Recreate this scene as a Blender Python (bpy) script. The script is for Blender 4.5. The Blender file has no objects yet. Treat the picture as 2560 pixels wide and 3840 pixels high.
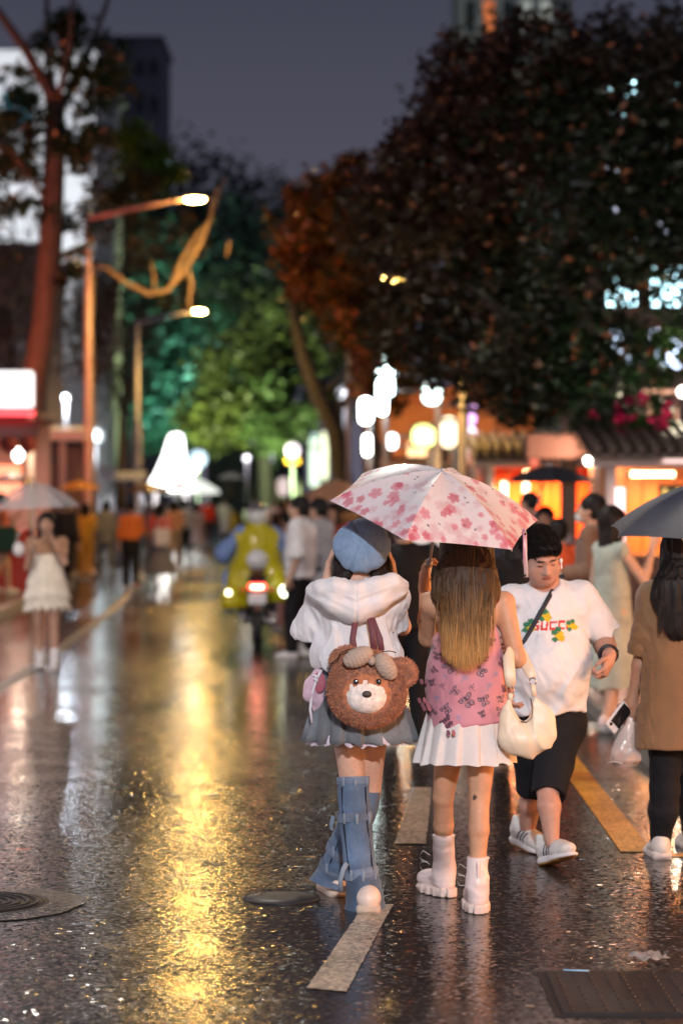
import bpy, math, random
import numpy as np
from mathutils import Vector, Matrix
D = bpy.data
SC = bpy.context.scene
COL = SC.collection
rnd = random.Random(7)
RNG = np.random.default_rng(11)

# ------------------------------------------------------------------ camera
FPX = 85 / 36 * 3840          # focal length in photograph pixels
CAMZ, HORIZON = 1.7, 1870
cam = D.cameras.new('camera')
cam.lens = 85
cam.sensor_fit = 'VERTICAL'
cam.sensor_height = 36
cam.sensor_width = 24
cam.shift_y = -50 / 3840
cam.clip_end = 2000
cam.dof.use_dof = True
cam.dof.focus_distance = 10.0
cam.dof.aperture_fstop = 1.9
camo = D.objects.new('camera', cam)
COL.objects.link(camo)
camo.location = (0, 0, CAMZ)
camo.rotation_euler = (math.pi / 2, 0, 0)
SC.camera = camo

# ------------------------------------------------------------------ night sky
world = D.worlds.new('World')
SC.world = world
world.use_nodes = True
nt = world.node_tree
bgn = nt.nodes['Background']
sky = nt.nodes.new('ShaderNodeTexSky')
sky.sky_type = 'NISHITA'
sky.sun_disc = False
sky.sun_elevation = math.radians(-4)
sky.sun_rotation = math.radians(0)
tc = nt.nodes.new('ShaderNodeTexCoord')
sep = nt.nodes.new('ShaderNodeSeparateXYZ')
nt.links.new(tc.outputs['Generated'], sep.inputs[0])
ramp = nt.nodes.new('ShaderNodeValToRGB')
ramp.color_ramp.elements[0].position = 0.0
ramp.color_ramp.elements[0].color = (0.112, 0.106, 0.150, 1)
ramp.color_ramp.elements[1].position = 0.26
ramp.color_ramp.elements[1].color = (0.036, 0.039, 0.062, 1)
nt.links.new(sep.outputs['Z'], ramp.inputs[0])
mixs = nt.nodes.new('ShaderNodeMixRGB')
mixs.blend_type = 'ADD'
mixs.inputs[0].default_value = 0.03
nt.links.new(ramp.outputs[0], mixs.inputs[1])
nt.links.new(sky.outputs[0], mixs.inputs[2])
nt.links.new(mixs.outputs[0], bgn.inputs[0])
bgn.inputs[1].default_value = 1.0

SC.render.engine = 'CYCLES'
SC.cycles.use_denoising = True
SC.cycles.max_bounces = 6
SC.cycles.diffuse_bounces = 2
SC.cycles.glossy_bounces = 3
SC.cycles.transmission_bounces = 6
SC.cycles.transparent_max_bounces = 12
SC.cycles.caustics_reflective = False
SC.cycles.caustics_refractive = False
SC.cycles.sample_clamp_indirect = 6
SC.view_settings.view_transform = 'Standard'
SC.view_settings.look = 'None'
SC.view_settings.exposure = 0.0
SC.view_settings.gamma = 1.0
SC.view_settings.use_curve_mapping = False


def P(u, v, d):
    """world point seen at photograph pixel (u, v) at depth d"""
    return np.array(((u - 1280) * d / FPX, d, CAMZ - (v - HORIZON) * d / FPX))


def G(v):
    """depth of the ground at row v"""
    return CAMZ * FPX / (v - HORIZON)


# ------------------------------------------------------------------ materials
_mats = {}


def M(name, col=(.5, .5, .5), rough=.6, metal=0., emit=None, es=0., var=.12, vs=25., bump=0., bs=90.,
      attr=False, trans=0., sheen=0., sub=0., alpha=1., coat=0., spec=.5, stretch=(1, 1, 1), twoside=0.):
    if name in _mats:
        return _mats[name]
    m = D.materials.new(name)
    _mats[name] = m
    m.use_nodes = True
    n, l = m.node_tree.nodes, m.node_tree.links
    b = n['Principled BSDF']
    co = n.new('ShaderNodeTexCoord')
    mp = n.new('ShaderNodeMapping')
    mp.inputs['Scale'].default_value = stretch
    l.new(co.outputs['Object'], mp.inputs[0])
    src = None
    if attr:
        a = n.new('ShaderNodeVertexColor')
        a.layer_name = 'Col'
        src = a.outputs['Color']
    if var > 0:
        tx = n.new('ShaderNodeTexNoise')
        tx.inputs['Scale'].default_value = vs
        tx.inputs['Detail'].default_value = 4
        l.new(mp.outputs[0], tx.inputs['Vector'])
        mr = n.new('ShaderNodeMapRange')
        mr.inputs['From Min'].default_value = .25
        mr.inputs['From Max'].default_value = .75
        mr.inputs['To Min'].default_value = 1 - var
        mr.inputs['To Max'].default_value = 1 + var
        l.new(tx.outputs['Fac'], mr.inputs['Value'])
        mx = n.new('ShaderNodeMixRGB')
        mx.blend_type = 'MULTIPLY'
        mx.inputs[0].default_value = 1
        if src:
            l.new(src, mx.inputs[1])
        else:
            mx.inputs[1].default_value = (*col, 1)
        l.new(mr.outputs[0], mx.inputs[2])
        src = mx.outputs[0]
    if src:
        l.new(src, b.inputs['Base Color'])
    else:
        b.inputs['Base Color'].default_value = (*col, 1)
    b.inputs['Roughness'].default_value = rough
    b.inputs['Metallic'].default_value = metal
    b.inputs['Specular IOR Level'].default_value = spec
    b.inputs['Transmission Weight'].default_value = trans
    b.inputs['Sheen Weight'].default_value = sheen
    b.inputs['Subsurface Weight'].default_value = sub
    if sub:
        b.inputs['Subsurface Radius'].default_value = (.012, .005, .003)
        b.inputs['Subsurface Scale'].default_value = 1
    b.inputs['Alpha'].default_value = alpha
    b.inputs['Coat Weight'].default_value = coat
    b.inputs['Coat Roughness'].default_value = .12
    if emit:
        b.inputs['Emission Color'].default_value = (*emit, 1)
        b.inputs['Emission Strength'].default_value = es
    if bump > 0:
        t2 = n.new('ShaderNodeTexNoise')
        t2.inputs['Scale'].default_value = bs
        t2.inputs['Detail'].default_value = 3
        l.new(mp.outputs[0], t2.inputs['Vector'])
        bm = n.new('ShaderNodeBump')
        bm.inputs['Strength'].default_value = bump
        bm.inputs['Distance'].default_value = .01
        l.new(t2.outputs['Fac'], bm.inputs['Height'])
        l.new(bm.outputs[0], b.inputs['Normal'])
    if twoside > 0:
        tr = n.new('ShaderNodeBsdfTranslucent')
        if src:
            l.new(src, tr.inputs[0])
        else:
            tr.inputs[0].default_value = (*col, 1)
        ms = n.new('ShaderNodeMixShader')
        ms.inputs[0].default_value = twoside
        l.new(b.outputs[0], ms.inputs[1])
        l.new(tr.outputs[0], ms.inputs[2])
        l.new(ms.outputs[0], n['Material Output'].inputs[0])
    return m


# ------------------------------------------------------------------ mesh helpers
class Geo:
    """collects vertices and faces and becomes ONE mesh object"""

    def __init__(s):
        s.V, s.F, s.C, s.n = [], [], [], 0

    def add(s, VF, col=None):
        V, F = VF
        V = np.asarray(V, float)
        for f in (F if isinstance(F, list) else [F]):
            f = np.asarray(f, np.int64)
            if f.size:
                s.F.append(f + s.n)
        s.V.append(V)
        if col is None:
            col = (1, 1, 1)
        col = np.asarray(col, float)
        s.C.append(np.broadcast_to(col, (len(V), 3)) if col.ndim == 1 else col)
        s.n += len(V)
        return s

    def get(s):
        return np.concatenate(s.V), s.F


def mesh_data(name, V, F, col=None, smooth=True):
    me = D.meshes.new(name)
    V = np.asarray(V, np.float32)
    Fs = F if isinstance(F, list) else [F]
    Fs = [np.asarray(f, np.int32) for f in Fs if len(f)]
    me.vertices.add(len(V))
    me.vertices.foreach_set('co', V.ravel())
    idx = np.concatenate([f.ravel() for f in Fs])
    tot = np.concatenate([np.full(len(f), f.shape[1], np.int32) for f in Fs])
    start = np.concatenate([[0], np.cumsum(tot)[:-1]]).astype(np.int32)
    me.loops.add(len(idx))
    me.loops.foreach_set('vertex_index', idx)
    me.polygons.add(len(tot))
    me.polygons.foreach_set('loop_start', start)
    me.polygons.foreach_set('loop_total', tot)
    me.polygons.foreach_set('use_smooth', np.full(len(tot), bool(smooth)))
    me.update(calc_edges=True)
    me.validate()
    if col is not None:
        at = me.color_attributes.new('Col', 'FLOAT_COLOR', 'POINT')
        c = np.ones((len(V), 4), np.float32)
        c[:, :3] = col
        at.data.foreach_set('color', c.ravel())
    return me


def obj(name, VF, mat, parent=None, loc=None, rot=None, col=None, smooth=True, label=None, cat=None, group=None, kind=None):
    if isinstance(VF, Geo):
        if col is True:
            col = np.concatenate(VF.C)
        VF = VF.get()
    me = mesh_data(name, VF[0], VF[1], col, smooth)
    if mat:
        me.materials.append(mat)
    o = D.objects.new(name, me)
    COL.objects.link(o)
    if parent:
        o.parent = parent
    if loc is not None:
        o.location = loc
    if rot is not None:
        o.rotation_euler = rot
    return tag(o, label, cat, group, kind)


def tag(o, label=None, cat=None, group=None, kind=None):
    if label:
        o['label'] = label
    if cat:
        o['category'] = cat
    if group:
        o['group'] = group
    if kind:
        o['kind'] = kind
    return o


def empty(name, loc, label, cat, group=None, rz=0.):
    o = D.objects.new(name, None)
    COL.objects.link(o)
    o.empty_display_size = .2
    o.location = loc
    o.rotation_euler = (0, 0, rz)
    return tag(o, label, cat, group)


def copy_tree(o, parent=None):
    c = o.copy()
    COL.objects.link(c)
    if parent:
        c.parent = parent
    for ch in list(o.children):
        copy_tree(ch, c)
    return c


def lamp(name, loc, parent, kind='POINT', power=100, col=(1, 1, 1), size=.1, rot=None, spot=None, blend=.6, spread=None):
    li = D.lights.new(name, kind)
    li.energy = power
    li.color = col
    if kind == 'AREA':
        li.shape = 'RECTANGLE'
        li.size, li.size_y = size if isinstance(size, tuple) else (size, size)
    else:
        li.shadow_soft_size = size
    if kind == 'SPOT':
        li.spot_size = spot
        li.spot_blend = blend
    if kind == 'AREA' and spread:
        li.spread = math.radians(spread)
    o = D.objects.new(name, li)
    COL.objects.link(o)
    o.parent = parent
    o.location = loc
    if rot is not None:
        o.rotation_euler = rot
    return o


def rotz(a):
    c, s = math.cos(a), math.sin(a)
    return np.array(((c, -s, 0), (s, c, 0), (0, 0, 1.)))


def rotx(a):
    c, s = math.cos(a), math.sin(a)
    return np.array(((1., 0, 0), (0, c, -s), (0, s, c)))


def roty(a):
    c, s = math.cos(a), math.sin(a)
    return np.array(((c, 0, s), (0, 1., 0), (-s, 0, c)))


def frame_to(n):
    """rotation matrix whose z axis is n"""
    n = np.asarray(n, float)
    n = n / np.linalg.norm(n)
    a = np.array((0, 1., 0)) if abs(n[1]) < .9 else np.array((1., 0, 0))
    x = np.cross(a, n)
    x /= np.linalg.norm(x)
    return np.stack((x, np.cross(n, x), n), 1)


def box(c, s, R=None, ch=.0):
    """box of full size s; ch = chamfer"""
    h = np.asarray(s, float) / 2
    if ch <= 0:
        V = np.array([(x, y, z) for x in (-1, 1) for y in (-1, 1) for z in (-1, 1)]) * h
        F = np.array(((0, 1, 3, 2), (4, 6, 7, 5), (0, 4, 5, 1), (2, 3, 7, 6), (0, 2, 6, 4), (1, 5, 7, 3)))
        Fl = [F]
    else:
        V, key = [], {}
        for x in (-1, 1):
            for y in (-1, 1):
                for z in (-1, 1):
                    sg = np.array((x, y, z))
                    for ax in range(3):
                        v = sg * (h - ch)
                        v[ax] = sg[ax] * h[ax]
                        key[(x, y, z, ax)] = len(V)
                        V.append(v)
        V = np.array(V)
        q, t = [], []

        def q4(idx):
            p = V[list(idx)]
            nrm = np.cross(p[1] - p[0], p[2] - p[0])
            if np.dot(nrm, p.mean(0)) < 0:
                idx = idx[::-1]
            (q if len(idx) == 4 else t).append(idx)
        for ax in range(3):
            o1, o2 = [i for i in range(3) if i != ax]
            for sg in (-1, 1):
                r = []
                for a, b in ((-1, -1), (1, -1), (1, 1), (-1, 1)):
                    k = [0, 0, 0]
                    k[ax], k[o1], k[o2] = sg, a, b
                    r.append(key[(*k, ax)])
                q4(r)
            for a in (-1, 1):
                for b in (-1, 1):
                    k1, k2 = [0, 0, 0], [0, 0, 0]
                    k1[o1] = k2[o1] = a
                    k1[o2] = k2[o2] = b
                    k1[ax], k2[ax] = -1, 1
                    q4([key[(*k1, o1)], key[(*k2, o1)], key[(*k2, o2)], key[(*k1, o2)]])
        for x in (-1, 1):
            for y in (-1, 1):
                for z in (-1, 1):
                    q4([key[(x, y, z, i)] for i in range(3)])
        Fl = [np.array(q), np.array(t)]
    if R is not None:
        V = V @ np.asarray(R).T
    return V + np.asarray(c, float), Fl


def grid_faces(nu, nv, cu=False, cv=False):
    """faces of a (nu x nv) vertex grid, index = i*nv + j"""
    i = np.arange(nu if cu else nu - 1)
    j = np.arange(nv if cv else nv - 1)
    I, J = np.meshgrid(i, j, indexing='ij')
    I2, J2 = (I + 1) % nu, (J + 1) % nv
    return np.stack((I * nv + J, I2 * nv + J, I2 * nv + J2, I * nv + J2), -1).reshape(-1, 4)


def tube(path, rad, n=8, caps=True, flat=None):
    path = np.asarray(path, float)
    m = len(path)
    rad = np.broadcast_to(np.asarray(rad, float), (m,))
    T = np.gradient(path, axis=0)
    T /= np.linalg.norm(T, axis=1, keepdims=True) + 1e-12
    up = np.array((0, 0, 1.)) if abs(T[:, 2]).mean() < .8 else np.array((0, 1., 0))
    if flat is not None:
        up = np.asarray(flat[0], float)
    X = np.cross(T, up)
    X /= np.linalg.norm(X, axis=1, keepdims=True) + 1e-12
    Y = np.cross(X, T)
    a = np.linspace(0, 2 * math.pi, n, endpoint=False)
    fy = flat[1] if flat is not None else 1.
    V = path[:, None] + rad[:, None, None] * (np.cos(a)[None, :, None] * X[:, None] + fy * np.sin(a)[None, :, None] * Y[:, None])
    F = grid_faces(m, n, cv=True)
    V = V.reshape(-1, 3)
    Fl = [F]
    if caps:
        V = np.vstack((V, path[:1], path[-1:]))
        k = np.arange(n)
        Fl.append(np.vstack((np.stack((k, (k + 1) % n, np.full(n, m * n)), 1),
                             np.stack(((m - 1) * n + (k + 1) % n, (m - 1) * n + k, np.full(n, m * n + 1)), 1))))
    return V, Fl


def sphere(c, r, R=None, nu=10, nv=14):
    th = np.linspace(0, math.pi, nu)
    ph = np.linspace(0, 2 * math.pi, nv, endpoint=False)
    V = np.stack((np.sin(th)[:, None] * np.cos(ph), np.sin(th)[:, None] * np.sin(ph), np.cos(th)[:, None] * np.ones(nv)), -1).reshape(-1, 3)
    V = V * np.asarray(r, float)
    if R is not None:
        V = V @ np.asarray(R).T
    return V + np.asarray(c, float), [grid_faces(nu, nv, cv=True)]


def lathe(prof, n=24, c=(0, 0, 0), R=None):
    prof = np.asarray(prof, float)
    a = np.linspace(0, 2 * math.pi, n, endpoint=False)
    V = np.stack((prof[:, 0:1] * np.cos(a), prof[:, 0:1] * np.sin(a), prof[:, 1:2] * np.ones(n)), -1).reshape(-1, 3)
    if R is not None:
        V = V @ np.asarray(R).T
    return V + np.asarray(c, float), [grid_faces(len(prof), n, cv=True)[:, ::-1]]


def sheet(pts):
    """one polygon"""
    pts = np.asarray(pts, float)
    return pts, [np.arange(len(pts))[None]]


def prism(poly, axis_vec):
    """extrude a 3D polygon along a vector"""
    poly = np.asarray(poly, float)
    n = len(poly)
    V = np.vstack((poly, poly + np.asarray(axis_vec, float)))
    k = np.arange(n)
    side = np.stack((k, (k + 1) % n, (k + 1) % n + n, k + n), 1)
    return V, [side, np.arange(n)[::-1][None], (np.arange(n) + n)[None]]


# ------------------------------------------------------------------ noise and implicit surfaces
def vn(Pt, seed=0):
    """value noise in 0..1"""
    Pt = np.asarray(Pt, float)
    i = np.floor(Pt).astype(np.int64)
    f = Pt - i
    f = f * f * (3 - 2 * f)

    def h(a, b, c):
        n = (a * 73856093) ^ (b * 19349663) ^ (c * 83492791) ^ (seed * 668265263)
        n = (n ^ (n >> 13)) * 1274126177
        n = n ^ (n >> 16)
        return (n & 0xffff) / 65535.
    out = 0
    for dx in (0, 1):
        wx = f[..., 0] if dx else 1 - f[..., 0]
        for dy in (0, 1):
            wy = f[..., 1] if dy else 1 - f[..., 1]
            for dz in (0, 1):
                wz = f[..., 2] if dz else 1 - f[..., 2]
                out = out + wx * wy * wz * h(i[..., 0] + dx, i[..., 1] + dy, i[..., 2] + dz)
    return out


def fbm(Pt, seed=0, o=3):
    s, a, t = 0, 1., 0
    for k in range(o):
        s = s + a * vn(np.asarray(Pt) * 2 ** k, seed + k)
        t += a
        a *= .5
    return s / t


def surfnet(Fd, org, h):
    ins = Fd < 0
    c = np.zeros(tuple(np.array(Fd.shape) - 1), np.int8)
    for dx in (0, 1):
        for dy in (0, 1):
            for dz in (0, 1):
                c += ins[dx:Fd.shape[0] - 1 + dx, dy:Fd.shape[1] - 1 + dy, dz:Fd.shape[2] - 1 + dz]
    act = (c > 0) & (c < 8)
    ijk = np.argwhere(act)
    idx = np.full(c.shape, -1, np.int64)
    idx[act] = np.arange(len(ijk))
    I, J, K = ijk.T
    acc = np.zeros((len(ijk), 3))
    cnt = np.zeros(len(ijk))
    cs = [(x, y, z) for x in (0, 1) for y in (0, 1) for z in (0, 1)]
    for a in cs:
        for ax in range(3):
            if a[ax] == 0:
                b = list(a)
                b[ax] = 1
                fa = Fd[I + a[0], J + a[1], K + a[2]]
                fb = Fd[I + b[0], J + b[1], K + b[2]]
                cr = (fa < 0) != (fb < 0)
                t = np.where(cr, fa / np.where(fa == fb, 1, fa - fb), 0)
                p = np.broadcast_to(np.array(a, float), (len(ijk), 3)).copy()
                p[:, ax] = t
                acc += p * cr[:, None]
                cnt += cr
    V = org + h * (ijk + acc / cnt[:, None])
    quads = []
    for ax in range(3):
        o1, o2 = (ax + 1) % 3, (ax + 2) % 3
        s0 = [slice(None)] * 3
        s1 = [slice(None)] * 3
        s0[ax] = slice(0, -1)
        s1[ax] = slice(1, None)
        a, b = ins[tuple(s0)], ins[tuple(s1)]
        e = np.argwhere(a != b)
        ok = (e[:, o1] > 0) & (e[:, o2] > 0) & (e[:, o1] < Fd.shape[o1] - 1) & (e[:, o2] < Fd.shape[o2] - 1)
        e = e[ok]
        fl = a[tuple(e.T)]

        def cell(d1, d2):
            q = e.copy()
            q[:, o1] -= d1
            q[:, o2] -= d2
            return idx[tuple(q.T)]
        q = np.stack((cell(1, 1), cell(0, 1), cell(0, 0), cell(1, 0)), 1)
        q[~fl] = q[~fl][:, ::-1]
        quads.append(q)
    F = np.concatenate(quads)
    F = F[(F >= 0).all(1)]
    return V, [F]


class S:
    """implicit solid: smooth unions of tapered capsules and ellipsoids"""

    def __init__(s):
        s.ops = []

    def cap(s, a, b, ra, rb=None, k=.02, sc=None, op='u'):
        s.ops.append(('cap', np.asarray(a, float), np.asarray(b, float), ra, ra if rb is None else rb, k, sc, op))
        return s

    def ell(s, c, r, R=None, k=.02, op='u'):
        s.ops.append(('ell', np.asarray(c, float), np.asarray(r, float), R, k, op))
        return s

    def rbox(s, c, half, R=None, rd=.01, k=.01, op='u'):
        s.ops.append(('box', np.asarray(c, float), np.asarray(half, float), R, rd, k, op))
        return s

    def plane(s, p, n, k=.004):
        n = np.asarray(n, float)
        s.ops.append(('pl', np.asarray(p, float), n / np.linalg.norm(n), k))
        return s

    def chain(s, pts, rads, k=.02, sc=None, op='u'):
        for i in range(len(pts) - 1):
            s.cap(pts[i], pts[i + 1], rads[i], rads[i + 1], k, sc, op)
        return s

    def bounds(s):
        lo, hi = np.full(3, 1e9), np.full(3, -1e9)
        for o in s.ops:
            if o[-1] != 'u':
                continue
            l, h = s._bb(o)
            lo, hi = np.minimum(lo, l), np.maximum(hi, h)
        return lo, hi

    @staticmethod
    def _bb(o):
        if o[0] == 'cap':
            r = max(o[3], o[4])
            if o[6] is not None:
                r = r * np.maximum(np.asarray(o[6], float), .2)
            return np.minimum(o[1], o[2]) - r, np.maximum(o[1], o[2]) + r
        r = o[2]
        if o[3] is not None:
            r = np.abs(np.asarray(o[3])) @ r
        if o[0] == 'box':
            r = r + o[4]
        return o[1] - r, o[1] + r

    def mesh(s, h, disp=None, pad=.02):
        lo, hi = s.bounds()
        pad = pad + 3 * h
        lo, hi = lo - pad, hi + pad
        n = np.ceil((hi - lo) / h).astype(int) + 1
        Fd = np.full(n, 1.0)
        ax = [lo[i] + h * np.arange(n[i]) for i in range(3)]
        for o in s.ops:
            if o[0] == 'pl':
                d = ((ax[0] - o[1][0]) * o[2][0])[:, None, None] + ((ax[1] - o[1][1]) * o[2][1])[None, :, None] + ((ax[2] - o[1][2]) * o[2][2])[None, None, :]
                k = o[3]
                hh = np.maximum(k - np.abs(Fd - d), 0) / k
                Fd = np.maximum(Fd, d) + hh * hh * k * .25
                continue
            l, hb = s._bb(o)
            k = max(o[-2] if o[0] != 'cap' else o[5], 1e-4)
            m = k + 4 * h
            i0 = np.maximum(np.floor((l - m - lo) / h).astype(int), 0)
            i1 = np.minimum(np.ceil((hb + m - lo) / h).astype(int) + 1, n)
            if (i1 <= i0).any():
                continue
            sl = tuple(slice(i0[q], i1[q]) for q in range(3))
            X = ax[0][sl[0]][:, None, None]
            Y = ax[1][sl[1]][None, :, None]
            Z = ax[2][sl[2]][None, None, :]
            if o[0] == 'cap':
                a, b, ra, rb = o[1], o[2], o[3], o[4]
                q = np.ones(3) if o[6] is None else np.asarray(o[6], float)
                px, py, pz = (X - a[0]) / q[0], (Y - a[1]) / q[1], (Z - a[2]) / q[2]
                ab = (b - a) / q
                L = max(ab @ ab, 1e-9)
                t = np.clip((px * ab[0] + py * ab[1] + pz * ab[2]) / L, 0, 1)
                d = (np.sqrt((px - t * ab[0]) ** 2 + (py - t * ab[1]) ** 2 + (pz - t * ab[2]) ** 2) - (ra + (rb - ra) * t)) * q.min()
            else:
                px, py, pz = X - o[1][0], Y - o[1][1], Z - o[1][2]
                if o[3] is not None:
                    R = np.asarray(o[3])
                    px, py, pz = (R[0, 0] * px + R[1, 0] * py + R[2, 0] * pz, R[0, 1] * px + R[1, 1] * py + R[2, 1] * pz,
                                  R[0, 2] * px + R[1, 2] * py + R[2, 2] * pz)
                r = o[2]
                if o[0] == 'ell':
                    k0 = np.sqrt((px / r[0]) ** 2 + (py / r[1]) ** 2 + (pz / r[2]) ** 2)
                    k1 = np.sqrt((px / r[0] ** 2) ** 2 + (py / r[1] ** 2) ** 2 + (pz / r[2] ** 2) ** 2) + 1e-9
                    d = k0 * (k0 - 1) / k1
                else:
                    qx, qy, qz = np.abs(px) - r[0], np.abs(py) - r[1], np.abs(pz) - r[2]
                    d = np.sqrt(np.maximum(qx, 0) ** 2 + np.maximum(qy, 0) ** 2 + np.maximum(qz, 0) ** 2) + np.minimum(np.maximum(qx, np.maximum(qy, qz)), 0) - o[4]
            cur = Fd[sl]
            if o[-1] == 'u':
                hh = np.maximum(k - np.abs(cur - d), 0) / k
                Fd[sl] = np.minimum(cur, d) - hh * hh * k * .25
            else:
                hh = np.maximum(k - np.abs(cur + d), 0) / k
                Fd[sl] = np.maximum(cur, -d) + hh * hh * k * .25
        if disp is not None:
            nb = np.argwhere(np.abs(Fd) < .035)
            pts = lo + h * nb
            Fd[tuple(nb.T)] += disp(pts)
        return surfnet(Fd, lo, h)

# ------------------------------------------------------------------ people: shared builders
SKIN = M('skin', rough=.52, var=.07, vs=55, attr=True, sub=.1, spec=.38, bump=.06, bs=350)
HAIRM = M('hair', rough=.55, var=.25, vs=60, attr=True, stretch=(4, 4, .3), spec=.22)


def cloth(col, rough=.75, name='cloth', var=.16, vs=18., bump=.25, bs=160., sheen=.15, **k):
    if max(col) < .06:
        sheen = 0.
        k.setdefault('spec', .2)
    return M('%s_%d_%d_%d' % (name, *(int(c * 999) for c in col)), col=col, rough=rough, var=var, vs=vs, bump=bump, bs=bs, sheen=sheen, **k)


def nrm(v):
    v = np.asarray(v, float)
    return v / (np.linalg.norm(v) + 1e-12)


def add_head(Sd, c, Rh=np.eye(3), s=1., wide=1., k=.02):
    c = np.asarray(c, float)

    def w(x, y, z):
        return c + Rh @ (np.array((x * wide, y, z)) * s)
    r = lambda a, b, d: np.array((a * wide, b, d)) * s
    Sd.ell(w(0, -.012, .028), r(.076, .096, .09), Rh, k)
    Sd.ell(w(0, .022, -.022), r(.067, .074, .09), Rh, k)
    Sd.ell(w(0, .038, -.078), r(.043, .043, .034), Rh, .03 * s)
    for sg in (-1, 1):
        Sd.ell(w(.04 * sg, .062, -.022), r(.026, .024, .022), Rh, .02 * s)
        Sd.ell(w(.031 * sg, .104, .006), r(.019, .014, .011), Rh, .012 * s, 's')
        Sd.ell(w(.031 * sg, .083, .005), r(.015, .012, .009), Rh, .004 * s)
        Sd.ell(w(.077 * sg, -.004, -.012), r(.011, .02, .03), Rh, .008 * s)
        Sd.ell(w(.013 * sg, .098, -.033), r(.01, .011, .009), Rh, .008 * s)
    Sd.cap(w(0, .092, .008), w(0, .107, -.028), .009 * s, .013 * s, .012 * s)
    Sd.ell(w(0, .088, .03), r(.05, .014, .01), Rh, .02 * s)
    Sd.ell(w(0, .09, -.054), r(.024, .012, .0065), Rh, .006 * s)
    Sd.ell(w(0, .088, -.063), r(.021, .012, .007), Rh, .005 * s)
    return w


def face_colour(V, col, c, Rh, s, wide, brow=(.02, .014, .012), lip=(.38, .12, .1)):
    q = (V - np.asarray(c)) @ Rh / s
    q[:, 0] /= wide
    f = q[:, 1] > .05
    for sg in (-1, 1):
        e = ((q[:, 0] - .031 * sg) / .0135) ** 2 + ((q[:, 2] - .0035) / .0036) ** 2 < 1
        col[f & e] = (.015, .01, .01)
        b = ((q[:, 0] - .032 * sg) / .022) ** 2 + ((q[:, 2] - .03 + .1 * abs(q[:, 0] - .032 * sg)) / .0055) ** 2 < 1
        col[f & b] = brow
    m = f & ((q[:, 0] / .025) ** 2 + ((q[:, 2] + .058) / .011) ** 2 < 1)
    col[m] = lip
    m = f & (np.abs(q[:, 0]) < .021) & (np.abs(q[:, 2] + .0585) < .0016)
    col[m] = np.asarray(lip) * .35


def add_hand(Sd, wr, d, n, t, curl=.5, s=1., k=.006, thumb=.3, spread=.0):
    """wr wrist, d along the hand, n out of the palm, t towards the thumb"""
    d, n = nrm(d), nrm(n)
    t = nrm(np.asarray(t, float) - np.dot(t, d) * d)
    n = nrm(n - np.dot(n, d) * d - np.dot(n, t) * t)
    R = np.stack((t, n, d), 1)
    wr = np.asarray(wr, float)
    Sd.ell(wr + d * .048 * s, np.array((.04, .017, .052)) * s, R, .012)
    Sd.cap(wr - d * .015 * s, wr + d * .03 * s, .026 * s, .028 * s, .015, None)
    for i, (of, ln) in enumerate(((.03, .074), (.0105, .082), (-.0095, .076), (-.028, .06))):
        p = wr + d * (.086 - abs(of - .008) * .25) * s + t * of * s
        ang = curl * .6 + .05 * i
        L = np.array((.45, .32, .23)) * ln * s
        r = .0092 - .0006 * i
        for j in range(3):
            dr = d * math.cos(ang) + n * math.sin(ang) + t * of * spread * 8
            q = p + dr * L[j]
            Sd.cap(p, q, (r - .0008 * j) * s, (r - .0008 * (j + 1)) * s, k)
            p = q
            ang += curl
    p = wr + d * .022 * s + t * .03 * s
    a = nrm(t * .7 + d * .75 + n * .15)
    q = p + a * .042 * s
    Sd.cap(p, q, .013 * s, .0105 * s, .012)
    b = nrm(t * (.55 - thumb) + d * .8 + n * thumb)
    Sd.cap(q, q + b * .032 * s, .0105 * s, .0085 * s, k)


ARMS = {'hang': ((.05, -.02, -.28), (.07, .06, -.52)), 'back': ((.06, -.09, -.26), (.08, -.07, -.5)), 'umb': ((.04, .07, -.26), (-.03, .25, -.06)),
        'phone': ((.05, .1, -.25), (-.07, .28, -.02)), 'bent': ((.07, -.04, -.27), (.02, .2, -.3)), 'face': ((.04, .13, -.21), (-.10, .19, .07)), 'raise': ((.04, .16, -.22), (-.02, .28, .04)), 'fold': ((.06, .02, -.27), (-.12, .2, -.2)),
        'up': ((.1, .14, -.13), (0, .2, .12)), 'bar': ((.12, .14, -.24), (.12, .4, -.3))}


def skel(h=1.65, male=False, stride=.0, aL='hang', aR='hang', wid=1., sit=False):
    s = h / 1.65
    sw = (.185 if male else .16) * wid
    J = {'s': s, 'male': male, 'wid': wid}
    J['pel'] = np.array((0, 0, .9)) * s
    J['waist'] = np.array((0, .005, 1.04)) * s
    J['chest'] = np.array((0, -.005, 1.22)) * s
    J['neck'] = np.array((0, -.012, 1.385)) * s
    J['head'] = np.array((0, .02, 1.53)) * s
    for sg, q, a in ((-1, 'L', aL), (1, 'R', aR)):
        sh = np.array((sg * sw, -.01, 1.335))
        e, w = ARMS[a]
        J['sh' + q] = sh * s
        J['el' + q] = (sh + np.array((sg * e[0], e[1], e[2]))) * s
        J['wr' + q] = (sh + np.array((sg * w[0], w[1], w[2]))) * s
        f = -sg * stride / 2
        if sit:
            J['hip' + q] = np.array((sg * .09, 0, .88)) * s
            J['kn' + q] = np.array((sg * .17, .42, .78)) * s
            J['an' + q] = np.array((sg * .17, .36, .36)) * s
        else:
            J['hip' + q] = np.array((sg * .085, 0, .87)) * s
            J['kn' + q] = np.array((sg * .085, f * .5 + .03, .475)) * s
            J['an' + q] = np.array((sg * .085, f - .02, .085 + max(0, -f) * .22)) * s
    return J


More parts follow.
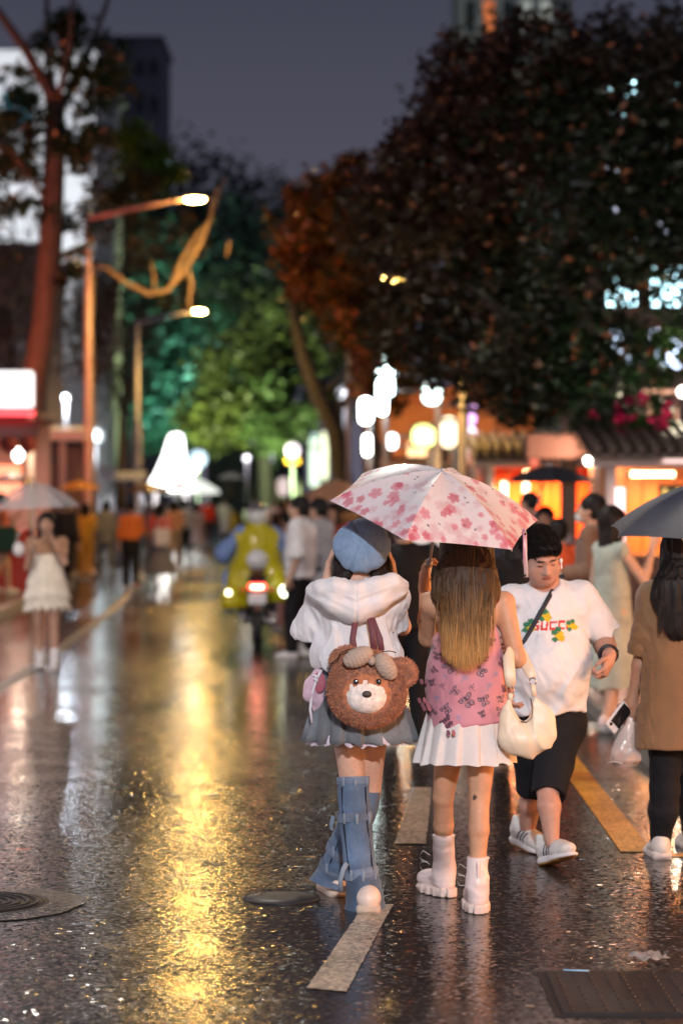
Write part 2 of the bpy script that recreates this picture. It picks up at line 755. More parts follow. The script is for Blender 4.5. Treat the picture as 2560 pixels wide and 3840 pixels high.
def add_arms(Sd, J, s, f=1., hands=True, which='LR', k=.014):
    for q, sg in (('L', -1), ('R', 1)):
        if q not in which:
            continue
        sh, el, wr = J['sh' + q], J['el' + q], J['wr' + q]
        Sd.cap(sh, el, .047 * s * f, .037 * s * f, k * s)
        m = el * .7 + wr * .3
        Sd.cap(el, m, .036 * s * f, .036 * s * f, .02 * s)
        Sd.cap(m, wr, .036 * s * f, .024 * s * f, .02 * s)
        if hands:
            d = nrm(wr - el)
            n = nrm(np.array((-sg, .2, .1)))
            add_hand(Sd, wr, d, n, np.cross(d, n) * -sg * (1 if sg < 0 else 1) + np.array((0, .6, .3)), .55, s)


def add_legs(Sd, J, s, f=1., k=.02, feet=True):
    for q, sg in (('L', -1), ('R', 1)):
        hp, kn, an = J['hip' + q], J['kn' + q], J['an' + q]
        Sd.cap(hp, kn, .082 * s * f, .052 * s * f, k * s)
        m = kn * .68 + an * .32 + np.array((0, -.012, 0)) * s
        Sd.cap(kn, m, .048 * s * f, .052 * s * f, .016 * s)
        Sd.cap(m, an, .051 * s * f, .032 * s * f, .016 * s)
        if feet:
            fd = J.get('ft' + q, np.array((0, 1., 0)))
            Sd.cap(an + np.array((0, 0, -.03 * s)), an + fd * .13 * s + np.array((0, 0, -.06 * s)), .034 * s, .026 * s, .03 * s)


def body_solid(J, f=1., hands=True, Rh=np.eye(3)):
    s = J['s']
    Sd = S()
    w = J['wid'] * (1.12 if J['male'] else 1.)
    Sd.ell(J['pel'], np.array((.155 * f, .11 * f, .12)) * s, None, .05 * s)
    Sd.cap(J['pel'], J['waist'], .115 * s * f, .1 * s * f, .06 * s, (1.1, .85, 1))
    Sd.cap(J['waist'], J['chest'], .1 * s * f, .12 * s * f * w, .06 * s, (1.12, .82, 1))
    for q in 'LR':
        Sd.cap(J['chest'] + np.array((0, 0, .07 * s)), J['sh' + q], .085 * s, .05 * s, .05 * s, (1, .8, 1))
    Sd.cap(J['chest'], J['neck'], .08 * s, .056 * s, .06 * s)
    Sd.cap(J['neck'], J['head'] + np.array((0, -.02, -.03)) * s, .053 * s, .048 * s, .03 * s)
    add_head(Sd, J['head'], Rh, s)
    add_arms(Sd, J, s, f, hands)
    add_legs(Sd, J, s, f)
    return Sd


def sleeve_pts(J, q, fr):
    sh, el, wr = J['sh' + q], J['el' + q], J['wr' + q]
    if fr <= 1:
        return [sh, sh + (el - sh) * fr]
    return [sh, el, el + (wr - el) * (fr - 1)]


def top_solid(J, hem, sleeve=.6, loose=.018, f=1., flare=.0, neck=.0):
    s = J['s']
    Sd = S()
    w = J['wid'] * (1.12 if J['male'] else 1.)
    Sd.cap(J['waist'], J['chest'], (.1 * f + loose * 1.4) * s, (.12 * f * w + loose) * s, .06 * s, (1.12, .86, 1))
    hz = np.array((J['pel'][0], J['pel'][1], hem - .06 * s))
    Sd.cap(J['waist'], hz, (.112 * f + loose * 1.4) * s, (.13 * f + loose + flare) * s, .06 * s, (1.12, .86, 1))
    for q in 'LR':
        Sd.cap(J['chest'] + np.array((0, 0, .06 * s)), J['sh' + q], (.09 + loose) * s, (.05 + loose) * s, .05 * s, (1, .85, 1))
    Sd.cap(J['chest'], J['neck'] - np.array((0, 0, .02)) * s, (.08 + loose) * s, (.055 + loose * .6) * s, .05 * s)
    if sleeve > 0:
        for q in 'LR':
            p = sleeve_pts(J, q, sleeve)
            r = [.05 * f + loose] + [.04 * f + loose * 1.1] * (len(p) - 1)
            Sd.chain(p, [a * s for a in r], .03 * s)
            d = nrm(p[-1] - p[-2])
            Sd.cap(p[-1] + d * .07 * s, p[-1] + d * .14 * s, .075 * s, .075 * s, .003, None, 's')
    Sd.ell(J['neck'] + np.array((0, .02, .05)) * s, np.array((.062, .062, .05)) * s, None, .01, 's')
    Sd.plane((0, 0, hem), (0, 0, -1))
    return Sd


def fold_disp(amp, sx=14., sz=4., seed=3, diag=.0):
    def f(p):
        q = np.stack((p[:, 0] * sx + diag * p[:, 2] * sx, p[:, 1] * sx, p[:, 2] * sz), 1)
        return amp * (2 * np.abs(2 * fbm(q, seed, 2) - 1) - .6)
    return f


def pants_solid(J, frac=2., loose=.012, f=1., flare=0.):
    s = J['s']
    Sd = S()
    Sd.ell(J['pel'] + np.array((0, 0, .01)) * s, np.array((.16 * f + loose, .115 * f + loose, .13)) * s, None, .05 * s)
    for q in 'LR':
        hp, kn, an = J['hip' + q], J['kn' + q], J['an' + q]
        e = kn + (an - kn) * (frac - 1) if frac > 1 else hp + (kn - hp) * frac
        if frac > 1:
            Sd.chain([hp, kn, e], [(.085 * f + loose) * s, (.055 * f + loose) * s, (.045 * f + loose + flare) * s], .03 * s)
        else:
            Sd.cap(hp, e, (.085 * f + loose) * s, (.07 * f + loose + flare) * s, .03 * s)
        d = nrm(e - (kn if frac > 1 else hp))
        Sd.cap(e + d * .085 * s, e + d * .15 * s, .09 * s, .09 * s, .003, None, 's')
    return Sd


def skirt_mesh(zw, zh, rw, rh, c0=(0, 0), c1=None, pleats=16, amp=.06, nz=14, seed=0, per=8, sharp=.5, hemwave=.006):
    n = pleats * per
    c1 = c0 if c1 is None else c1
    th = np.linspace(0, 2 * math.pi, n, endpoint=False)
    t = np.linspace(0, 1, nz)
    ph = th * pleats / (2 * math.pi) % 1
    # knife pleat profile: a slow rise and a quick return
    prof = np.where(ph < 1 - .25 * sharp, ph / (1 - .25 * sharp), (1 - ph) / (.25 * sharp + 1e-6)) - .5
    V = []
    for k, q in enumerate(t):
        jit = fbm(np.stack((np.cos(th) * 2.2 + seed, np.sin(th) * 2.2, np.full(n, q * .7)), 1), seed, 2) - .5
        g = 1 + amp * prof * (.12 + q) + jit * .10 * q
        e = q ** .85
        x = c0[0] + (c1[0] - c0[0]) * q + np.cos(th) * (rw[0] + (rh[0] - rw[0]) * e) * g
        y = c0[1] + (c1[1] - c0[1]) * q + np.sin(th) * (rw[1] + (rh[1] - rw[1]) * e) * g
        z = np.full(n, zw + (zh - zw) * q) + hemwave * q * np.sin(ph * 2 * math.pi) + jit * .03 * q
        V.append(np.stack((x, y, z), 1))
    return np.concatenate(V), [grid_faces(nz, n, cv=True)]


def shoe_mesh(an, fd, s=1., h=.012, high=.0, sole=.022, length=.17):
    """a shoe whose heel is under the ankle point; returns (upper, sole) solids"""
    an = np.asarray(an, float)
    fd = nrm(fd)
    g = np.array((an[0], an[1], max(an[2] - .085 * s, 0)))
    sd = np.cross(fd, (0, 0, 1))
    up = nrm(np.cross(sd, fd))
    R = np.stack((sd, fd, up), 1)
    w = lambda x, y, z: g + R @ (np.array((x, y, z)) * s)
    U = S()
    U.ell(w(0, -.01, .05), np.array((.038, .055, .045)) * s, R, .03 * s)
    U.ell(w(0, length * .62, .036), np.array((.043, .075, .03)) * s, R, .05 * s)
    U.cap(w(0, .0, .05), w(0, length * .5, .045), .036 * s, .034 * s, .03 * s)
    U.cap(w(0, -.005, .06), w(0, -.01, .085 + high), .04 * s, .04 * s, .02 * s)
    U.plane(w(0, 0, sole * .7), -up)
    B = S()
    B.rbox(w(0, length * .35, sole * .5), np.array((.032, .098 + (length - .17) * .5, sole * .3)) * s, R, .012 * s, .01)
    B.ell(w(0, length * .72, sole * .55), np.array((.048, .07, sole * .55)) * s, R, .02 * s)
    B.ell(w(0, -.02, sole * .55), np.array((.042, .05, sole * .55)) * s, R, .02 * s)
    return U, B


def hair_solid(J, style, Rh=np.eye(3)):
    s, c = J['s'], J['head']
    w = lambda x, y, z: c + Rh @ (np.array((x, y, z)) * s)
    H = S()
    H.ell(w(0, -.022, .04), np.array((.09, .105, .096)) * s, Rh, .02)
    if style in ('long', 'mid'):
        ln = -.3 if style == 'long' else -.16
        H.cap(w(0, -.06, .0), w(0, -.075, ln), .085 * s, .075 * s, .04 * s, (1.1, .55, 1))
        for sg in (-1, 1):
            H.cap(w(.07 * sg, -.01, .03), w(.085 * sg, .0, ln * .8), .034 * s, .028 * s, .03 * s)
    elif style == 'bun':
        H.ell(w(0, -.11, .06), np.array((.045, .045, .045)) * s, None, .02)
    elif style == 'pony':
        H.chain([w(0, -.1, .06), w(0, -.16, .0), w(0, -.14, -.2)], [.04 * s, .04 * s, .02 * s], .03)
    else:
        H.ell(w(0, -.05, -.02), np.array((.08, .07, .07)) * s, Rh, .03)
    H.ell(w(0, .075, -.035), np.array((.066, .075, .085)) * s, Rh, .02, 's')
    if style in ('short', 'bun', 'pony'):
        H.plane(w(0, 0, -.075), Rh @ np.array((0, .0, -1.)))
    return H


def shade(c, n, a=.25, seed=0, V=None):
    c = np.asarray(c, float)
    out = np.broadcast_to(c, (n, 3)).copy()
    if V is not None:
        q = fbm(np.stack((V[:, 0] * 60, V[:, 1] * 60, V[:, 2] * 5), 1), seed, 2)
        out *= (1 - a + 2 * a * q)[:, None]
    return out


SKINS = [(.50, .30, .21), (.56, .35, .25), (.42, .25, .17), (.60, .40, .30)]


def person(label, pos, rz, h=1.65, male=False, stride=.25, arms=('hang', 'hang'), skin=1, top=None, bottom=None, hair=('short', (.012, .01, .01)),
           shoes=(.6, .6, .6), voxel=.014, group='passers-by in the wet street', wid=1., f=1., sit=False, extra=None, mask=False):
    """top = (name, colour, hem height as a fraction of the height, sleeve, loose); bottom = (kind, colour, amount)"""
    J = skel(h, male, stride, arms[0], arms[1], wid, sit)
    s = J['s']
    bs = body_solid(J, f, True)
    V, F = bs.mesh(voxel)
    col = np.broadcast_to(np.asarray(SKINS[skin], float), (len(V), 3)).copy()
    face_colour(V, col, J['head'], np.eye(3), s, 1.)
    o = obj('person', (V, F), SKIN, loc=pos, rot=(0, 0, rz), col=col, label=label, cat='person', group=group)
    if top:
        nm, c, hem, sl, lo = top
        tm = top_solid(J, hem * h, sl, lo, f).mesh(voxel, fold_disp(.006 * s, 12, 5, len(label)))
        obj(nm, tm, cloth(c), o)
    if bottom:
        kd, c, am = bottom
        if kd == 'trousers':
            obj('trousers', pants_solid(J, am, .016, f).mesh(voxel, fold_disp(.004, 10, 8, 5)), cloth(c), o)
        elif kd == 'shorts':
            obj('shorts', pants_solid(J, am, .03, f).mesh(voxel, fold_disp(.004, 10, 8, 5)), cloth(c), o)
        else:
            zw = (1.04 if kd == 'skirt' else .72 * 1.65) * s
            rh = (.2 + .1 * (1 - am)) * s
            obj(kd, skirt_mesh(zw, am * h, (.135 * s * f, .105 * s * f), (rh * 1.12, rh * .95), pleats=14, amp=.1, nz=12, per=6, seed=len(label)), cloth(c), o)
            if kd == 'dress':
                obj('dress_top', top_solid(J, .70 * 1.65 * s, 0, .012, f).mesh(voxel), cloth(c), o)
    if hair:
        hv, hf = hair_solid(J, hair[0]).mesh(voxel * .8, fold_disp(.004, 30, 3, 9))
        obj('hair', (hv, hf), HAIRM, o, col=shade(hair[1], len(hv), .4, 2, hv))
    if mask:
        q = S().ell(J['head'] + np.array((0, .07, -.055)) * s, np.array((.056, .05, .045)) * s).mesh(.01)
        obj('face_mask', q, cloth((.75, .75, .76)), o)
    if shoes is not None:
        for q in 'LR':
            fd = J.get('ft' + q, np.array((0, 1., 0)))
            U, B = shoe_mesh(J['an' + q], fd, s)
            sh = obj('shoe', U.mesh(voxel * .8), cloth(shoes, .5), o)
            obj('sole', B.mesh(voxel * .8), cloth((.45, .42, .38), .6), sh)
    o['_J'] = 0
    del o['_J']
    o_J[o.name] = J
    return o, J


o_J = {}


def skin_tone(V, c, seed=0):
    a = fbm(V * 11, seed, 3)[:, None]
    b = fbm(V * 45, seed + 3, 2)[:, None]
    return np.asarray(c) * (.86 + .28 * a) * (.94 + .12 * b) * (1 + np.array((.06, -.05, -.07)) * (b - .5) * 2)


# ------------------------------------------------------------------ umbrellas
def canopy_geo(ribs, R, h, Rm, c, res=(26, 18), bow=.7, sag=.012, scallop=.03):
    """tensioned canopy; returns vertices, faces and (sector, s, rho) per vertex"""
    Rm = np.asarray(Rm)
    V, Q, F = [], [], []
    ns, nr = res
    base = 0
    for k in range(ribs):
        a0, a1 = 2 * math.pi * k / ribs, 2 * math.pi * (k + 1) / ribs
        v0 = np.array((math.cos(a0), math.sin(a0)))
        v1 = np.array((math.cos(a1), math.sin(a1)))
        sg, rg = np.meshgrid(np.linspace(0, 1, ns), np.linspace(.012, 1, nr), indexing='ij')
        pull = 1 - scallop * np.sin(math.pi * sg) * rg ** 2
        xy = ((1 - sg)[..., None] * v0 + sg[..., None] * v1) * (rg * pull)[..., None] * R
        z = h * (1 - (bow * rg ** 2 + (1 - bow) * rg)) - sag * np.sin(math.pi * sg) * np.sin(math.pi * np.clip(rg, 0, 1)) ** .8
        V.append(np.concatenate((xy, z[..., None]), -1).reshape(-1, 3))
        Q.append(np.stack((np.full(ns * nr, k, float), sg.ravel(), rg.ravel()), 1))
        F.append(grid_faces(ns, nr) + base)
        base += ns * nr
    V = np.concatenate(V)
    return V @ Rm.T + np.asarray(c), np.concatenate(F), np.concatenate(Q), V


def umbrella(label, hub, axis, R, h, mat, ribs=8, grip=None, spin=0., colfn=None, group='umbrellas carried in the rain', res=(12, 10), shaft_len=.62, metal=(.08, .08, .09),
             name='umbrella', bow=.7, sag=.012, tip=.03, ribcol=None):
    """hub = world point at the top of the canopy; axis = upward axis"""
    n = nrm(axis)
    Rm = frame_to(n) @ rotz(spin)
    hub = np.asarray(hub, float)
    o = empty(name, tuple(hub - n * h), label, 'umbrella', group)
    c = np.zeros(3)
    V, F, Q, loc = canopy_geo(ribs, R, h, Rm, c, res, bow, sag)
    obj('canopy', (V, [F]), mat, o, col=None if colfn is None else colfn(Q, loc))
    st = M('umbrella_metal', (.35, .35, .36), .3, 1., var=.1)
    dk = M('umbrella_dark', metal, .4, .3, var=.1)
    gp = n * (h - shaft_len) if grip is None else np.asarray(grip, float) - (hub - n * h)
    obj('shaft', tube([n * (h + .004), gp], .006, 8), dk, o)
    obj('handle', tube([gp + nrm(n) * .01, gp - nrm(n) * .05, gp - nrm(n) * .09], [.012, .014, .012], 8), dk, o)
    obj('tip', tube([n * (h - .002), n * (h + .008), n * (h + tip)], [.013, .009, .005], 8), dk, o)
    rm = None
    for k in range(ribs):
        a = 2 * math.pi * k / ribs
        r = np.linspace(.03, 1.005, 7)
        pts = np.stack((np.cos(a) * r * R, np.sin(a) * r * R, h * (1 - (bow * r ** 2 + (1 - bow) * r)) - .005), 1) @ Rm.T
        rb = obj('rib', tube(pts, .0028, 5), st, o)
        ra = np.array((math.cos(a) * R * .5, math.sin(a) * R * .5, h * (1 - (bow * .25 + (1 - bow) * .5)) - .008)) @ Rm.T
        obj('strut', tube([n * (h * .35 - .06), ra], .0025, 5), st, rb)
    return o

# ------------------------------------------------------------------ ground
KY = np.array((-30, 20, 30, 45, 60, 85, 100, 150, 260.))
KR = np.interp(np.arange(-30, 261, 1.), KY, (1.8, 1.95, 1.85, 1.4, .6, -.9, -2.2, -5.4, -12))
KL = np.interp(np.arange(-30, 261, 1.), (-30, 25, 40, 58, 85, 100, 150, 260), (-4.6, -4.6, -5.0, -5.9, -7.6, -8.5, -11.2, -17.5))
KYS = np.arange(-30, 261, 1.)
kr = lambda y: float(np.interp(y, KYS, KR))
kl = lambda y: float(np.interp(y, KYS, KL))


def asphalt_material(name, dark, light, r0, r1, grain=1.):
    m = D.materials.new(name)
    m.use_nodes = True
    n, l = m.node_tree.nodes, m.node_tree.links
    b = n['Principled BSDF']
    co = n.new('ShaderNodeTexCoord')

    def noise(sc, det=4, stretch=None):
        t = n.new('ShaderNodeTexNoise')
        t.inputs['Scale'].default_value = sc
        t.inputs['Detail'].default_value = det
        if stretch:
            mp = n.new('ShaderNodeMapping')
            mp.inputs['Scale'].default_value = stretch
            l.new(co.outputs['Object'], mp.inputs[0])
            l.new(mp.outputs[0], t.inputs['Vector'])
        else:
            l.new(co.outputs['Object'], t.inputs['Vector'])
        return t.outputs['Fac']

    def ramp(src, a, b_, ca, cb):
        r = n.new('ShaderNodeMapRange')
        r.inputs['From Min'].default_value = a
        r.inputs['From Max'].default_value = b_
        r.inputs['To Min'].default_value = ca
        r.inputs['To Max'].default_value = cb
        l.new(src, r.inputs['Value'])
        return r.outputs[0]

    def math_(op, a, c):
        k = n.new('ShaderNodeMath')
        k.operation = op
        for i, x in enumerate((a, c)):
            if isinstance(x, (int, float)):
                k.inputs[i].default_value = x
            else:
                l.new(x, k.inputs[i])
        return k.outputs[0]
    big = noise(.55, 3, (1., .35, 1))
    sepy = n.new('ShaderNodeSeparateXYZ')
    l.new(co.outputs['Object'], sepy.inputs[0])
    worn = ramp(sepy.outputs['Y'], 9, 24, 0, .12)
    mid = noise(2.2, 4)
    wet = ramp(math_('ADD', math_('MULTIPLY', big, .65), math_('MULTIPLY', mid, .35)), .40, .66, 0, 1)
    wk = n.new('ShaderNodeMath')
    wk.operation = 'ADD'
    wk.use_clamp = True
    l.new(wet, wk.inputs[0])
    l.new(worn, wk.inputs[1])
    wet = wk.outputs[0]
    stones = n.new('ShaderNodeTexVoronoi')
    stones.inputs['Scale'].default_value = 66
    chips = n.new('ShaderNodeTexVoronoi')
    chips.inputs['Scale'].default_value = 130
    l.new(co.outputs['Object'], chips.inputs['Vector'])
    l.new(co.outputs['Object'], stones.inputs['Vector'])
    fine = noise(230, 2)
    mx = n.new('ShaderNodeMixRGB')
    mx.inputs[1].default_value = (*dark, 1)
    mx.inputs[2].default_value = (*light, 1)
    l.new(ramp(math_('ADD', math_('MULTIPLY', stones.outputs['Color'], .5), math_('MULTIPLY', mid, .5)), .3, .72, 0, 1), mx.inputs[0])
    l.new(mx.outputs[0], b.inputs['Base Color'])
    l.new(ramp(wet, 0, 1, r1, r0), b.inputs['Roughness'])
    b.inputs['Specular IOR Level'].default_value = .42
    hgt = math_('ADD', math_('MULTIPLY', math_('SUBTRACT', 1., stones.outputs['Distance']), .35), math_('ADD', math_('MULTIPLY', chips.outputs['Distance'], -.3), math_('MULTIPLY', fine, .5)))
    bm = n.new('ShaderNodeBump')
    bm.inputs['Distance'].default_value = .004
    l.new(ramp(wet, 0, 1, .13 * grain, .04 * grain), bm.inputs['Strength'])
    l.new(hgt, bm.inputs['Height'])
    bm2 = n.new('ShaderNodeBump')
    bm2.inputs['Distance'].default_value = .03
    bm2.inputs['Strength'].default_value = .035
    l.new(noise(9, 3), bm2.inputs['Height'])
    l.new(bm2.outputs[0], bm.inputs['Normal'])
    # every grain of stone has its own tilt, so that it glints in one light and not in the next
    cellv = n.new('ShaderNodeVectorMath')
    cellv.operation = 'SUBTRACT'
    l.new(stones.outputs['Color'], cellv.inputs[0])
    cellv.inputs[1].default_value = (.5, .5, .5)
    sc_ = n.new('ShaderNodeVectorMath')
    sc_.operation = 'SCALE'
    l.new(cellv.outputs[0], sc_.inputs[0])
    sepc = n.new('ShaderNodeSeparateColor')
    l.new(stones.outputs['Color'], sepc.inputs[0])
    rare = ramp(sepc.outputs['Blue'], .62, .9, .10, 1.)
    l.new(math_('MULTIPLY', rare, ramp(wet, 0, 1, .8 * grain, .06 * grain)), sc_.inputs['Scale'])
    ad = n.new('ShaderNodeVectorMath')
    ad.operation = 'ADD'
    l.new(bm.outputs[0], ad.inputs[0])
    l.new(sc_.outputs[0], ad.inputs[1])
    nm_ = n.new('ShaderNodeVectorMath')
    nm_.operation = 'NORMALIZE'
    l.new(ad.outputs[0], nm_.inputs[0])
    l.new(nm_.outputs[0], b.inputs['Normal'])
    return m


ASPH = asphalt_material('wet_asphalt', (.012, .012, .014), (.042, .040, .040), .08, .21)
PAVE = asphalt_material('wet_paving', (.06, .055, .05), (.11, .1, .09), .14, .34, .5)
CONC = asphalt_material('rough_concrete', (.025, .024, .024), (.10, .097, .095), .16, .32, 1.3)
SOIL = M('dark_soil', (.03, .03, .028), .7, var=.3, vs=2)
PAINT = asphalt_material('worn_white_paint', (.10, .095, .085), (.55, .50, .40), .32, .5, .8)
YEL = asphalt_material('worn_yellow_paint', (.30, .14, .012), (.78, .38, .02), .3, .45, .8)
KERBM = M('kerb_concrete', (.24, .23, .22), .45, var=.2, vs=9, bump=.3)
METAL_D = M('cast_iron', (.022, .022, .024), .5, .4, var=.25, vs=14, bump=.3, bs=60)

gy = np.array((-60, 700.))
obj('ground', sheet([(-400, -60, -.12), (400, -60, -.12), (400, 700, -.12), (-400, 700, -.12)]), SOIL, kind='structure')
V = np.stack((np.stack((KL, KYS, 0 * KYS), 1), np.stack((KR, KYS, 0 * KYS), 1)), 1).reshape(-1, 3)
obj('road', (V, [grid_faces(len(KYS), 2)[:, ::-1]]), ASPH, kind='structure', smooth=False)


def strip(name, x0, x1, ys, z, mat, **k):
    ys = np.asarray(ys, float)
    V = np.stack((np.stack((x0(ys), ys, 0 * ys + z), 1), np.stack((x1(ys), ys, 0 * ys + z), 1)), 1).reshape(-1, 3)
    return obj(name, (V, [grid_faces(len(ys), 2)[:, ::-1]]), mat, smooth=False, **k)


fkr = lambda y: np.interp(y, KYS, KR)
fkl = lambda y: np.interp(y, KYS, KL)
# pavements with kerb stones and paving slabs
pr = empty('pavement', (0, 0, 0), None, None)
pr['kind'] = 'structure'
strip('paving_bed', lambda y: fkr(y) + .16, lambda y: fkr(y) + 30, KYS, .10, PAVE, parent=pr)
pl = empty('pavement', (0, 0, 0), None, None)
pl['kind'] = 'structure'
strip('paving_bed', lambda y: fkl(y) - 30, lambda y: fkl(y) - .16, KYS, .115, PAVE, parent=pl)
sl = mesh_data('paving_slab', *box((0, 0, 0), (.392, .392, .03), None, .006), smooth=False)
sl.materials.append(PAVE)
y = 11.2
while y < 26:
    for i in range(5):
        o = D.objects.new('paving_slab', sl)
        COL.objects.link(o)
        o.parent = pr
        o.location = (kr(y) + .36 + .4 * i, y, .107 + rnd.uniform(-.002, .002))
        o.rotation_euler = (rnd.uniform(-.006, .006), rnd.uniform(-.006, .006), 0)
    y += .4
ks = mesh_data('kerb_stone', *box((0, 0, 0), (.15, .985, .26), None, .015), smooth=False)
ks.materials.append(KERBM)
for par, fn, sg in ((pr, kr, 1), (pl, kl, -1)):
    y = 6.5 if sg > 0 else 18.5
    while y < 96:
        o = D.objects.new('kerb_stone', ks)
        COL.objects.link(o)
        o.parent = par
        a = math.atan2(fn(y + .5) - fn(y - .5), 1)
        o.location = (fn(y) + sg * .08, y, -.01 + rnd.uniform(-.003, .003))
        o.rotation_euler = (0, 0, -a)
        y += 1.0

# painted markings
def mark(name, pts, mat, z=.004):
    mr = random.Random(len(pts) + int(pts[0][1] * 10))
    ring = []
    for a_, b_ in zip(pts, list(pts[1:]) + [pts[0]]):
        a_, b_ = np.array(a_, float), np.array(b_, float)
        n_ = max(2, int(np.linalg.norm(b_ - a_) / .018))
        w_ = nrm(np.array((-(b_ - a_)[1], (b_ - a_)[0])))
        for q_ in range(n_):
            ring.append(a_ + (b_ - a_) * q_ / n_ + w_ * (mr.uniform(-.003, .003) + (mr.random() < .06) * mr.uniform(0, .007)))
    obj(name, sheet([(p[0], p[1], z) for p in ring]), mat, kind='structure', smooth=False)


def gp(u, v):
    d = G(v)
    return ((u - 1280) * d / FPX, d)


mark('lane_marking', [gp(1150, 3708), gp(1298, 3722), gp(1474, 3394), gp(1368, 3394)], PAINT)
mark('lane_marking', [gp(1480, 3166), gp(1596, 3166), (.53, 14.2), (.42, 14.2)], PAINT)
mark('lane_marking', [(.42, 19), (.53, 19), (.38, 23), (.27, 23)], PAINT)
ye = np.linspace(20, 110, 31)
strip('edge_line', lambda y: fkl(y) + np.interp(y, (20, 37, 60, 110), (1.54, 1.42, 1.2, .9)) - .07, lambda y: fkl(y) + np.interp(y, (20, 37, 60, 110), (1.54, 1.42, 1.2, .9)) + .07, ye, .004, PAINT, kind='structure')
yy = np.linspace(11.62, 45, 25)
strip('yellow_line', lambda y: np.minimum(1.34 + (y - 11.6) * .012, fkr(y) - .5) - .0, lambda y: np.minimum(1.34 + (y - 11.6) * .012, fkr(y) - .5) + .155, yy, .004, YEL, kind='structure')
mark('yellow_line', [(1.5, 11.6), (1.5, 11.47), (1.93, 11.4), (1.93, 11.52)], YEL)

# ------------------------------------------------------------------ things let into or lying on the road
def manhole(label, c, r, rings, mat, apron=None):
    o = empty('manhole_cover', (c[0], c[1], 0), label, 'manhole cover')
    if apron:
        a = np.linspace(0, 2 * math.pi, 64, endpoint=False)
        rr = apron * (1 + .02 * np.sin(5 * a) + .012 * np.sin(11 * a + 1))
        V = np.concatenate([np.stack((np.cos(a) * q, np.sin(a) * q, np.full(64, z)), 1) for q, z in ((r * 1.01, .006), (rr, .004))])
        obj('concrete_apron', (V, [grid_faces(2, 64, cv=True)]), CONC, o)
    obj('frame_ring', lathe([(r, .001), (r, .0055), (r * .955, .0055), (r * .95, .004)], 48), METAL_D, o)
    obj('lid', lathe([(r * .945, .003), (r * .94, .005), (r * .3, .0052), (.001, .0052)], 48), mat, o)
    for k in range(rings):
        q = r * (.88 - k * .8 / max(rings, 1))
        if q > .02:
            obj('rib_ring', lathe([(q, .008), (q - .004, .014), (q - .014, .014), (q - .018, .008)], 40), METAL_D, o)
    return o


manhole('round manhole cover with concentric ridges at the left edge of the picture', (-1.52, 10.14), .29, 6, METAL_D, .44)
mh = manhole('small smooth round cover, wet and black, beside the walking woman in denim legwarmers', (-.255, 10.28), .165, 0, M('smooth_iron', (.02, .02, .022), .5, .2, var=.1))
for i, (dx, dy) in enumerate(((-.10, .05), (-.085, .085))):
    obj('lifting_slot', box((dx, dy, .0095), (.03, .008, .003), rotz(.2)), M('worn_steel', (.7, .7, .72), .2, 1.), mh)
o = empty('drain_cover', (1.26, 8.3, 0), 'rectangular iron cover with rows of tread studs at the bottom right', 'drain cover')
obj('frame', box((0, 0, .002), (1.12, .74, .006), None, .002), M('iron_gap', (.008, .008, .009), .6), o, smooth=False)
tp = mesh_data('tread_stud', *box((0, 0, .004), (.016, .010, .009), None, .003), smooth=False)
tp.materials.append(METAL_D)
for a in range(2):
    pn = obj('cover_plate', box((-.268 + .537 * a, 0, .005), (.525, .715, .01), None, .003), METAL_D, o, smooth=False)
    for i in range(9):
        for j in range(10):
            t = D.objects.new('tread_stud', tp)
            COL.objects.link(t)
            t.parent = pn
            t.location = (-.268 + .537 * a - .23 + i * .057, -.31 + j * .068 + .03 * (i % 2), .007)
            t.rotation_euler = (0, 0, 1.57 if (i + a) % 2 else 1.2)


def leaf(label, u, v, size, col, rz):
    d = G(v)
    x = (u - 1280) * d / FPX
    a = np.linspace(-1, 1, 9)
    w = .38 * (1 - a ** 2) ** .7
    V = np.concatenate((np.stack((a, w, .12 * a ** 2 + .1), 1), np.stack((a, 0 * w, .1 * a ** 2), 1), np.stack((a, -w, .12 * a ** 2 + .06), 1))) * size
    obj('fallen_leaf', (V, [grid_faces(3, 9)]), M('leaf_%d' % int(col[0] * 99 + col[1] * 9), col, .35, var=.3, vs=40), loc=(x, d, .004), rot=(0, 0, rz), label=label, cat='leaf')


leaf('orange fallen leaf on wet asphalt above the ridged manhole cover', 88, 3190, .035, (.5, .1, .02), .1)
leaf('dark curled leaf on the road in the middle of the golden reflection', 815, 3250, .05, (.02, .015, .01), -.5)
leaf('yellow leaf lying on the studded drain cover', 2440, 3745, .018, (.6, .35, .03), .4)
leaf('small pale leaf lying left of the studded drain cover', 1985, 3778, .015, (.5, .42, .25), -.2)
for i, (u, v) in enumerate(((985, 2865), (940, 2930), (645, 2995), (790, 2990))):
    leaf('dark flat leaf stuck to the wet road in the %s' % ('red reflection, upper of two', 'red reflection, lower of two', 'golden reflection, left of two', 'golden reflection, right of two')[i], u, v, .06, (.015, .012, .01), .1 * i)
# clear crumpled wrapper and a straw by the drain cover
wv = np.array([(x, y_, .02 * vn(np.array((x * 3 + 9., y_ * 3, .5)), 4) * (1 + (abs(x) < .8))) for x in np.linspace(-1, 1, 9) for y_ in np.linspace(-1, 1, 7)])
wv[:, 0] *= .055
wv[:, 1] *= .06
obj('plastic_wrapper', (wv, [grid_faces(9, 7)]), M('clear_film', (.8, .75, .7), .12, trans=.6, var=0), loc=(1.13, 8.88, .006), rot=(0, 0, .5), label='crumpled clear plastic wrapper on the road behind the drain cover', cat='wrapper')
obj('drinking_straw', tube([(-.045, 0, .016), (0, -.004, .015), (.045, -.012, .015)], .0025, 6), M('pale_blue_plastic', (.3, .6, .9), .3, var=0), loc=(.835, 8.62, .004), label='pale blue straw lying across the studded drain cover', cat='straw')

# ------------------------------------------------------------------ street lamps
GALV = M('galvanised_pole', (.5, .47, .5), .35, .3, var=.12, vs=4)


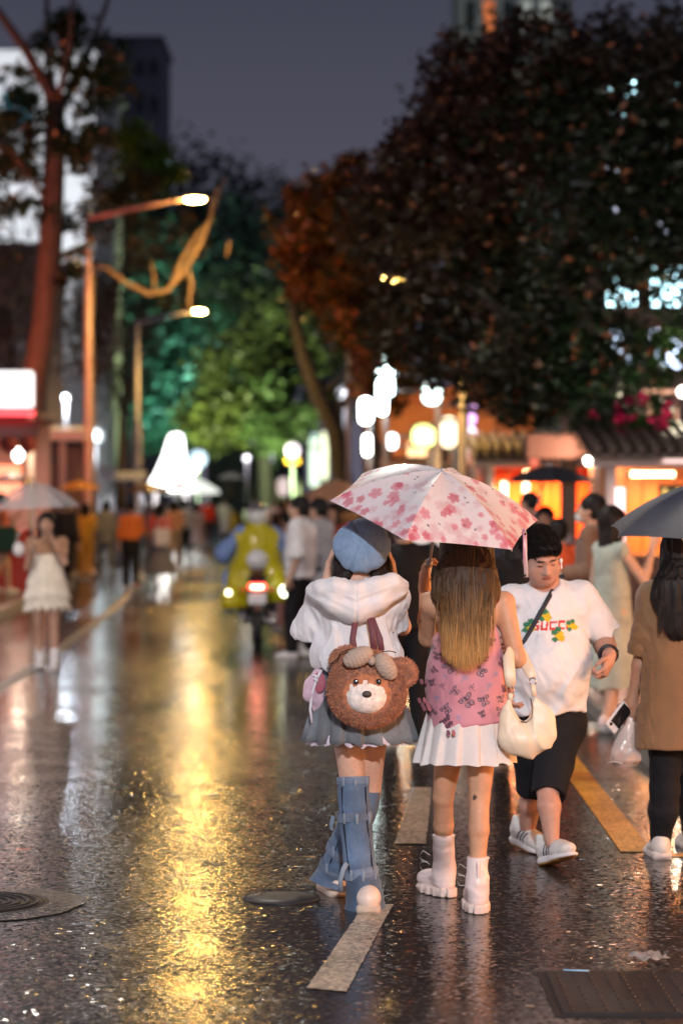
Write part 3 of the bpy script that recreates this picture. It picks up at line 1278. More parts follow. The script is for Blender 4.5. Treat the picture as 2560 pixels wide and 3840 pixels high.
def street_lamp(label, x, y, top, reach, col, power, es, body_col=None, rise=.3, bulge=True, dirx=1, ln=.48, spread=None, tilt=(0, -.42)):
    o = empty('street_lamp', (x, y, .1), label, 'street lamp', 'street lamps along the road')
    h = top - .1
    GALV = M('pole_light_tint_%d_%d' % (int(body_col[0] * 99), int(body_col[1] * 99)), body_col, .35, var=.12, vs=4) if body_col else globals()['GALV']  # pole colour carries the tinted light that would fall on it
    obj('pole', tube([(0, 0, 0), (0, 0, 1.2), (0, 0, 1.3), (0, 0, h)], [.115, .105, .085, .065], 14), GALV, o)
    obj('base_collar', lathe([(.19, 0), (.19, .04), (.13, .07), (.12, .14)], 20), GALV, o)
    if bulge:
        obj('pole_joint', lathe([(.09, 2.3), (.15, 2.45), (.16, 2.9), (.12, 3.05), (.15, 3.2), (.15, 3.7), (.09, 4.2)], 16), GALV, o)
    e = np.array((dirx * reach, 0, h + rise))
    obj('arm', tube([(0, 0, h - .12), (dirx * reach * .5, 0, h - .02 + rise * .45), e], [.06, .05, .04], 10), GALV, o)
    hd = obj('lamp_head', box(e + np.array((dirx * ln * .5, 0, .055)), (ln, .24, .10), None, .035), M('lamp_shell', (.3, .3, .31), .4, .4), o, smooth=False)
    obj('lens', sphere(e + np.array((dirx * ln * .5, 0, .0)), (ln * .43, .1, .055)), M('lens_%d' % int(col[2] * 999), (.9, .9, .9), .3, emit=col, es=es, var=0), hd)
    lamp('lamp_light', tuple(e + np.array((dirx * ln * .5, 0, -.09))), o, 'AREA', power, col, (.5, .2), (tilt[0], dirx * tilt[1], 0), spread=spread)
    return o


SOD = (1., .56, .14)
street_lamp('nearer street lamp on the left, its pole coloured rose as if lit red', -5.42, 51.7, 7.8, 2.05, SOD, 600, 470, (.74, .46, .46), .3, False)  # rose pole colour holds the red sign light
street_lamp('farther street lamp with pole tinted pale lavender, behind the rose one', -6.8, 80.6, 7.65, 1.85, SOD, 520, 470, (.72, .70, .82), .3, True, ln=.45)  # lavender pole colour holds cool white light
street_lamp('street lamp of the same row nearer the viewer, above the picture', -4.9, 18.5, 7.8, 2.3, (1., .9, .78), 480, 200, None, .3, False)
street_lamp('low street lamp among the leaves on the right pavement, beside the red lit stall', kr(38.5) + .35, 38.5, 5.0, .9, SOD, 420, 160, None, .2, False, dirx=-1)
street_lamp('white street lamp on the right pavement behind the viewer', 2.6, -4.0, 6.6, 1.6, (.95, .95, 1.), 2350, 40, None, .2, True, dirx=-1, spread=None, tilt=(.5, 0))  # unseen lamp, put in for the white light on the women's backs

# ------------------------------------------------------------------ buildings
def win_building(name, label, x0, x1, y0, depth, z1, mat, wmat, cols, rows, wz0, wh, ww, face='front', win_emit=None, cat='building', fr=None, skip=None):
    """box building whose front (towards the viewer) carries recessed windows"""
    o = empty(name, ((x0 + x1) / 2, y0, 0), label, cat)
    cx = (x1 - x0) / 2
    obj('wall', box((0, depth / 2, z1 / 2), (x1 - x0, depth, z1)), mat, o, smooth=False)
    obj('roof', box((0, depth / 2, z1 + .15), (x1 - x0 + .5, depth + .5, .3), None, .03), mat, o, smooth=False)
    k = 0
    for r in range(rows):
        z = wz0 + r * (z1 - wz0) / rows
        for c in range(cols):
            if skip and (c, r) in skip:
                continue
            x = -cx + (c + .5) * (x1 - x0) / cols
            w = obj('window', box((x, -.04, z + wh / 2), (ww, .08, wh), None, .02), fr or mat, o, smooth=False)
            wm = wmat if not win_emit or not win_emit(c, r) else win_emit(c, r)
            obj('pane', box((x - ww * .23, -.083, z + wh / 2), (ww * .42, .01, wh * .9)), wm, w, smooth=False)
            obj('pane', box((x + ww * .23, -.083, z + wh / 2), (ww * .42, .01, wh * .9)), wm, w, smooth=False)
            k += 1
    return o


WHITE_R = M('white_render', (.78, .78, .80), .7, var=.06, vs=1.5)
GREY_R = M('grey_render', (.24, .24, .3), .8, var=.15, vs=1.2)
PINK_R = M('pinkish_render', (.34, .28, .27), .8, var=.25, vs=.8)
TEAL_G = M('teal_glass', (.03, .12, .15), .15, var=.2, vs=2, coat=.3)
DARK_G = M('dark_glass', (.02, .025, .03), .1, var=.1)
FRAME_W = M('white_frame', (.6, .62, .65), .5)
ORANGE_R = M('orange_render', (.52, .24, .12), .7, var=.2, vs=1.2)
ob_ = win_building('shop_house', 'two storey orange rendered house behind the cluster of lit signs', .6, 4.6, 58, 6, 4.1, ORANGE_R, DARK_G, 5, 1, 2.2, .9, .5,
                   win_emit=lambda c, r: M('amber_pane', (.4, .3, .2), .4, emit=(1., .6, .3), es=2.5, var=.3, vs=2) if c % 2 else None)
for x_ in (-1.4, -.2, 1.1):
    wl_ = obj('added_lamp', sphere((x_, -.35, 1.9), (.09, .09, .12)), M('warm_globe', (.9, .8, .6), .4, emit=(1., .7, .4), es=14, var=0), ob_)  # added lamps that give the orange wall its glow
    obj('added_lamp_arm', tube([(x_, 0, 2.05), (x_, -.3, 2.02)], .015, 6), GALV, wl_)
    lamp('wall_fill_light', (x_, -.5, 1.85), ob_, 'POINT', 130, (1., .5, .2), .1)
wb = win_building('apartment_building', 'tall white floodlit building with teal window at the top left', -24, -9.8, 96, 12, 19.2, WHITE_R, TEAL_G, 7, 6, 1.5, 1.7, 1.3, fr=FRAME_W,
                  skip={(c, r) for c in (5, 6) for r in range(5)} | {(6, 5)} | {(c, r) for c in range(7) for r in (3,)})
fl = empty('flood_lamp', (-12.5, 78, 9.65), 'floodlight on the house roof aimed at the white building', 'floodlight')
obj('housing', box((0, 0, 0), (.5, .25, .4), rotx(.7), .04), METAL_D, fl)
obj('post', tube([(0, -.1, -.3), (0, -.1, -.1)], .05, 8), METAL_D, fl)
lamp('flood_light', (0, .5, .35), fl, 'SPOT', 15000, (.92, .96, 1.), .3, (math.radians(118), 0, math.radians(8)), math.radians(95), .7)
win_building('tower_block', 'dark unlit tower block against the night sky, behind the white building', -21.5, -16.4, 220, 12, 43.5, GREY_R, DARK_G, 4, 12, 3, 1.6, .8)
win_building('tower_block', 'dark tower with an orange lit strip behind the crown of the big tree', 5.9, 11.5, 120, 10, 34, GREY_R, DARK_G, 6, 10, 3, 1.8, .6,
             win_emit=lambda c, r: M('warm_pane', (.3, .1, .05), .4, emit=(.9, .22, .06), es=.6, var=.3, vs=1) if c == 1 else (M('pale_pane', (.3, .3, .3), .4, emit=(.7, .75, .7), es=.35, var=.4, vs=1) if c in (3, 4) else None))
win_building('house', 'pinkish rendered house behind the bare trees on the left', -18, -9.4, 74, 8, 9.2, PINK_R, DARK_G, 5, 3, 1.2, 1.4, 1.0)
win_building('gate_building', 'low dark building closing the street in the distance', -9.5, -2.6, 170, 6, 5.2, M('slate_wall', (.07, .085, .1), .7, var=.2, vs=1), DARK_G, 6, 1, 1.6, 1.6, .7)
# cool lit block behind the big tree: its windows show through the leaves
win_building('office_block', 'white lit office front glimpsed through the leaves of the big tree', 6.6, 14.5, 62, 6, 13, M('office_wall', (.25, .27, .3), .6), DARK_G, 7, 5, 5.0, 1.1, .8,
             win_emit=lambda c, r: M('cool_pane%d' % ((c * 3 + r) % 3), (.5, .55, .6), .4, emit=((.62, .75, 1.), (.5, .85, .95), (.75, .8, 1.))[(c * 3 + r) % 3], es=(7., 16., 4.)[(c * 3 + r) % 3], var=.5, vs=1.2))


# ------------------------------------------------------------------ lit signs
def lit(name, col, es):
    return M(name, (.6, .6, .6), .4, emit=col, es=es, var=.25, vs=3.5)


def sign(label, u0, v0, u1, v1, d, col, es, post='down', depth=.12, name='shop_sign', side=None, bars=0, cat='sign'):
    a, b = P(u0, v0, d), P(u1, v1, d)
    w, h = b[0] - a[0], a[2] - b[2]
    cx, cz = (a[0] + b[0]) / 2, (a[2] + b[2]) / 2
    o = empty(name, (cx, d, cz), label, cat, 'lit signs along the street')
    obj('casing', box((0, 0, 0), (w, depth, h), None, min(.03, w * .1)), M('sign_casing', (.1, .1, .11), .5), o, smooth=False)
    hw, hh_ = w * .47, h * .48
    rr_ = min(hw, hh_) * .9
    an_ = np.linspace(0, 2 * math.pi, 33)[:-1]
    pl_ = np.stack((np.cos(an_) * rr_ + np.sign(np.cos(an_)) * (hw - rr_), 0 * an_ - depth / 2 - .002, np.sin(an_) * rr_ + np.sign(np.sin(an_)) * (hh_ - rr_)), 1)
    obj('lit_face', prism(pl_, (0, -.014, 0)), lit('face_%d_%d_%d_%d' % (*(int(c * 99) for c in col), int(es * 10)), col, es), o, smooth=False)
    for k in range(bars):
        z = h * (-.38 + .76 * k / max(bars - 1, 1))
        obj('glyph', box((w * .04 * (-1) ** k, -depth / 2 - .018, z), (w * .55, .008, h * .05)), lit('glyph_dark', (.2, .05, .04), .4), o, smooth=False)
    if post == 'down':
        obj('post', tube([(w * .3, 0, -h / 2), (w * .3, 0, -cz + .06)], .05, 8), GALV, o)
    elif post == 'side':
        sx = side if side else 1
        obj('bracket', tube([(0, 0, h * .3), (sx * (w / 2 + .5), .05, h * .3)], .03, 6), GALV, o)
        obj('bracket', tube([(0, 0, -h * .3), (sx * (w / 2 + .5), .05, -h * .3)], .03, 6), GALV, o)
    return o


CY = (.72, 1., .98)
sign('tall narrow cyan-white vertical sign, highest of the lit signs', 1412, 1325, 1452, 1560, 45, CY, 30, 'down', bars=5)
sign('second cyan-white sign strip hung close behind the tallest one', 1448, 1385, 1474, 1485, 45.6, CY, 18, 'side')
sign('white upright lightbox left of the tall vertical sign', 1345, 1490, 1396, 1592, 44.6, (.9, 1., .97), 20, 'down')
sign('small white upright lightbox below the other one, above the green booth', 1360, 1628, 1392, 1712, 44.2, (.95, 1., .9), 14, 'down')
sign('round white lamp panel on the orange wall', 1447, 1625, 1490, 1685, 46, (1., .97, .93), 6, 'side')
sign('green-edged white shop sign over the orange stalls', 1540, 1590, 1634, 1682, 44, (.8, 1., .32), 3.2, 'down', bars=3)
sign('warm white shop sign beside the green-edged one', 1650, 1560, 1712, 1682, 43.5, (1., .84, .55), 3.4, 'down', bars=4)
sign('pink and violet vertical neon sign at the edge of the big tree', 1728, 1500, 1786, 1600, 43, (.8, .42, 1.), 2.2, 'side', side=-1)
sign('white lightbox right under the violet neon sign', 1740, 1600, 1785, 1680, 43.2, (1., .8, .95), 3., 'down')
sign('cyan-white cluster of lamps shining through the lower leaves', 1580, 1430, 1655, 1520, 42, (.75, 1., .97), 6, 'down')
sign('small yellow lamp panel hanging under the orange-lit crown', 1288, 1212, 1310, 1248, 62, (1., .75, .1), 3, 'down')
sign('yellow lightbox seen through the leaves on the right', 2398, 1365, 2436, 1425, 58, (1., .72, .05), 2, 'down')
sign('pale pink lightbox on the far pavement', 1040, 1790, 1085, 1860, 120, (.95, .75, .72), .9, 'down')
sign('pale blue tall lightbox beside the dark leaning trunk', 1158, 1620, 1200, 1830, 112, (.55, .78, .9), .9, 'down')
sign('narrow cream lightbox with red band in front of the leaning trunk', 1205, 1610, 1230, 1800, 108, (.95, .85, .82), .85, 'down')


def round_sign(label, u, v, r, d, col, es, band=None):
    c = P(u, v, d)
    rr = r * d / FPX
    o = empty('traffic_sign', (c[0], d, 0), label, 'traffic sign', 'signs on poles down the street')
    obj('pole', tube([(0, .06, .1), (0, .06, c[2] + rr)], .05, 8), M('pale_blue_pole', (.5, .6, .68), .4), o)
    obj('disc', lathe([(.001, .02), (rr * .96, .02), (rr, .0), (rr * .96, -.02), (.001, -.02)], 24, (0, 0, c[2]), rotx(math.pi / 2)), M('disc_%d' % int(u), col, .4, emit=col, es=es, var=.1), o)
    if band:
        obj('plate', box((0, 0, c[2] - rr * 1.45), (rr * 2, .05, rr * .8), None, .02), M('plate_%d' % int(u), band, .5, emit=band, es=.4), o, smooth=False)


round_sign('round blue sign beside the white cone canopy', 742, 1722, 34, 105, (.32, .38, .8), .9)
round_sign('violet round sign with an orange plate on a pale pole', 1098, 1688, 27, 100, (.5, .36, .75), .9, (.6, .28, .03))
for lb, u, v, d, r, col, es in (('white globe lamp below the blue round sign', 725, 1757, 100, .22, (1, 1, 1), 5),
                                ('globe lamp on a pole at the dark far building', 1005, 1715, 150, .38, (.8, .8, .95), 1.2),
                                ('small globe lamp left of the dark far building doorway', 925, 1718, 150, .22, (.7, .68, .75), .7),
                                ('white globe lamp at the foot of the leaning trunk', 1292, 1475, 92, .3, (.85, .88, 1.), 1.),
                                ('white globe lamp left of the nearer street lamp pole', 360, 1635, 64, .22, (.8, .95, 1.), .9),
                                ('small white globe lamp above the pale left kiosk roof', 248, 1492, 60, .1, (.8, .9, 1.), 1.4)):
    c = P(u, v, d)
    o = empty('globe_lamp', (c[0], d, 0), lb, 'lamp', 'globe lamps down the street')
    obj('post', tube([(0, 0, .1), (0, 0, c[2] - r)], .05, 8), GALV, o)
    obj('globe', sphere((0, 0, c[2]), (r, r, r)), lit('globe_%d' % int(es * 10 + col[0] * 100), col, es), o)
    lamp('globe_light', (0, -r * 1.1, c[2]), o, 'POINT', 80, col, r * .8)

# the bright cone-shaped canopy of a stall
c = P(640, 1840, 90)
o = empty('canopy', (c[0], 90, 0), 'glowing white cone-shaped stall canopy left of the blue sign', 'canopy')
prof = [(.95, 2.0), (.9, 2.15), (.62, 2.7), (.42, 3.3), (.3, 3.9), (.22, 4.1), (.02, 4.15)]
sk = lathe(prof, 20)
sk[0][:, 0] += .10 * (sk[0][:, 2] - 2.0)
obj('fabric', sk, lit('canopy_fabric', (1., 1., .97), 5.), o)
lamp('canopy_light', (0, -1.2, 2.2), o, 'POINT', 200, (1., .97, .9), .3)
for a in range(4):
    obj('pole', tube([(.8 * math.cos(a * 1.57 + .78), .8 * math.sin(a * 1.57 + .78), .1), (.8 * math.cos(a * 1.57 + .78), .8 * math.sin(a * 1.57 + .78), 2.05)], .03, 6), GALV, o)
o = empty('canopy', (P(720, 1850, 96)[0], 96, 0), 'low pale lit canopy beside the cone-shaped one', 'canopy')
obj('fabric', lathe([(1.1, 1.9), (1.05, 2.05), (.5, 2.4), (.02, 2.5)], 16), lit('canopy_fabric_pale', (.9, .95, .85), 1.1), o)
for a in range(4):
    obj('pole', tube([(.9 * math.cos(a * 1.57 + .78), .9 * math.sin(a * 1.57 + .78), .1), (.9 * math.cos(a * 1.57 + .78), .9 * math.sin(a * 1.57 + .78), 1.95)], .03, 6), GALV, o)

# ------------------------------------------------------------------ shops and stalls
ORANGE_B = M('orange_board', (.50, .17, .05), .5, var=.25, vs=5, stretch=(1, 1, .3))
RED_P = M('red_paint', (.5, .05, .03), .5, var=.2)
BROWN_W = M('brown_wood', (.12, .055, .03), .5, var=.3, vs=6)
TILE_M = M('roof_tile_brown', (.10, .07, .055), .5, var=.3, vs=12)
CREAM_M = M('cream_beam', (.6, .5, .45), .45, var=.1)
WARM = (1., .42, .12)


def warm_stall(label, x0, x1, y, h, depth, boards, wall=None, light=300, lampz=None, beam=True, roof='tile', colour=WARM, shelf=True, rise=.36):
    """open-fronted stall facing the road; x0..x1 seen from the viewer, board back wall"""
    o = empty('market_stall', ((x0 + x1) / 2, y, .1), label, 'stall', 'stalls along the right side of the street')
    w = x1 - x0
    n = max(3, int(w / boards))
    bm = mesh_data('wall_board', *box((0, 0, h / 2), (w / n - .012, .04, h), None, .006), smooth=False)
    bm.materials.append(wall or ORANGE_B)
    for i in range(n):
        b = D.objects.new('wall_board', bm)
        COL.objects.link(b)
        b.parent = o
        b.location = (-w / 2 + (i + .5) * w / n, depth + rnd.uniform(-.006, .006), 0)
    for sx in (-1, 1):
        obj('post', box((sx * (w / 2 - .06), .08, h / 2), (.12, .12, h), None, .012), CREAM_M, o, smooth=False)
        obj('side_wall', box((sx * (w / 2 + .02), depth / 2 + .07, h / 2), (.05, depth - .1, h)), wall or ORANGE_B, o, smooth=False)
    if beam:
        obj('beam', box((0, -.02, h + .04), (w + .3, .16, .14), None, .015), CREAM_M, o, smooth=False)
    if roof == 'tile':
        rf = obj('roof', prism([(-w / 2 - .2, -.25, h + .12), (-w / 2 - .2, depth + .4, h + .12 + rise), (-w / 2 - .2, depth + .4, h + .06 + rise), (-w / 2 - .2, -.25, h + .06)], (w + .4, 0, 0)), TILE_M, o, smooth=False)
        tl = mesh_data('roof_tile', *tube([(0, -.28, h + .15), (0, depth * .5, h + .15 + (depth * .5 + .28) * rise / (depth + .65)), (0, depth + .4, h + .15 + rise)], [.055, .055, .055], 6), smooth=True)
        tl.materials.append(TILE_M)
        for i in range(int(w / .16)):
            t = D.objects.new('roof_tile', tl)
            COL.objects.link(t)
            t.parent = rf
            t.location = (-w / 2 - .1 + i * .16, 0, 0)
    else:
        obj('roof', box((0, depth / 2, h + .16), (w + .3, depth + .3, .1), None, .02), TILE_M, o, smooth=False)
    if shelf:
        obj('counter', box((0, depth * .45, .5), (w * .85, .5, .95), None, .02), BROWN_W, o, smooth=False)
    if light:
        k = max(1, int(w / 1.2))
        for i in range(k):
            x = -w / 2 + (i + .5) * w / k
            tb = obj('tube_lamp', tube([(x - .25, depth * .5, h - .1), (x + .25, depth * .5, h - .1)], .03, 8), lit('warm_tube', (1., .62, .3), 14), o)
            obj('lamp_cap', tube([(x - .29, depth * .5, h - .1), (x - .25, depth * .5, h - .1)], .033, 8), METAL_D, tb)
        lamp('stall_light', (0, depth * .5, h - .15), o, 'AREA', light, colour, (w * .7, .3), (0, 0, 0))
    return o


def upright_lamp(par, x, y, z0, z1, r, mat):
    obj('lamp_column', tube([(x, y, z0), (x, y, z1)], [r, r], 10), mat, par)


# nearest stall of the right side: cream beam, tiled roof, orange boards
s1 = warm_stall('orange boarded stall with cream beam and tiled roof under pink flowers', 2.95, 6.6, 27, 1.98, 1.4, .19, light=260)
obj('lamp_strip', box((-1.68, -.1, 1.35), (.1, .06, .75), None, .01), lit('pink_white_strip', (1., .72, .75), 2.2), s1, smooth=False)
obj('lamp_strip', box((.4, -.12, 2.03), (3.2, .03, .06)), lit('pink_white_strip2', (1., .68, .62), 1.3), s1, smooth=False)
sb = empty('menu_board', (P(2525, 1850, 27.4)[0], 27.4, 0), 'dark green board with yellow lettering strokes above the grey umbrella', 'board')
obj('board', box((0, 0, P(0, 1850, 27.4)[2]), (.35, .05, .2), None, .01), M('dark_green_paint', (.02, .05, .03), .5), sb, smooth=False)
for i in range(4):
    obj('glyph', box((-.11 + .075 * i, -.032, P(0, 1850, 27.4)[2] + .02 * (-1) ** i), (.045, .01, .07), roty(.4 * (-1) ** i)), lit('yellow_glyph', (1., .6, .05), 1.2), sb, smooth=False)
obj('stand', tube([(0, .04, .1), (0, .04, P(0, 1850, 27.4)[2] - .1)], .02, 6), METAL_D, sb)
s2 = warm_stall('red and orange lit stall behind the black umbrella', 2.15, 3.9, 36, 2.1, 1.6, .2, wall=M('red_board', (.62, .12, .03), .5, var=.2), light=420, colour=(1., .3, .06))
for x in (-.62, -.3):
    upright_lamp(s2, x, -.2, .7, 1.85, .045, lit('cream_tube', (1., .85, .55), 5))
bn = empty('banner', (P(2002, 1690, 35)[0], 35, 0), 'narrow red hanging banner left of the brown pillar', 'banner')
obj('cloth_strip', box((0, 0, P(0, 1690, 35)[2]), (.12, .02, .42)), lit('red_banner', (1., .12, .04), 1.1), bn, smooth=False)
obj('rod', tube([(-.1, 0, P(0, 1690, 35)[2] + .22), (.1, 0, P(0, 1690, 35)[2] + .22)], .012, 6), METAL_D, bn)
obj('stand', tube([(.1, .02, .1), (.1, .02, P(0, 1690, 35)[2] + .22)], .02, 6), METAL_D, bn)
s3 = warm_stall('low stall with eaves lit salmon pink behind the pink umbrella', 1.55, 2.75, 47, 1.95, 1.6, .2, light=450, colour=(1., .4, .12), rise=.2)
s4 = warm_stall('far orange stall below the white lamp panel', .75, 2.1, 55, 2.35, 1.6, .2, light=450, colour=(1., .45, .16), roof='flat')
for st, x0 in ((s3, -.5), (s3, .1), (s4, .2)):
    upright_lamp(st, x0, -.2, .8, 1.9, .06, lit('cream_tube', (1., .85, .55), 5))
for lb, x, y, z, r in (('white bulb hanging right of the brown pillar', P(2232, 1730, 28)[0], 28, P(0, 1730, 28)[2], .05), ('white bulb beside the first one under the cream beam', P(2212, 1726, 28)[0], 28.3, P(0, 1726, 28)[2], .045),
                       ('warm bulb under the tree at the salmon eaves', P(1850, 1660, 40)[0], 40, P(0, 1660, 40)[2], .09), ('round white bulb right of the violet neon', P(1872, 1676, 40)[0], 40.4, P(0, 1676, 40)[2], .09),
                       ('tall white bulb over the red banner', P(2095, 1690, 34)[0], 34, P(0, 1690, 34)[2], .1)):
    o = empty('hanging_bulb', (x, y, z), lb, 'bulb', 'bulbs over the right stalls')
    obj('bulb', sphere((0, 0, 0), (r, r, r * 1.2)), lit('bulb_glow', (1., .88, .8), 5), o)
    obj('cord', tube([(0, 0, r), (.02, .1, .8)], .006, 5), METAL_D, o)
    lamp('bulb_light', (0, -r * 1.6, 0), o, 'POINT', 45 if y < 30 else 25, (1., .8, .65), r)
gb = empty('booth', (P(1440, 1740, 57)[0], 57, .1), 'green booth below the white lightboxes', 'booth')
obj('body', box((0, .3, 1.25), (.52, .5, 2.5), None, .03), M('green_paint', (.05, .4, .08), .5, var=.1), gb, smooth=False)
obj('roof', box((0, .3, 2.53), (.62, .6, .08), None, .02), M('green_dark', (.02, .2, .04), .5), gb, smooth=False)
obj('panel', box((0, .035, 1.6), (.4, .03, .8), None, .01), lit('green_panel', (.1, .7, .15), .35), gb, smooth=False)
# brown pillar in front of the stalls
pp = P(2130, 1900, 31)
o = empty('pillar', (pp[0], 31, .1), 'brown wooden pillar with lamps between the stalls', 'pillar')
obj('shaft', box((0, 0, 1.4), (.2, .2, 2.8), None, .02), BROWN_W, o, smooth=False)
obj('capital', box((0, 0, 2.86), (.3, .3, .1), None, .02), BROWN_W, o, smooth=False)
obj('plinth', box((0, 0, .1), (.28, .28, .2), None, .02), BROWN_W, o, smooth=False)
# balcony with railing above the nearest stall
bl = empty('balcony', (6.05, 29.9, 0), 'balcony railing and planter over the nearest right stall', 'balcony')
obj('slab', box((0, .5, 2.42), (4.6, 1.2, .12), None, .01), CREAM_M, bl, smooth=False)
obj('support', box((2.1, .6, 1.2), (.16, .16, 2.3), None, .01), BROWN_W, bl, smooth=False)
obj('support', box((-2.1, .6, 1.2), (.16, .16, 2.3), None, .01), BROWN_W, bl, smooth=False)
for i in range(28):
    obj('baluster', box((-2.25 + i * .165, -.05, 2.74), (.035, .035, .52)), M('pink_rail', (.5, .25, .2), .5), bl, smooth=False)
obj('handrail', box((0, -.05, 3.02), (4.7, .06, .06), None, .01), M('pink_rail', (.5, .25, .2), .5), bl, smooth=False)

gl_ = obj('added_lamp', sphere((-1.9, -.45, 3.0), (.07, .07, .07)), lit('bulb_glow', (1., .88, .8), 5), bl)  # added lamp, put there to light the flowers and foliage
obj('added_lamp_arm', tube([(-1.9, -.1, 2.9), (-1.9, -.4, 2.92)], .012, 6), METAL_D, bl)
lamp('balcony_fill_light', (-1.9, -.75, 3.05), bl, 'POINT', 55, (1., .85, .6), .08)

# unseen lit shop front off to the right, put in for warm side light
sh = empty('shop_building', (4.6, 8.5, .1), 'warm lit shop front on the right pavement, beyond the edge of the picture', 'shop')
obj('wall', box((.9, 0, 2.6), (.3, 17, 5.2)), ORANGE_B, sh, smooth=False)
obj('fascia', box((.6, 0, 3.05), (.5, 17, .7), None, .03), RED_P, sh, smooth=False)
for i in range(7):
    y = -7.1 + i * 2.35
    w = obj('window', box((.72, y, 1.5), (.1, 2.1, 2.3), None, .02), BROWN_W, sh, smooth=False)
    obj('pane', box((.66, y, 1.5), (.02, 1.9, 2.1)), lit('shop_window_glow', (1., .40, .12), 9.), w, smooth=False)
# unseen white lit shop front to the left, lengthened to light the walkers
sh = empty('shop_building', (-8.5, 13, .1), 'white lit shop front on the left pavement, beyond the edge of the picture', 'shop')
obj('wall', box((-.9, 0, 2.6), (.3, 26, 5.2)), PINK_R, sh, smooth=False)
obj('fascia', box((-.65, 0, 3.2), (.4, 26, .9), None, .03), RED_P, sh, smooth=False)
for i in range(10):
    y = -11.3 + i * 2.5
    w = obj('window', box((-.72, y, 1.5), (.1, 2.2, 2.3), None, .02), FRAME_W, sh, smooth=False)
    obj('pane', box((-.66, y, 1.5), (.02, 2.0, 2.1)), lit('shop_window_cool', (1., .88, .92), 3.5), w, smooth=False)

# left side: kiosk with glowing sign, awning, pale roof
k = empty('kiosk', (-6.9, 41, .1), 'kiosk with bright white roof sign and dark scalloped awning at the left edge', 'kiosk')
obj('back_wall', box((0, 2.2, 1.5), (3.4, .1, 3.0)), M('kiosk_wall', (.3, .2, .18), .6), k, smooth=False)
obj('roof', box((0, 1.1, 3.0), (3.6, 2.4, .12), None, .02), BROWN_W, k, smooth=False)
obj('sign_box', box((-.1, -.1, 3.45), (3.6, .25, .62), None, .04), lit('kiosk_sign', (1., .98, 1.), 1.6), k, smooth=False)
obj('sign_trim', box((-.1, -.12, 3.04), (3.64, .26, .07)), lit('red_trim', (1., .05, .08), 3.0), k, smooth=False)
aw = obj('awning', prism([(-1.75, -.1, 2.95), (-1.75, -.9, 2.6), (-1.75, -.9, 2.57), (-1.75, -.1, 2.9)], (3.6, 0, 0)), M('dark_awning', (.10, .025, .02), .7), k, smooth=False)
for i in range(12):
    obj('scallop', lathe([(.001, .01), (.15, .01), (.15, -.01), (.001, -.01)], 14, (-1.6 + i * .3, -.9, 2.5), rotx(math.pi / 2)), M('awning_red', (.35, .06, .05), .7), aw)
obj('counter', box((0, .1, .55), (3.4, .5, 1.1), None, .02), RED_P, k, smooth=False)
obj('lit_panel', box((.6, 2.1, 1.9), (1.2, .04, .6)), lit('orange_panel', (1., .18, .05), 1.6), k, smooth=False)
for x in (.3, .9, 1.4):
    obj('lamp_bulb', sphere((x, .2, 2.35), (.09, .09, .12)), lit('bulb_white', (1., .96, .92), 7), k)
obj('post', box((1.66, -.1, 1.5), (.1, .1, 3.0)), CREAM_M, k, smooth=False)
lamp('bulb_light', (1.5, -.5, 2.3), k, 'POINT', 18, (1., .72, .5), .12)
lamp('kiosk_light', (.4, .3, 2.7), k, 'AREA', 110, (1., .5, .4), (2.4, .5), (0, 0, 0))
rs = empty('shop_sign', (-8.8, 42.0, 0), 'red neon sign on a post on the left pavement, beyond the edge of the picture', 'sign')
obj('casing', box((0, 0, 3.6), (.2, 2.4, 1.6), None, .03), METAL_D, rs, smooth=False)
obj('lit_face', box((.11, 0, 3.6), (.02, 2.2, 1.4)), lit('red_neon', (1., .10, .05), 12), rs, smooth=False)
obj('post', tube([(0, 0, .1), (0, 0, 2.8)], .07, 8), METAL_D, rs)
lamp('neon_light', (.2, 0, 3.6), rs, 'AREA', 900, (1., .2, .08), (1.2, 2.), (0, math.radians(-98), math.radians(35)))
k = empty('kiosk', (P(190, 1700, 52)[0], 52, .1), 'pale roofed kiosk beside the red-lit trunk', 'kiosk')
obj('roof', prism([(-1.1, -.5, 2.85), (-1.1, 1.5, 3.05), (-1.1, 1.5, 3.2), (-1.1, -.5, 3.05)], (1.9, 0, 0)), M('pale_roof', (.7, .66, .64), .5), k, smooth=False)
for x in (-1.0, .3):
    obj('post', box((x, -.3, 1.45), (.12, .12, 2.9)), M('grey_post', (.45, .42, .43), .5), k, smooth=False)
obj('back_wall', box((-.3, 1.3, 1.45), (1.7, .1, 2.85)), M('brown_wall', (.14, .1, .1), .6), k, smooth=False)
obj('counter', box((-.3, .4, .5), (1.5, .5, 1.0), None, .02), BROWN_W, k, smooth=False)
obj('lamp_bulb', sphere((-.3, .2, 2.6), (.12, .12, .1)), lit('bulb_warm', (1., .75, .6), 2.5), k)
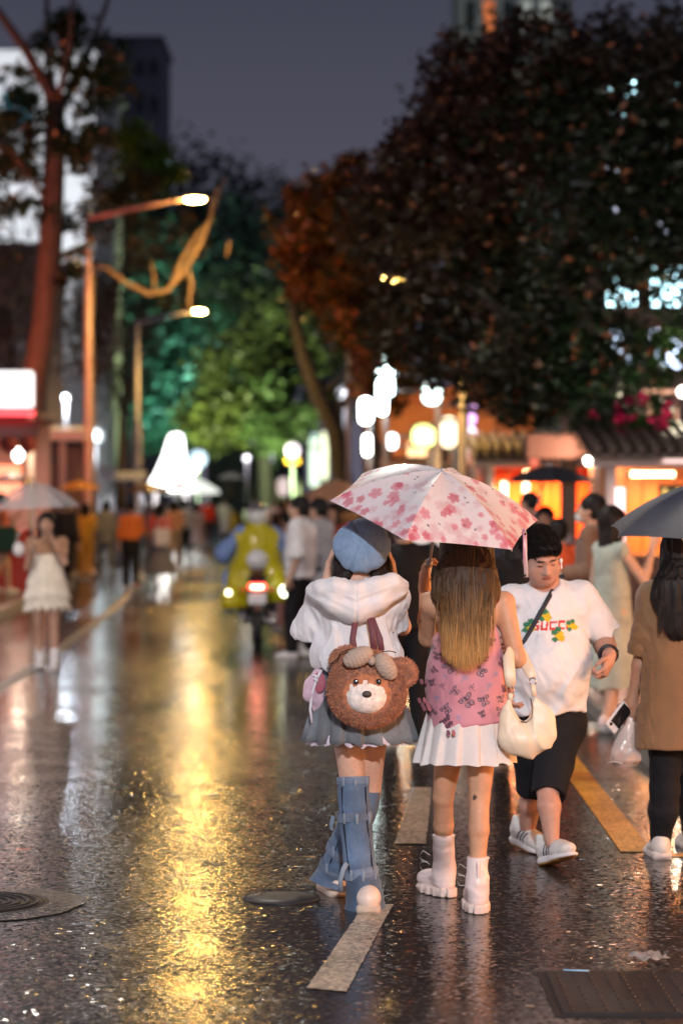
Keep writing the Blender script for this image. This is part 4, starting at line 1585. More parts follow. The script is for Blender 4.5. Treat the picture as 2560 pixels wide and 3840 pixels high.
# white railings and pale awnings further along the left pavement
f = empty('fence', (0, 0, .1), 'white pale fence panels along the left pavement', 'fence')
for i in range(14):
    y = 58 + i * 1.7
    x = kl(y) - 1.6
    a = math.atan2(kl(y + 1) - kl(y - 1), 2)
    obj('panel', box((x, y, .75), (.06, 1.5, 1.3), rotz(-a), .01), M('white_panel', (.72, .74, .8), .5), f, smooth=False)
    obj('fence_post', box((x, y + .85, .75), (.09, .09, 1.5), None, .01), M('white_panel', (.72, .74, .8), .5), f, smooth=False)
for i, (lb, u, d, w, c_) in enumerate((('long white awning behind the nearer lamp pole', 300, 66, 1.9, (.75, .8, .9)), ('white awning beyond the farther lamp pole', 450, 76, 1.6, (.75, .8, .9)))):
    c = P(u, 1800, d)
    o = empty('awning', (c[0], d, 0), lb, 'awning')
    obj('cover', prism([(-w / 2, -.6, 2.15 + .1 * i), (-w / 2, .8, 2.5), (-w / 2, .8, 2.56), (-w / 2, -.6, 2.21 + .1 * i)], (w, 0, 0)), M('white_awning', c_, .5), o, smooth=False)
    for sx in (-1, 1):
        obj('leg', tube([(sx * w * .45, -.5, .1), (sx * w * .45, -.5, 2.2)], .03, 6), GALV, o)
        obj('leg', tube([(sx * w * .45, .7, .1), (sx * w * .45, .7, 2.45)], .03, 6), GALV, o)
    lamp('awning_light', (0, -.2, 2.0), o, 'AREA', 70, (.9, .93, 1.), (.8, .4), (0, 0, 0))  # no lamp part; light added to brighten the house and fence

# ------------------------------------------------------------------ trees
BARK = M('bark', (.085, .06, .05), .8, var=.3, vs=9, bump=.6, bs=30, stretch=(1, 1, .3))
BARK_D = M('dark_bark', (.06, .055, .06), .75, var=.3, vs=9, bump=.6, bs=30, stretch=(1, 1, .3))
LEAFM = M('leaves', rough=.36, var=.2, vs=3, attr=True, twoside=.18, spec=.5)


def leaves(blobs, size, base, seed=0, clump=.35, jit=.5, young=(0, (0, 0, 0))):  # young: share and colour of leaves tinted to paint in red light
    """folded leaf faces gathered in clumps through ellipsoids; blobs = (centre, radii, leaves, colour or None)"""
    r = np.random.default_rng(seed)
    Vs, Cs = [], []
    for c, rad, n, colr in blobs:
        nc = max(6, n // 28)
        g = r.normal(size=(nc, 3))
        g /= np.linalg.norm(g, axis=1, keepdims=True)
        cc = np.asarray(c) + g * (r.uniform(.15, 1, (nc, 1)) ** .4) * np.asarray(rad) * r.uniform(.88, 1.1, (nc, 1))
        which = r.integers(0, nc, n)
        p = cc[which] + r.normal(size=(n, 3)) * clump * np.asarray(rad).mean() * .4
        R1 = r.normal(size=(n, 3))
        R1[:, 2] *= .6
        R1 /= np.linalg.norm(R1, axis=1, keepdims=True)
        R2 = np.cross(R1, r.normal(size=(n, 3)))
        R2 /= np.linalg.norm(R2, axis=1, keepdims=True)
        N = np.cross(R1, R2)
        s = size * r.uniform(.6, 1.3, (n, 1))
        q = np.stack((p - R1 * s * .5, p + R2 * s * .24 + N * s * .10, p + R1 * s * .5 - N * s * .08, p - R2 * s * .24 + N * s * .10), 1)
        b = np.asarray(base if colr is None else colr)
        tone = r.uniform(1 - jit * 1.4, 1 + jit * 1.4, (nc, 1))[which] * r.uniform(.75, 1.25, (n, 1))
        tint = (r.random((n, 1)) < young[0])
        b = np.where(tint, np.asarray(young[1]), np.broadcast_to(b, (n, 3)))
        Vs.append(q.reshape(-1, 3))
        Cs.append(np.repeat(b * tone, 4, 0))
    V = np.concatenate(Vs)
    m = len(V) // 4
    k = np.arange(m) * 4
    F = np.concatenate((np.stack((k, k + 1, k + 2), 1), np.stack((k, k + 2, k + 3), 1)))
    return V, [F], np.concatenate(Cs)


def tree(label, base, trunk, limbs, blobs, size, col, seed, bark=None, clump=.35, group=None, name='tree', young=(0, (0, 0, 0))):
    o = empty(name, tuple(base), label, 'tree', group)
    b = np.asarray(base, float)
    bark = bark or BARK
    obj('trunk', tube(np.asarray(trunk[0]) - b, trunk[1], 12), bark, o)
    for p, r in limbs:
        obj('branch', tube(np.asarray(p) - b, r, 7), bark, o)
    if blobs:
        V, F, C = leaves([(np.asarray(c) - b, r_, n, cc) for c, r_, n, cc in blobs], size, col, seed, clump, young=young)
        obj('crown', (V, F), LEAFM, o, col=C, smooth=False, kind='stuff')
    return o


def blob(u, v, ru, rv, d, n, dd=None, col=None):
    k = d / FPX
    return (P(u, v, d), (ru * k, (dd or (ru + rv) / 2 * k), rv * k), n, col)


def limb(pts, d, r0, r1, dy=0.):
    m = len(pts)
    return [P(u, v, d + dy * i / max(m - 1, 1)) for i, (u, v) in enumerate(pts)], np.linspace(r0, r1, m)


# red-lit tree on the left
d = 46.5
base = P(120, 1500, d)
base[2] = .1
tk, tr = limb([(110, 2190), (112, 1900), (125, 1480), (170, 1200), (192, 900), (205, 620), (208, 380)], d, .3, .19)
lim = [limb([(208, 420), (180, 330), (100, 190), (0, 50), (-90, -60)], d, .14, .05, -1), limb([(208, 400), (190, 260), (180, 120), (175, -60)], d, .09, .04, 1),
       limb([(210, 420), (235, 300), (262, 150), (275, -40)], d, .08, .03, -1), limb([(215, 420), (280, 320), (340, 180), (400, 20), (420, -60)], d, .10, .03, 1),
       limb([(205, 470), (270, 500), (300, 400), (330, 330)], d, .05, .02, 0), limb([(190, 900), (250, 820), (330, 760), (420, 690)], d, .06, .02, 1),
       limb([(160, 1010), (230, 960), (300, 930), (345, 910)], d, .09, .06, 2), limb([(185, 760), (100, 640), (30, 560)], d, .06, .02, -1)]
tree('tall tree on the left with trunk and forked branches lit red', base, (tk, tr), lim,
     [blob(80, 480, 150, 100, d, 800), blob(250, 170, 110, 120, d, 700), blob(370, 320, 140, 90, d, 700), blob(300, 560, 120, 80, d, 500), blob(110, 620, 130, 70, d, 400),
      blob(480, 560, 120, 100, d + 3, 800, None, (.10, .16, .015)), blob(600, 640, 80, 90, d + 3, 700, None, (.10, .18, .015)), blob(440, 690, 140, 70, d + 2, 500, None, (.08, .08, .015)), blob(270, 820, 110, 70, d, 300), blob(260, 1040, 60, 90, d, 160), blob(40, 720, 150, 100, d, 400), blob(330, 480, 120, 100, d, 400),
      blob(70, 330, 120, 80, d, 300), blob(420, 200, 70, 80, d, 260)], .2, (.035, .06, .025), 3, clump=.5)
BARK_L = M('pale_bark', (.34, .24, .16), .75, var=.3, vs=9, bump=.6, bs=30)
# sagging branch lit orange by the lamp
ob = empty('tree', (P(345, 1000, 54)[0], 54, .1), 'leaning tree with a sagging branch lit orange below the lamp', 'tree')
b0 = np.array((P(345, 1000, 54)[0], 54, .1))
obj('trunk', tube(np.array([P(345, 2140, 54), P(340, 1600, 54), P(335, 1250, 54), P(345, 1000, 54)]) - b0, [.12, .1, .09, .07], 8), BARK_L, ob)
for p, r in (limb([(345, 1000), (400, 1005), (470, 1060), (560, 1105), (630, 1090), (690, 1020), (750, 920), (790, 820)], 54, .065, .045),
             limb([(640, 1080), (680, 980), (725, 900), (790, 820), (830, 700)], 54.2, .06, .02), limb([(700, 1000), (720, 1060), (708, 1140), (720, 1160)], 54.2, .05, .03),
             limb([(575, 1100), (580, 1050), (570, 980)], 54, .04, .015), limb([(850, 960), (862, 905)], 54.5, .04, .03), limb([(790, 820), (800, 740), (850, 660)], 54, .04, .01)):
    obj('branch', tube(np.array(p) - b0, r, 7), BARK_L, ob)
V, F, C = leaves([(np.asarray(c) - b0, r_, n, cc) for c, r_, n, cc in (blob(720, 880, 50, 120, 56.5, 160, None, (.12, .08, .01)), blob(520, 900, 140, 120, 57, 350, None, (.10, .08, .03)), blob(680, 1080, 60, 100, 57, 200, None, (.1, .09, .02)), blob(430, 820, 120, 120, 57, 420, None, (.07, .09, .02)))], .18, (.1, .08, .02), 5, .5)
obj('crown', (V, F), LEAFM, ob, col=C, smooth=False, kind='stuff')
# bare bushy trees against the house on the left
for i, (lb, u, v0, d, ru, rv, cc) in enumerate((('bare bushy tree at the far left in front of the pinkish house', 30, 1150, 60, 190, 330, (.15, .12, .11)), ('bare twiggy tree right of the red-lit trunk', 330, 1200, 62, 130, 260, (.13, .11, .09)),
                                                ('dark bushy tree behind the nearer lamp pole', 455, 1330, 86, 150, 300, (.05, .05, .03)))):
    b = P(u, 1900, d)
    b[2] = .1
    tk = ([b, b + (0, 0, 2), P(u + 10, v0 + 150, d)], [.2, .17, .12])
    lm = []
    rr = np.random.default_rng(i + 40)
    for kx in range(16):
        a = rr.uniform(-1, 1)
        st = np.array((u + 10, v0 + 150 + rr.uniform(-50, 150)))
        en = np.array((u + a * ru * 1.2, v0 - rv * rr.uniform(.1, 1.1)))
        md = (st + en) / 2 + rr.uniform(-40, 40, 2)
        lm.append(limb([tuple(st), tuple(md), tuple(en)], d, .06, .015, rr.uniform(-1.5, 1.5)))
    tree(lb, b, tk, lm, [blob(u, v0, ru, rv, d, 1500), blob(u + 30, v0 - 100, ru * .8, rv * .7, d, 700, None, tuple(np.array(cc) * (.8, 1.1, .6)))], .17, cc, 20 + i, clump=.5)
# far trees over the street, floodlit green
GL = (.05, .085, .06)
for i, (lb, bx, d, tk, bl) in enumerate((
        ('dark crown of the far left trees against the sky', 520, 128, [(520, 1850), (520, 1400), (540, 1000)], [blob(470, 900, 210, 340, 128, 1700, None, (.03, .05, .035)), blob(640, 800, 190, 300, 130, 1700, None, (.03, .055, .04)), blob(520, 1250, 210, 320, 128, 1700, None, (.03, .07, .05)), blob(830, 830, 190, 240, 132, 1600, None, (.03, .06, .05)), blob(990, 870, 150, 220, 134, 1200, None, (.025, .05, .04))]),
        ('tree floodlit teal green in the middle of the street view', 700, 118, [(690, 1860), (700, 1500), (720, 1200)], [blob(680, 1150, 230, 350, 118, 2900, None, GL), blob(860, 1060, 220, 300, 120, 2400, None, GL), blob(620, 1500, 170, 200, 116, 1500, None, (.035, .08, .055)), blob(780, 1420, 200, 240, 115, 1900, None, GL), blob(1050, 1000, 180, 260, 121, 1700, None, (.035, .07, .05)), blob(460, 1450, 150, 260, 117, 1400, None, (.03, .06, .05))]),
        ('tree floodlit yellow green beside the leaning dark trunk', 960, 108, [(1000, 1860), (990, 1600), (970, 1400)], [blob(900, 1450, 190, 200, 108, 1900, None, (.10, .12, .045)), blob(1020, 1320, 180, 220, 109, 1700, None, (.085, .11, .045)), blob(1050, 1560, 150, 140, 106, 1100, None, (.07, .11, .05)), blob(800, 1590, 140, 110, 107, 1000, None, (.11, .13, .045)), blob(1180, 1230, 180, 200, 112, 1500, None, (.05, .09, .05)), blob(1270, 1400, 130, 190, 112, 1100, None, (.04, .08, .05)), blob(950, 1180, 200, 180, 112, 1500, None, (.06, .10, .05))]))):
    b = P(bx, 1900, d)
    b[2] = .1
    t_ = limb(tk, d, .35, .22)
    t_[0][0][2] = .1
    tree(lb, b, t_, [], bl, .5, GL, 60 + i, BARK_D, clump=.45, group='trees far down the street')
for lb, x, y, z, pw, cl, tgt in (('green floodlight under the teal tree', P(690, 1840, 107)[0], 107, 1.3, 19000, (.34, .92, .70), (0, 8, 9)), ('yellow-green floodlight under the yellow green tree', P(930, 1840, 97)[0], 97, 1.3, 13000, (.82, 1., .42), (0, 11, 5.))):
    o = empty('flood_lamp', (x, y, .1), lb, 'floodlight')
    obj('housing', box((0, 0, z), (.4, .25, .3), rotx(.9), .03), METAL_D, o)
    obj('stake', tube([(0, 0, 0), (0, 0, z - .1)], .03, 6), METAL_D, o)
    dv = nrm(tgt)
    li = lamp('flood_light', (0, .1, z + .25), o, 'SPOT', pw, cl, .3, None, math.radians(85), .8)
    li.rotation_euler = Vector(dv).to_track_quat('-Z', 'Y').to_euler()
# leaning dark trunk
d = 84
b = P(1275, 1900, d)
b[2] = .1
t_ = limb([(1285, 2060), (1280, 1800), (1258, 1620), (1190, 1480), (1140, 1340), (1105, 1200), (1085, 1080)], d, .42, .14)
tree('leaning dark trunk with a forked limb in the middle distance', b, t_, [limb([(1255, 1610), (1270, 1520), (1330, 1490), (1420, 1450)], d, .26, .08, 1), limb([(1180, 1470), (1230, 1460), (1300, 1400)], d, .14, .05)],
     [blob(1330, 1330, 120, 150, d + 3, 500, None, (.05, .09, .05)), blob(1230, 1180, 130, 120, d + 3, 400, None, (.05, .09, .04))], .35, GL, 80, BARK_D, clump=.6)
# the big tree on the right
d = 31
b = P(2330, 1900, d)
b[2] = .1
t_ = limb([(2330, 2280), (2320, 1900), (2300, 1600), (2230, 1250), (2150, 900)], d + 1, .3, .15)
lim = [limb([(2300, 1600), (2100, 1350), (1850, 1150), (1600, 1000)], d, .14, .03, -.5), limb([(2230, 1250), (2000, 950), (1800, 700), (1650, 450)], d, .12, .03, .5), limb([(2150, 900), (2100, 600), (1950, 300), (1850, 150)], d, .1, .03, -.5),
       limb([(2200, 1100), (2350, 800), (2420, 500), (2500, 200)], d, .12, .03, .3), limb([(1850, 1150), (1600, 1250), (1450, 1200)], d, .06, .02, 1), limb([(2300, 1500), (2450, 1300), (2560, 1200)], d, .1, .04, .2)]
DK = (.020, .032, .014)
RD = (.05, .022, .014)  # red light on the left and top edges, put into leaf colour
bl = [blob(2150, 760, 520, 560, d, 9000, 1.9, DK), blob(1800, 620, 330, 380, d, 4200, 1.5, RD), blob(1640, 900, 330, 360, d, 4200, 1.5, (.045, .03, .012)), blob(1760, 330, 190, 210, d, 1800, 1., RD),
      blob(1950, 250, 260, 190, d, 2200, 1.2, RD), blob(2350, 300, 280, 280, d, 3200, 1.3, (.035, .025, .016)), blob(2450, 780, 260, 360, d, 3300, 1.4, DK), blob(1560, 1230, 210, 210, d, 1800, 1., (.05, .038, .014)),
      blob(1880, 1300, 330, 230, d, 3000, 1.4, (.026, .026, .014)), blob(2180, 1340, 300, 200, d, 2600, 1.2, (.016, .04, .014)), blob(1480, 760, 160, 170, d, 1100, .8, RD), blob(1590, 560, 150, 180, d, 1000, .8, RD), blob(2470, 1300, 170, 140, d, 480, 1., (.025, .065, .014)), blob(1950, 1500, 170, 90, d, 700, 1., (.022, .03, .014)),
      blob(2200, 1530, 160, 70, d, 600, .8, (.02, .05, .014)), blob(2560, 500, 160, 500, d + 1, 2600, 1.2, DK)]
tree('huge round tree overhanging the right pavement, its leaves coloured red at the edges as if lit', b, t_, lim, bl, .15, DK, 91, BARK, clump=.3, young=(.05, (.36, .13, .06)))  # scattered bright leaves are painted red highlights
d = 47
b = P(1390, 1900, d)
b[2] = .1
t_ = limb([(1395, 2160), (1395, 1800), (1385, 1500), (1330, 1200), (1280, 1000)], d, .2, .1)
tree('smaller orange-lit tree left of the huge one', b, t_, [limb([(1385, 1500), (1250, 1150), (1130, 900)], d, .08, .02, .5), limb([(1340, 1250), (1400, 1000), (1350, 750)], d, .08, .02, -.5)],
     [blob(1290, 900, 250, 260, d, 2700, 1.3, (.12, .075, .015)), blob(1190, 770, 140, 130, d, 800, .8, (.12, .07, .015)), blob(1150, 960, 105, 190, d, 900, .8, (.14, .062, .01)), blob(1390, 1150, 170, 200, d, 1500, 1., (.11, .065, .01)), blob(1450, 1380, 130, 150, d, 900, .8, (.13, .08, .01)), blob(1400, 690, 150, 110, d, 900, .8, (.09, .04, .014)), blob(1500, 950, 140, 260, d, 1200, 1., (.09, .045, .014))], .24, (.14, .07, .012), 93, BARK, clump=.36, young=(.05, (.4, .13, .03)))  # orange lamplight is put into these leaf colours too
# flowering planter over the nearest stall
d = 28.6
pb = empty('flowering_bush', (P(2350, 1700, d)[0], d, 2.5), 'bougainvillea with magenta flowers hanging over the tiled stall roof', 'bush')
b0 = np.array((P(2350, 1700, d)[0], d, 2.5))
obj('planter', box((.1, .1, -.18), (2.6, .3, .3), None, .02), M('terracotta', (.25, .1, .06), .7), pb, smooth=False)
obj('stem', tube([(-.2, .1, -.1), (-.3, .0, .3), (-.1, -.1, .6)], [.03, .02, .01], 6), BARK, pb)
V, F, C = leaves([(np.asarray(c) - b0, r_, n, cc) for c, r_, n, cc in (blob(2420, 1640, 220, 60, d, 1200, .3, (.03, .08, .015)), blob(2380, 1520, 160, 70, d, 500, .3, (.03, .07, .015)), blob(2250, 1560, 120, 90, d, 500, .3, (.02, .04, .015)))], .09, (.03, .07, .02), 95, .5)
obj('foliage', (V, F), LEAFM, pb, col=C, smooth=False, kind='stuff')
V, F, C = leaves([(np.asarray(c) - b0, r_, n, cc) for c, r_, n, cc in (blob(2340, 1555, 35, 45, d - .4, 60, .1, None), blob(2380, 1490, 40, 40, d - .4, 40, .1, None), blob(2215, 1555, 25, 15, d - .4, 24, .05, None), blob(2310, 1630, 18, 22, d - .4, 24, .05, None), blob(2490, 1570, 40, 40, d - .4, 40, .1, None), blob(2440, 1635, 12, 14, d - .4, 10, .05, None))], .09, (.75, .02, .13), 96, .6, )
obj('blossom', (V, F), LEAFM, pb, col=C, smooth=False, kind='stuff')

# ------------------------------------------------------------------ people and umbrellas of the middle distance and background
BLK, WHT, GRY = (.012, .012, .014), (.72, .72, .74), (.2, .2, .22)
HB = (.012, .010, .010)


def at(u, d):
    x = (u - 1280) * d / FPX
    z = .1225 if (x > kr(d) + .16 or x < kl(d) - .16) else 0.
    return (x, d, z)


def grip_of(o, J, q='R'):
    m = Matrix.Translation(o.location) @ o.rotation_euler.to_matrix().to_4x4()
    w = J['wr' + q] + nrm(J['wr' + q] - J['el' + q]) * .07 * J['s']
    return np.array(m @ Vector(w))


def brolly(label, person_, hub_uv, R, h, mat, ribs=8, axis=(0, 0, 1), q='R', **k):
    o, J = person_
    g = grip_of(o, J, q)
    hub = P(hub_uv[0], hub_uv[1], g[1])
    return umbrella(label, hub, hub - g if axis is None else axis, R, h, mat, ribs, grip=g, **k)


UM = lambda n, c, t=.25, **k: M('umbrella_cloth_' + n, c, .4, var=.06, twoside=t, **k)
CLEAR = M('clear_vinyl', (.85, .87, .9), .08, var=0, alpha=.36, spec=.8)

# girl with the clear umbrella on the left
g1 = person('young woman in cream ruffled mini dress walking forward under a clear umbrella', at(178, 24.1), math.pi, 1.56, False, .12, ('face', 'umb'), 1,
            ('cardigan', (.5, .28, .16), .74, 1.6, .012), None, ('long', HB), None, .010, f=.85)
s = g1[1]['s']
for i, (z0, z1, r0, r1) in enumerate(((1.22, .92, (.115, .095), (.19, .17)), (1.0, .76, (.15, .13), (.225, .2)), (.86, .64, (.17, .15), (.23, .2)))):
    obj('dress_tier', skirt_mesh(z0 * s, z1 * s, r0, r1, pleats=18, amp=.22, nz=10, per=5, seed=i, hemwave=.03), cloth((.84, .78, .66), .7, 'lace'), g1[0])
obj('bodice', top_solid(g1[1], 1.02 * s, 0, .012, .85).plane((0, 0, 1.27 * s), (0, 0, 1)).mesh(.012), cloth((.72, .6, .48)), g1[0])
for q in 'LR':
    an = g1[1]['an' + q]
    U, B = shoe_mesh(an, (0, 1, 0), s, high=.12, sole=.035)
    U.cap(an, an + np.array((0, -.005, .1)), .045, .048, .02)
    b = obj('boot', U.mesh(.010), cloth((.75, .75, .77), .4), g1[0])
    obj('sole', B.mesh(.010), cloth((.7, .7, .7), .5), b)
umbrella('clear see-through umbrella held by the woman in the cream dress', P(128, 1808, 24.0), (-.05, 0, 1), .45, .26, CLEAR, 8, grip=grip_of(*g1, 'R'), res=(10, 10), metal=(.5, .5, .52))
hb = empty('handbag', tuple(P(72, 2060, 23.9)), 'small round white bag carried by the woman in the cream dress', 'bag')
obj('body', S().ell((0, 0, 0), (.06, .035, .075)).mesh(.01), cloth((.75, .75, .76), .4), hb)
obj('strap', tube([(-.03, 0, .06), (.0, .0, .16), (.06, 0, .22)], .006, 6), cloth((.6, .6, .6)), hb)

pe = person('woman with a green bag at the left edge, half outside the picture', at(8, 40), -1.3, 1.66, False, .3, ('umb', 'bent'), 1, ('shirt', (.5, .1, .04), .58, .6, .02), ('skirt', (.02, .06, .05), .42), ('long', HB), (.7, .65, .62), .016)
brolly('dark red umbrella at the left edge of the picture', pe, (45, 1772), .45, .17, UM('dark_red', (.13, .03, .03)), q='L')
gbg = empty('tote_bag', tuple(P(25, 2010, 39.6)), 'dark green tote bag carried at the left edge', 'bag')
obj('body', box((0, 0, -.05), (.36, .12, .42), None, .03), cloth((.015, .07, .05)), gbg, smooth=False)
for sx in (-.04, .04):
    obj('handle', tube([(-.1, sx, .15), (-.08, sx, .32), (.08, sx, .32), (.1, sx, .15)], .012, 6), cloth((.015, .07, .05)), gbg)
pe = person('person in yellow behind the nearer lamp pole', at(322, 50), 0, 1.6, False, .2, ('hang', 'umb'), 1, ('shirt', (.6, .38, .03), .5, .8, .02), ('trousers', (.5, .3, .03), 2.), ('long', HB), (.5, .5, .5), .018)
brolly('orange-yellow umbrella behind the nearer lamp pole', pe, (300, 1803), .46, .17, UM('orange_yellow', (.65, .28, .04)))
person('person in grey raincoat near the white fence', at(398, 56), .4, 1.62, False, .25, skin=2, top=('raincoat', (.2, .2, .23), .42, 2., .03), bottom=('trousers', (.13, .13, .15), 2.), hair=('short', HB), shoes=(.3, .3, .3), voxel=.02)
pa = person('woman in orange blouse and black trousers walking away under the brown umbrella', at(492, 45), .15, 1.64, False, .3, ('hang', 'umb'), 1, ('blouse', (.62, .15, .02), .55, 1.3, .02), ('trousers', BLK, 2.), ('pony', HB), (.4, .15, .1), .014)
person('woman in coral top and long grey skirt beside the woman in orange', at(600, 45.6), -.1, 1.62, False, .25, skin=1, top=('blouse', (.62, .10, .08), .6, .7, .016), bottom=('skirt', (.17, .17, .19), .17), hair=('long', HB), shoes=(.7, .65, .62), voxel=.014)
bb = empty('tote_bag', tuple(P(608, 2010, 45.3)), 'white square tote bag on the back of the woman with the grey skirt', 'bag')
obj('body', box((0, -.06, -.02), (.3, .1, .34), None, .03), cloth((.6, .6, .65)), bb, smooth=False)
obj('strap', tube([(-.1, -.03, .14), (-.04, .05, .38), (.06, .05, .38), (.12, -.03, .14)], .012, 6), cloth((.6, .6, .65)), bb)
brolly('dark brown umbrella shared by the woman in orange and the one in coral', pa, (555, 1812), .46, .17, UM('brown', (.16, .06, .04)))
pb_ = person('person in beige jacket under the light brown umbrella', at(652, 58), 0, 1.66, False, .25, ('hang', 'umb'), 1, ('jacket', (.38, .22, .16), .52, 1.8, .02), ('trousers', (.2, .18, .18), 2.), ('long', HB), (.5, .4, .35), .018)
brolly('light brown umbrella left of the white shirted walker', pb_, (668, 1806), .48, .18, UM('light_brown', (.5, .2, .10)))
person('person in white shirt and black trousers walking away far down the left', at(692, 64), .1, 1.66, True, .35, skin=1, top=('shirt', WHT, .52, .7, .025), bottom=('trousers', BLK, 2.), hair=('short', HB), shoes=(.5, .5, .5), voxel=.018)
person('person in pale pink skirt beside the white shirted walker', at(735, 66), 0, 1.6, False, .25, skin=3, top=('blouse', (.68, .5, .5), .6, .7, .016), bottom=('skirt', (.7, .55, .55), .3), hair=('long', HB), shoes=(.7, .6, .6), voxel=.02)
person('person in bright red jacket and dark trousers in the middle of the far street', at(775, 88), 0, 1.68, True, .3, skin=1, top=('jacket', (.62, .04, .02), .52, 1.9, .03), bottom=('trousers', (.04, .03, .05), 2.), hair=('short', HB), shoes=BLK, voxel=.02)
pc = person('person in pale clothes under the white umbrella', at(842, 96), math.pi, 1.66, False, .2, ('hang', 'umb'), 1, ('blouse', (.65, .68, .5), .5, 1., .02), ('trousers', (.6, .55, .5), 2.), ('short', HB), (.6, .6, .6), .022)
brolly('white umbrella far down the street', pc, (868, 1772), .55, .24, M('umbrella_cloth_white', (.8, .82, .78), .5, var=.03, twoside=.5))
person('child in yellow raincoat beside the white umbrella', at(873, 97), math.pi, 1.3, False, .1, skin=1, top=('raincoat', (.75, .5, .02), .3, 1.8, .03), bottom=('trousers', (.3, .25, .2), 2.), hair=('short', HB), shoes=(.3, .3, .3), voxel=.024)
for i, (u, d, rz, c1, c2, lb, mal) in enumerate(((1028, 92, 3., (.55, .42, .42), (.3, .25, .25), 'person in pale mauve coat left of the dark group', False), (1058, 52, .4, (.03, .02, .025), BLK, 'person in black coat, leftmost of the dark group', True),
                                                 (1092, 47, 2.6, (.05, .03, .03), BLK, 'person in dark brown jacket in the middle of the dark group', True), (1118, 60, .2, (.06, .05, .06), (.05, .05, .06), 'person in charcoal jacket behind the white tee man', True),
                                                 (1215, 44, 3., (.35, .09, .04), BLK, 'person in rust top under the peach umbrella, farther one', False), (1325, 40, .3, (.05, .03, .03), BLK, 'person in black behind the beret girl', True),
                                                 (1425, 34, 3.1, (.08, .05, .05), BLK, 'dark clothed person behind the pink umbrella stem', True), (940, 105, .2, (.2, .2, .24), (.1, .1, .12), 'distant person in grey near the twin headlights', True),
                                                 (560, 74, 3., (.4, .3, .3), (.2, .2, .2), 'distant person in dusty pink behind the brown umbrella', False), (445, 70, .1, (.25, .25, .3), (.12, .12, .14), 'distant person in slate grey by the white awning', True),
                                                 (628, 100, .1, (.5, .45, .42), (.15, .15, .17), 'distant person in cream below the glowing cone', False), (250, 46, -.6, (.04, .04, .045), BLK, 'person in black behind the clear umbrella', True),
                                                 (1700, 33, 3.2, (.35, .3, .3), BLK, 'person in grey top among the stalls behind the long haired woman', False), (1985, 27, 1.2, (.03, .03, .03), BLK, 'black haired person right behind the pink umbrella edge', True))):
    person(lb, at(u, d), rz, 1.6 + .1 * ((i * 7) % 3) / 2, mal, .25, skin=i % 4, top=('coat' if mal else 'blouse', c1, .5, 1.8 if mal else .8, .025), bottom=('trousers', c2, 2.), hair=(('short', 'long')[not mal], HB), shoes=(.15, .15, .15), voxel=.018 if d < 60 else .024)

# white tee man and his neighbours
wm = person('young man in oversized white tee and black trousers standing sideways left of the beret girl', at(1125, 25.7), 1.35, 1.72, True, .16, ('hang', 'hang'), 1, ('t_shirt', (.75, .75, .77), .50, .95, .045), ('trousers', BLK, 2.), ('short', HB), (.7, .7, .72), .010)
person('person in light grey cardigan beside the white tee man', at(1196, 27.2), 1.2, 1.7, True, .2, skin=1, top=('cardigan', (.45, .44, .48), .42, 1.8, .035), bottom=('trousers', BLK, 2.), hair=('short', HB), shoes=(.5, .5, .5), voxel=.013)
person('person in dusty pink trousers beyond the scooter', at(1078, 31), .5, 1.55, False, .2, skin=1, top=('blouse', (.45, .25, .25), .52, .8, .02), bottom=('trousers', (.5, .27, .26), 2.), hair=('short', HB), shoes=(.4, .4, .4), voxel=.015)
pk = person('person in dark red top under the peach umbrella', at(1245, 30.5), 3., 1.63, False, .2, ('hang', 'umb'), 1, ('blouse', (.3, .05, .03), .55, .7, .016), ('trousers', BLK, 2.), ('long', HB), (.3, .2, .2), .014)
brolly('peach umbrella partly hidden by the pink flowered one', pk, (1262, 1800), .5, .27, UM('peach', (.8, .42, .25), .4), ribs=8)

# close behind the women and the man
person('person in black from head to toe between the two women', at(1515, 16.5), .2, 1.62, True, .2, skin=2, top=('jacket', (.010, .010, .012), .5, 1.9, .03), bottom=('trousers', (.010, .010, .012), 2.), hair=('short', HB), shoes=BLK, voxel=.012)
person('person in white top seen past the umbrella handle', at(1612, 19), 2.6, 1.66, False, .2, skin=1, top=('blouse', (.68, .64, .62), .5, .6, .02), bottom=('trousers', (.05, .05, .06), 2.), hair=('long', HB), shoes=(.5, .5, .5), voxel=.012)
person('person in navy top and pale skirt behind the long haired woman', at(1812, 18.2), .1, 1.58, False, .2, skin=3, top=('blouse', (.02, .03, .07), .55, .3, .018), bottom=('skirt', (.6, .5, .48), .3), hair=('bun', HB), shoes=(.5, .5, .5), voxel=.012)
person('person in black jacket directly behind the man in the printed tee', at(1935, 15.2), .1, 1.56, True, .2, skin=2, top=('jacket', (.010, .010, .011), .5, 1.9, .03), bottom=('trousers', BLK, 2.), hair=('long', HB), shoes=BLK, voxel=.012)
person('person in red orange jacket behind the shoulder of the printed tee man', at(2092, 21), .1, 1.52, False, .2, skin=1, top=('jacket', (.72, .10, .02), .5, 1.9, .03), bottom=('trousers', BLK, 2.), hair=('short', HB), shoes=BLK, voxel=.013)
ub = person('person in grey tee with a dark shoulder strap under the black umbrella', at(2042, 22.5), 2.9, 1.62, True, .2, ('hang', 'umb'), 2, ('t_shirt', (.38, .33, .34), .5, .6, .025), ('trousers', BLK, 2.), ('short', HB), BLK, .012)
obj('shoulder_strap', tube([(-.12, .12, 1.42), (-.02, .17, 1.25), (.10, .15, 1.05)], .02, 6, flat=((0, 1, 0), .3)), cloth(BLK), ub[0])
brolly('wide black umbrella before the red lit stall', ub, (2062, 1746), .42, .15, UM('black', (.018, .017, .02), .04))
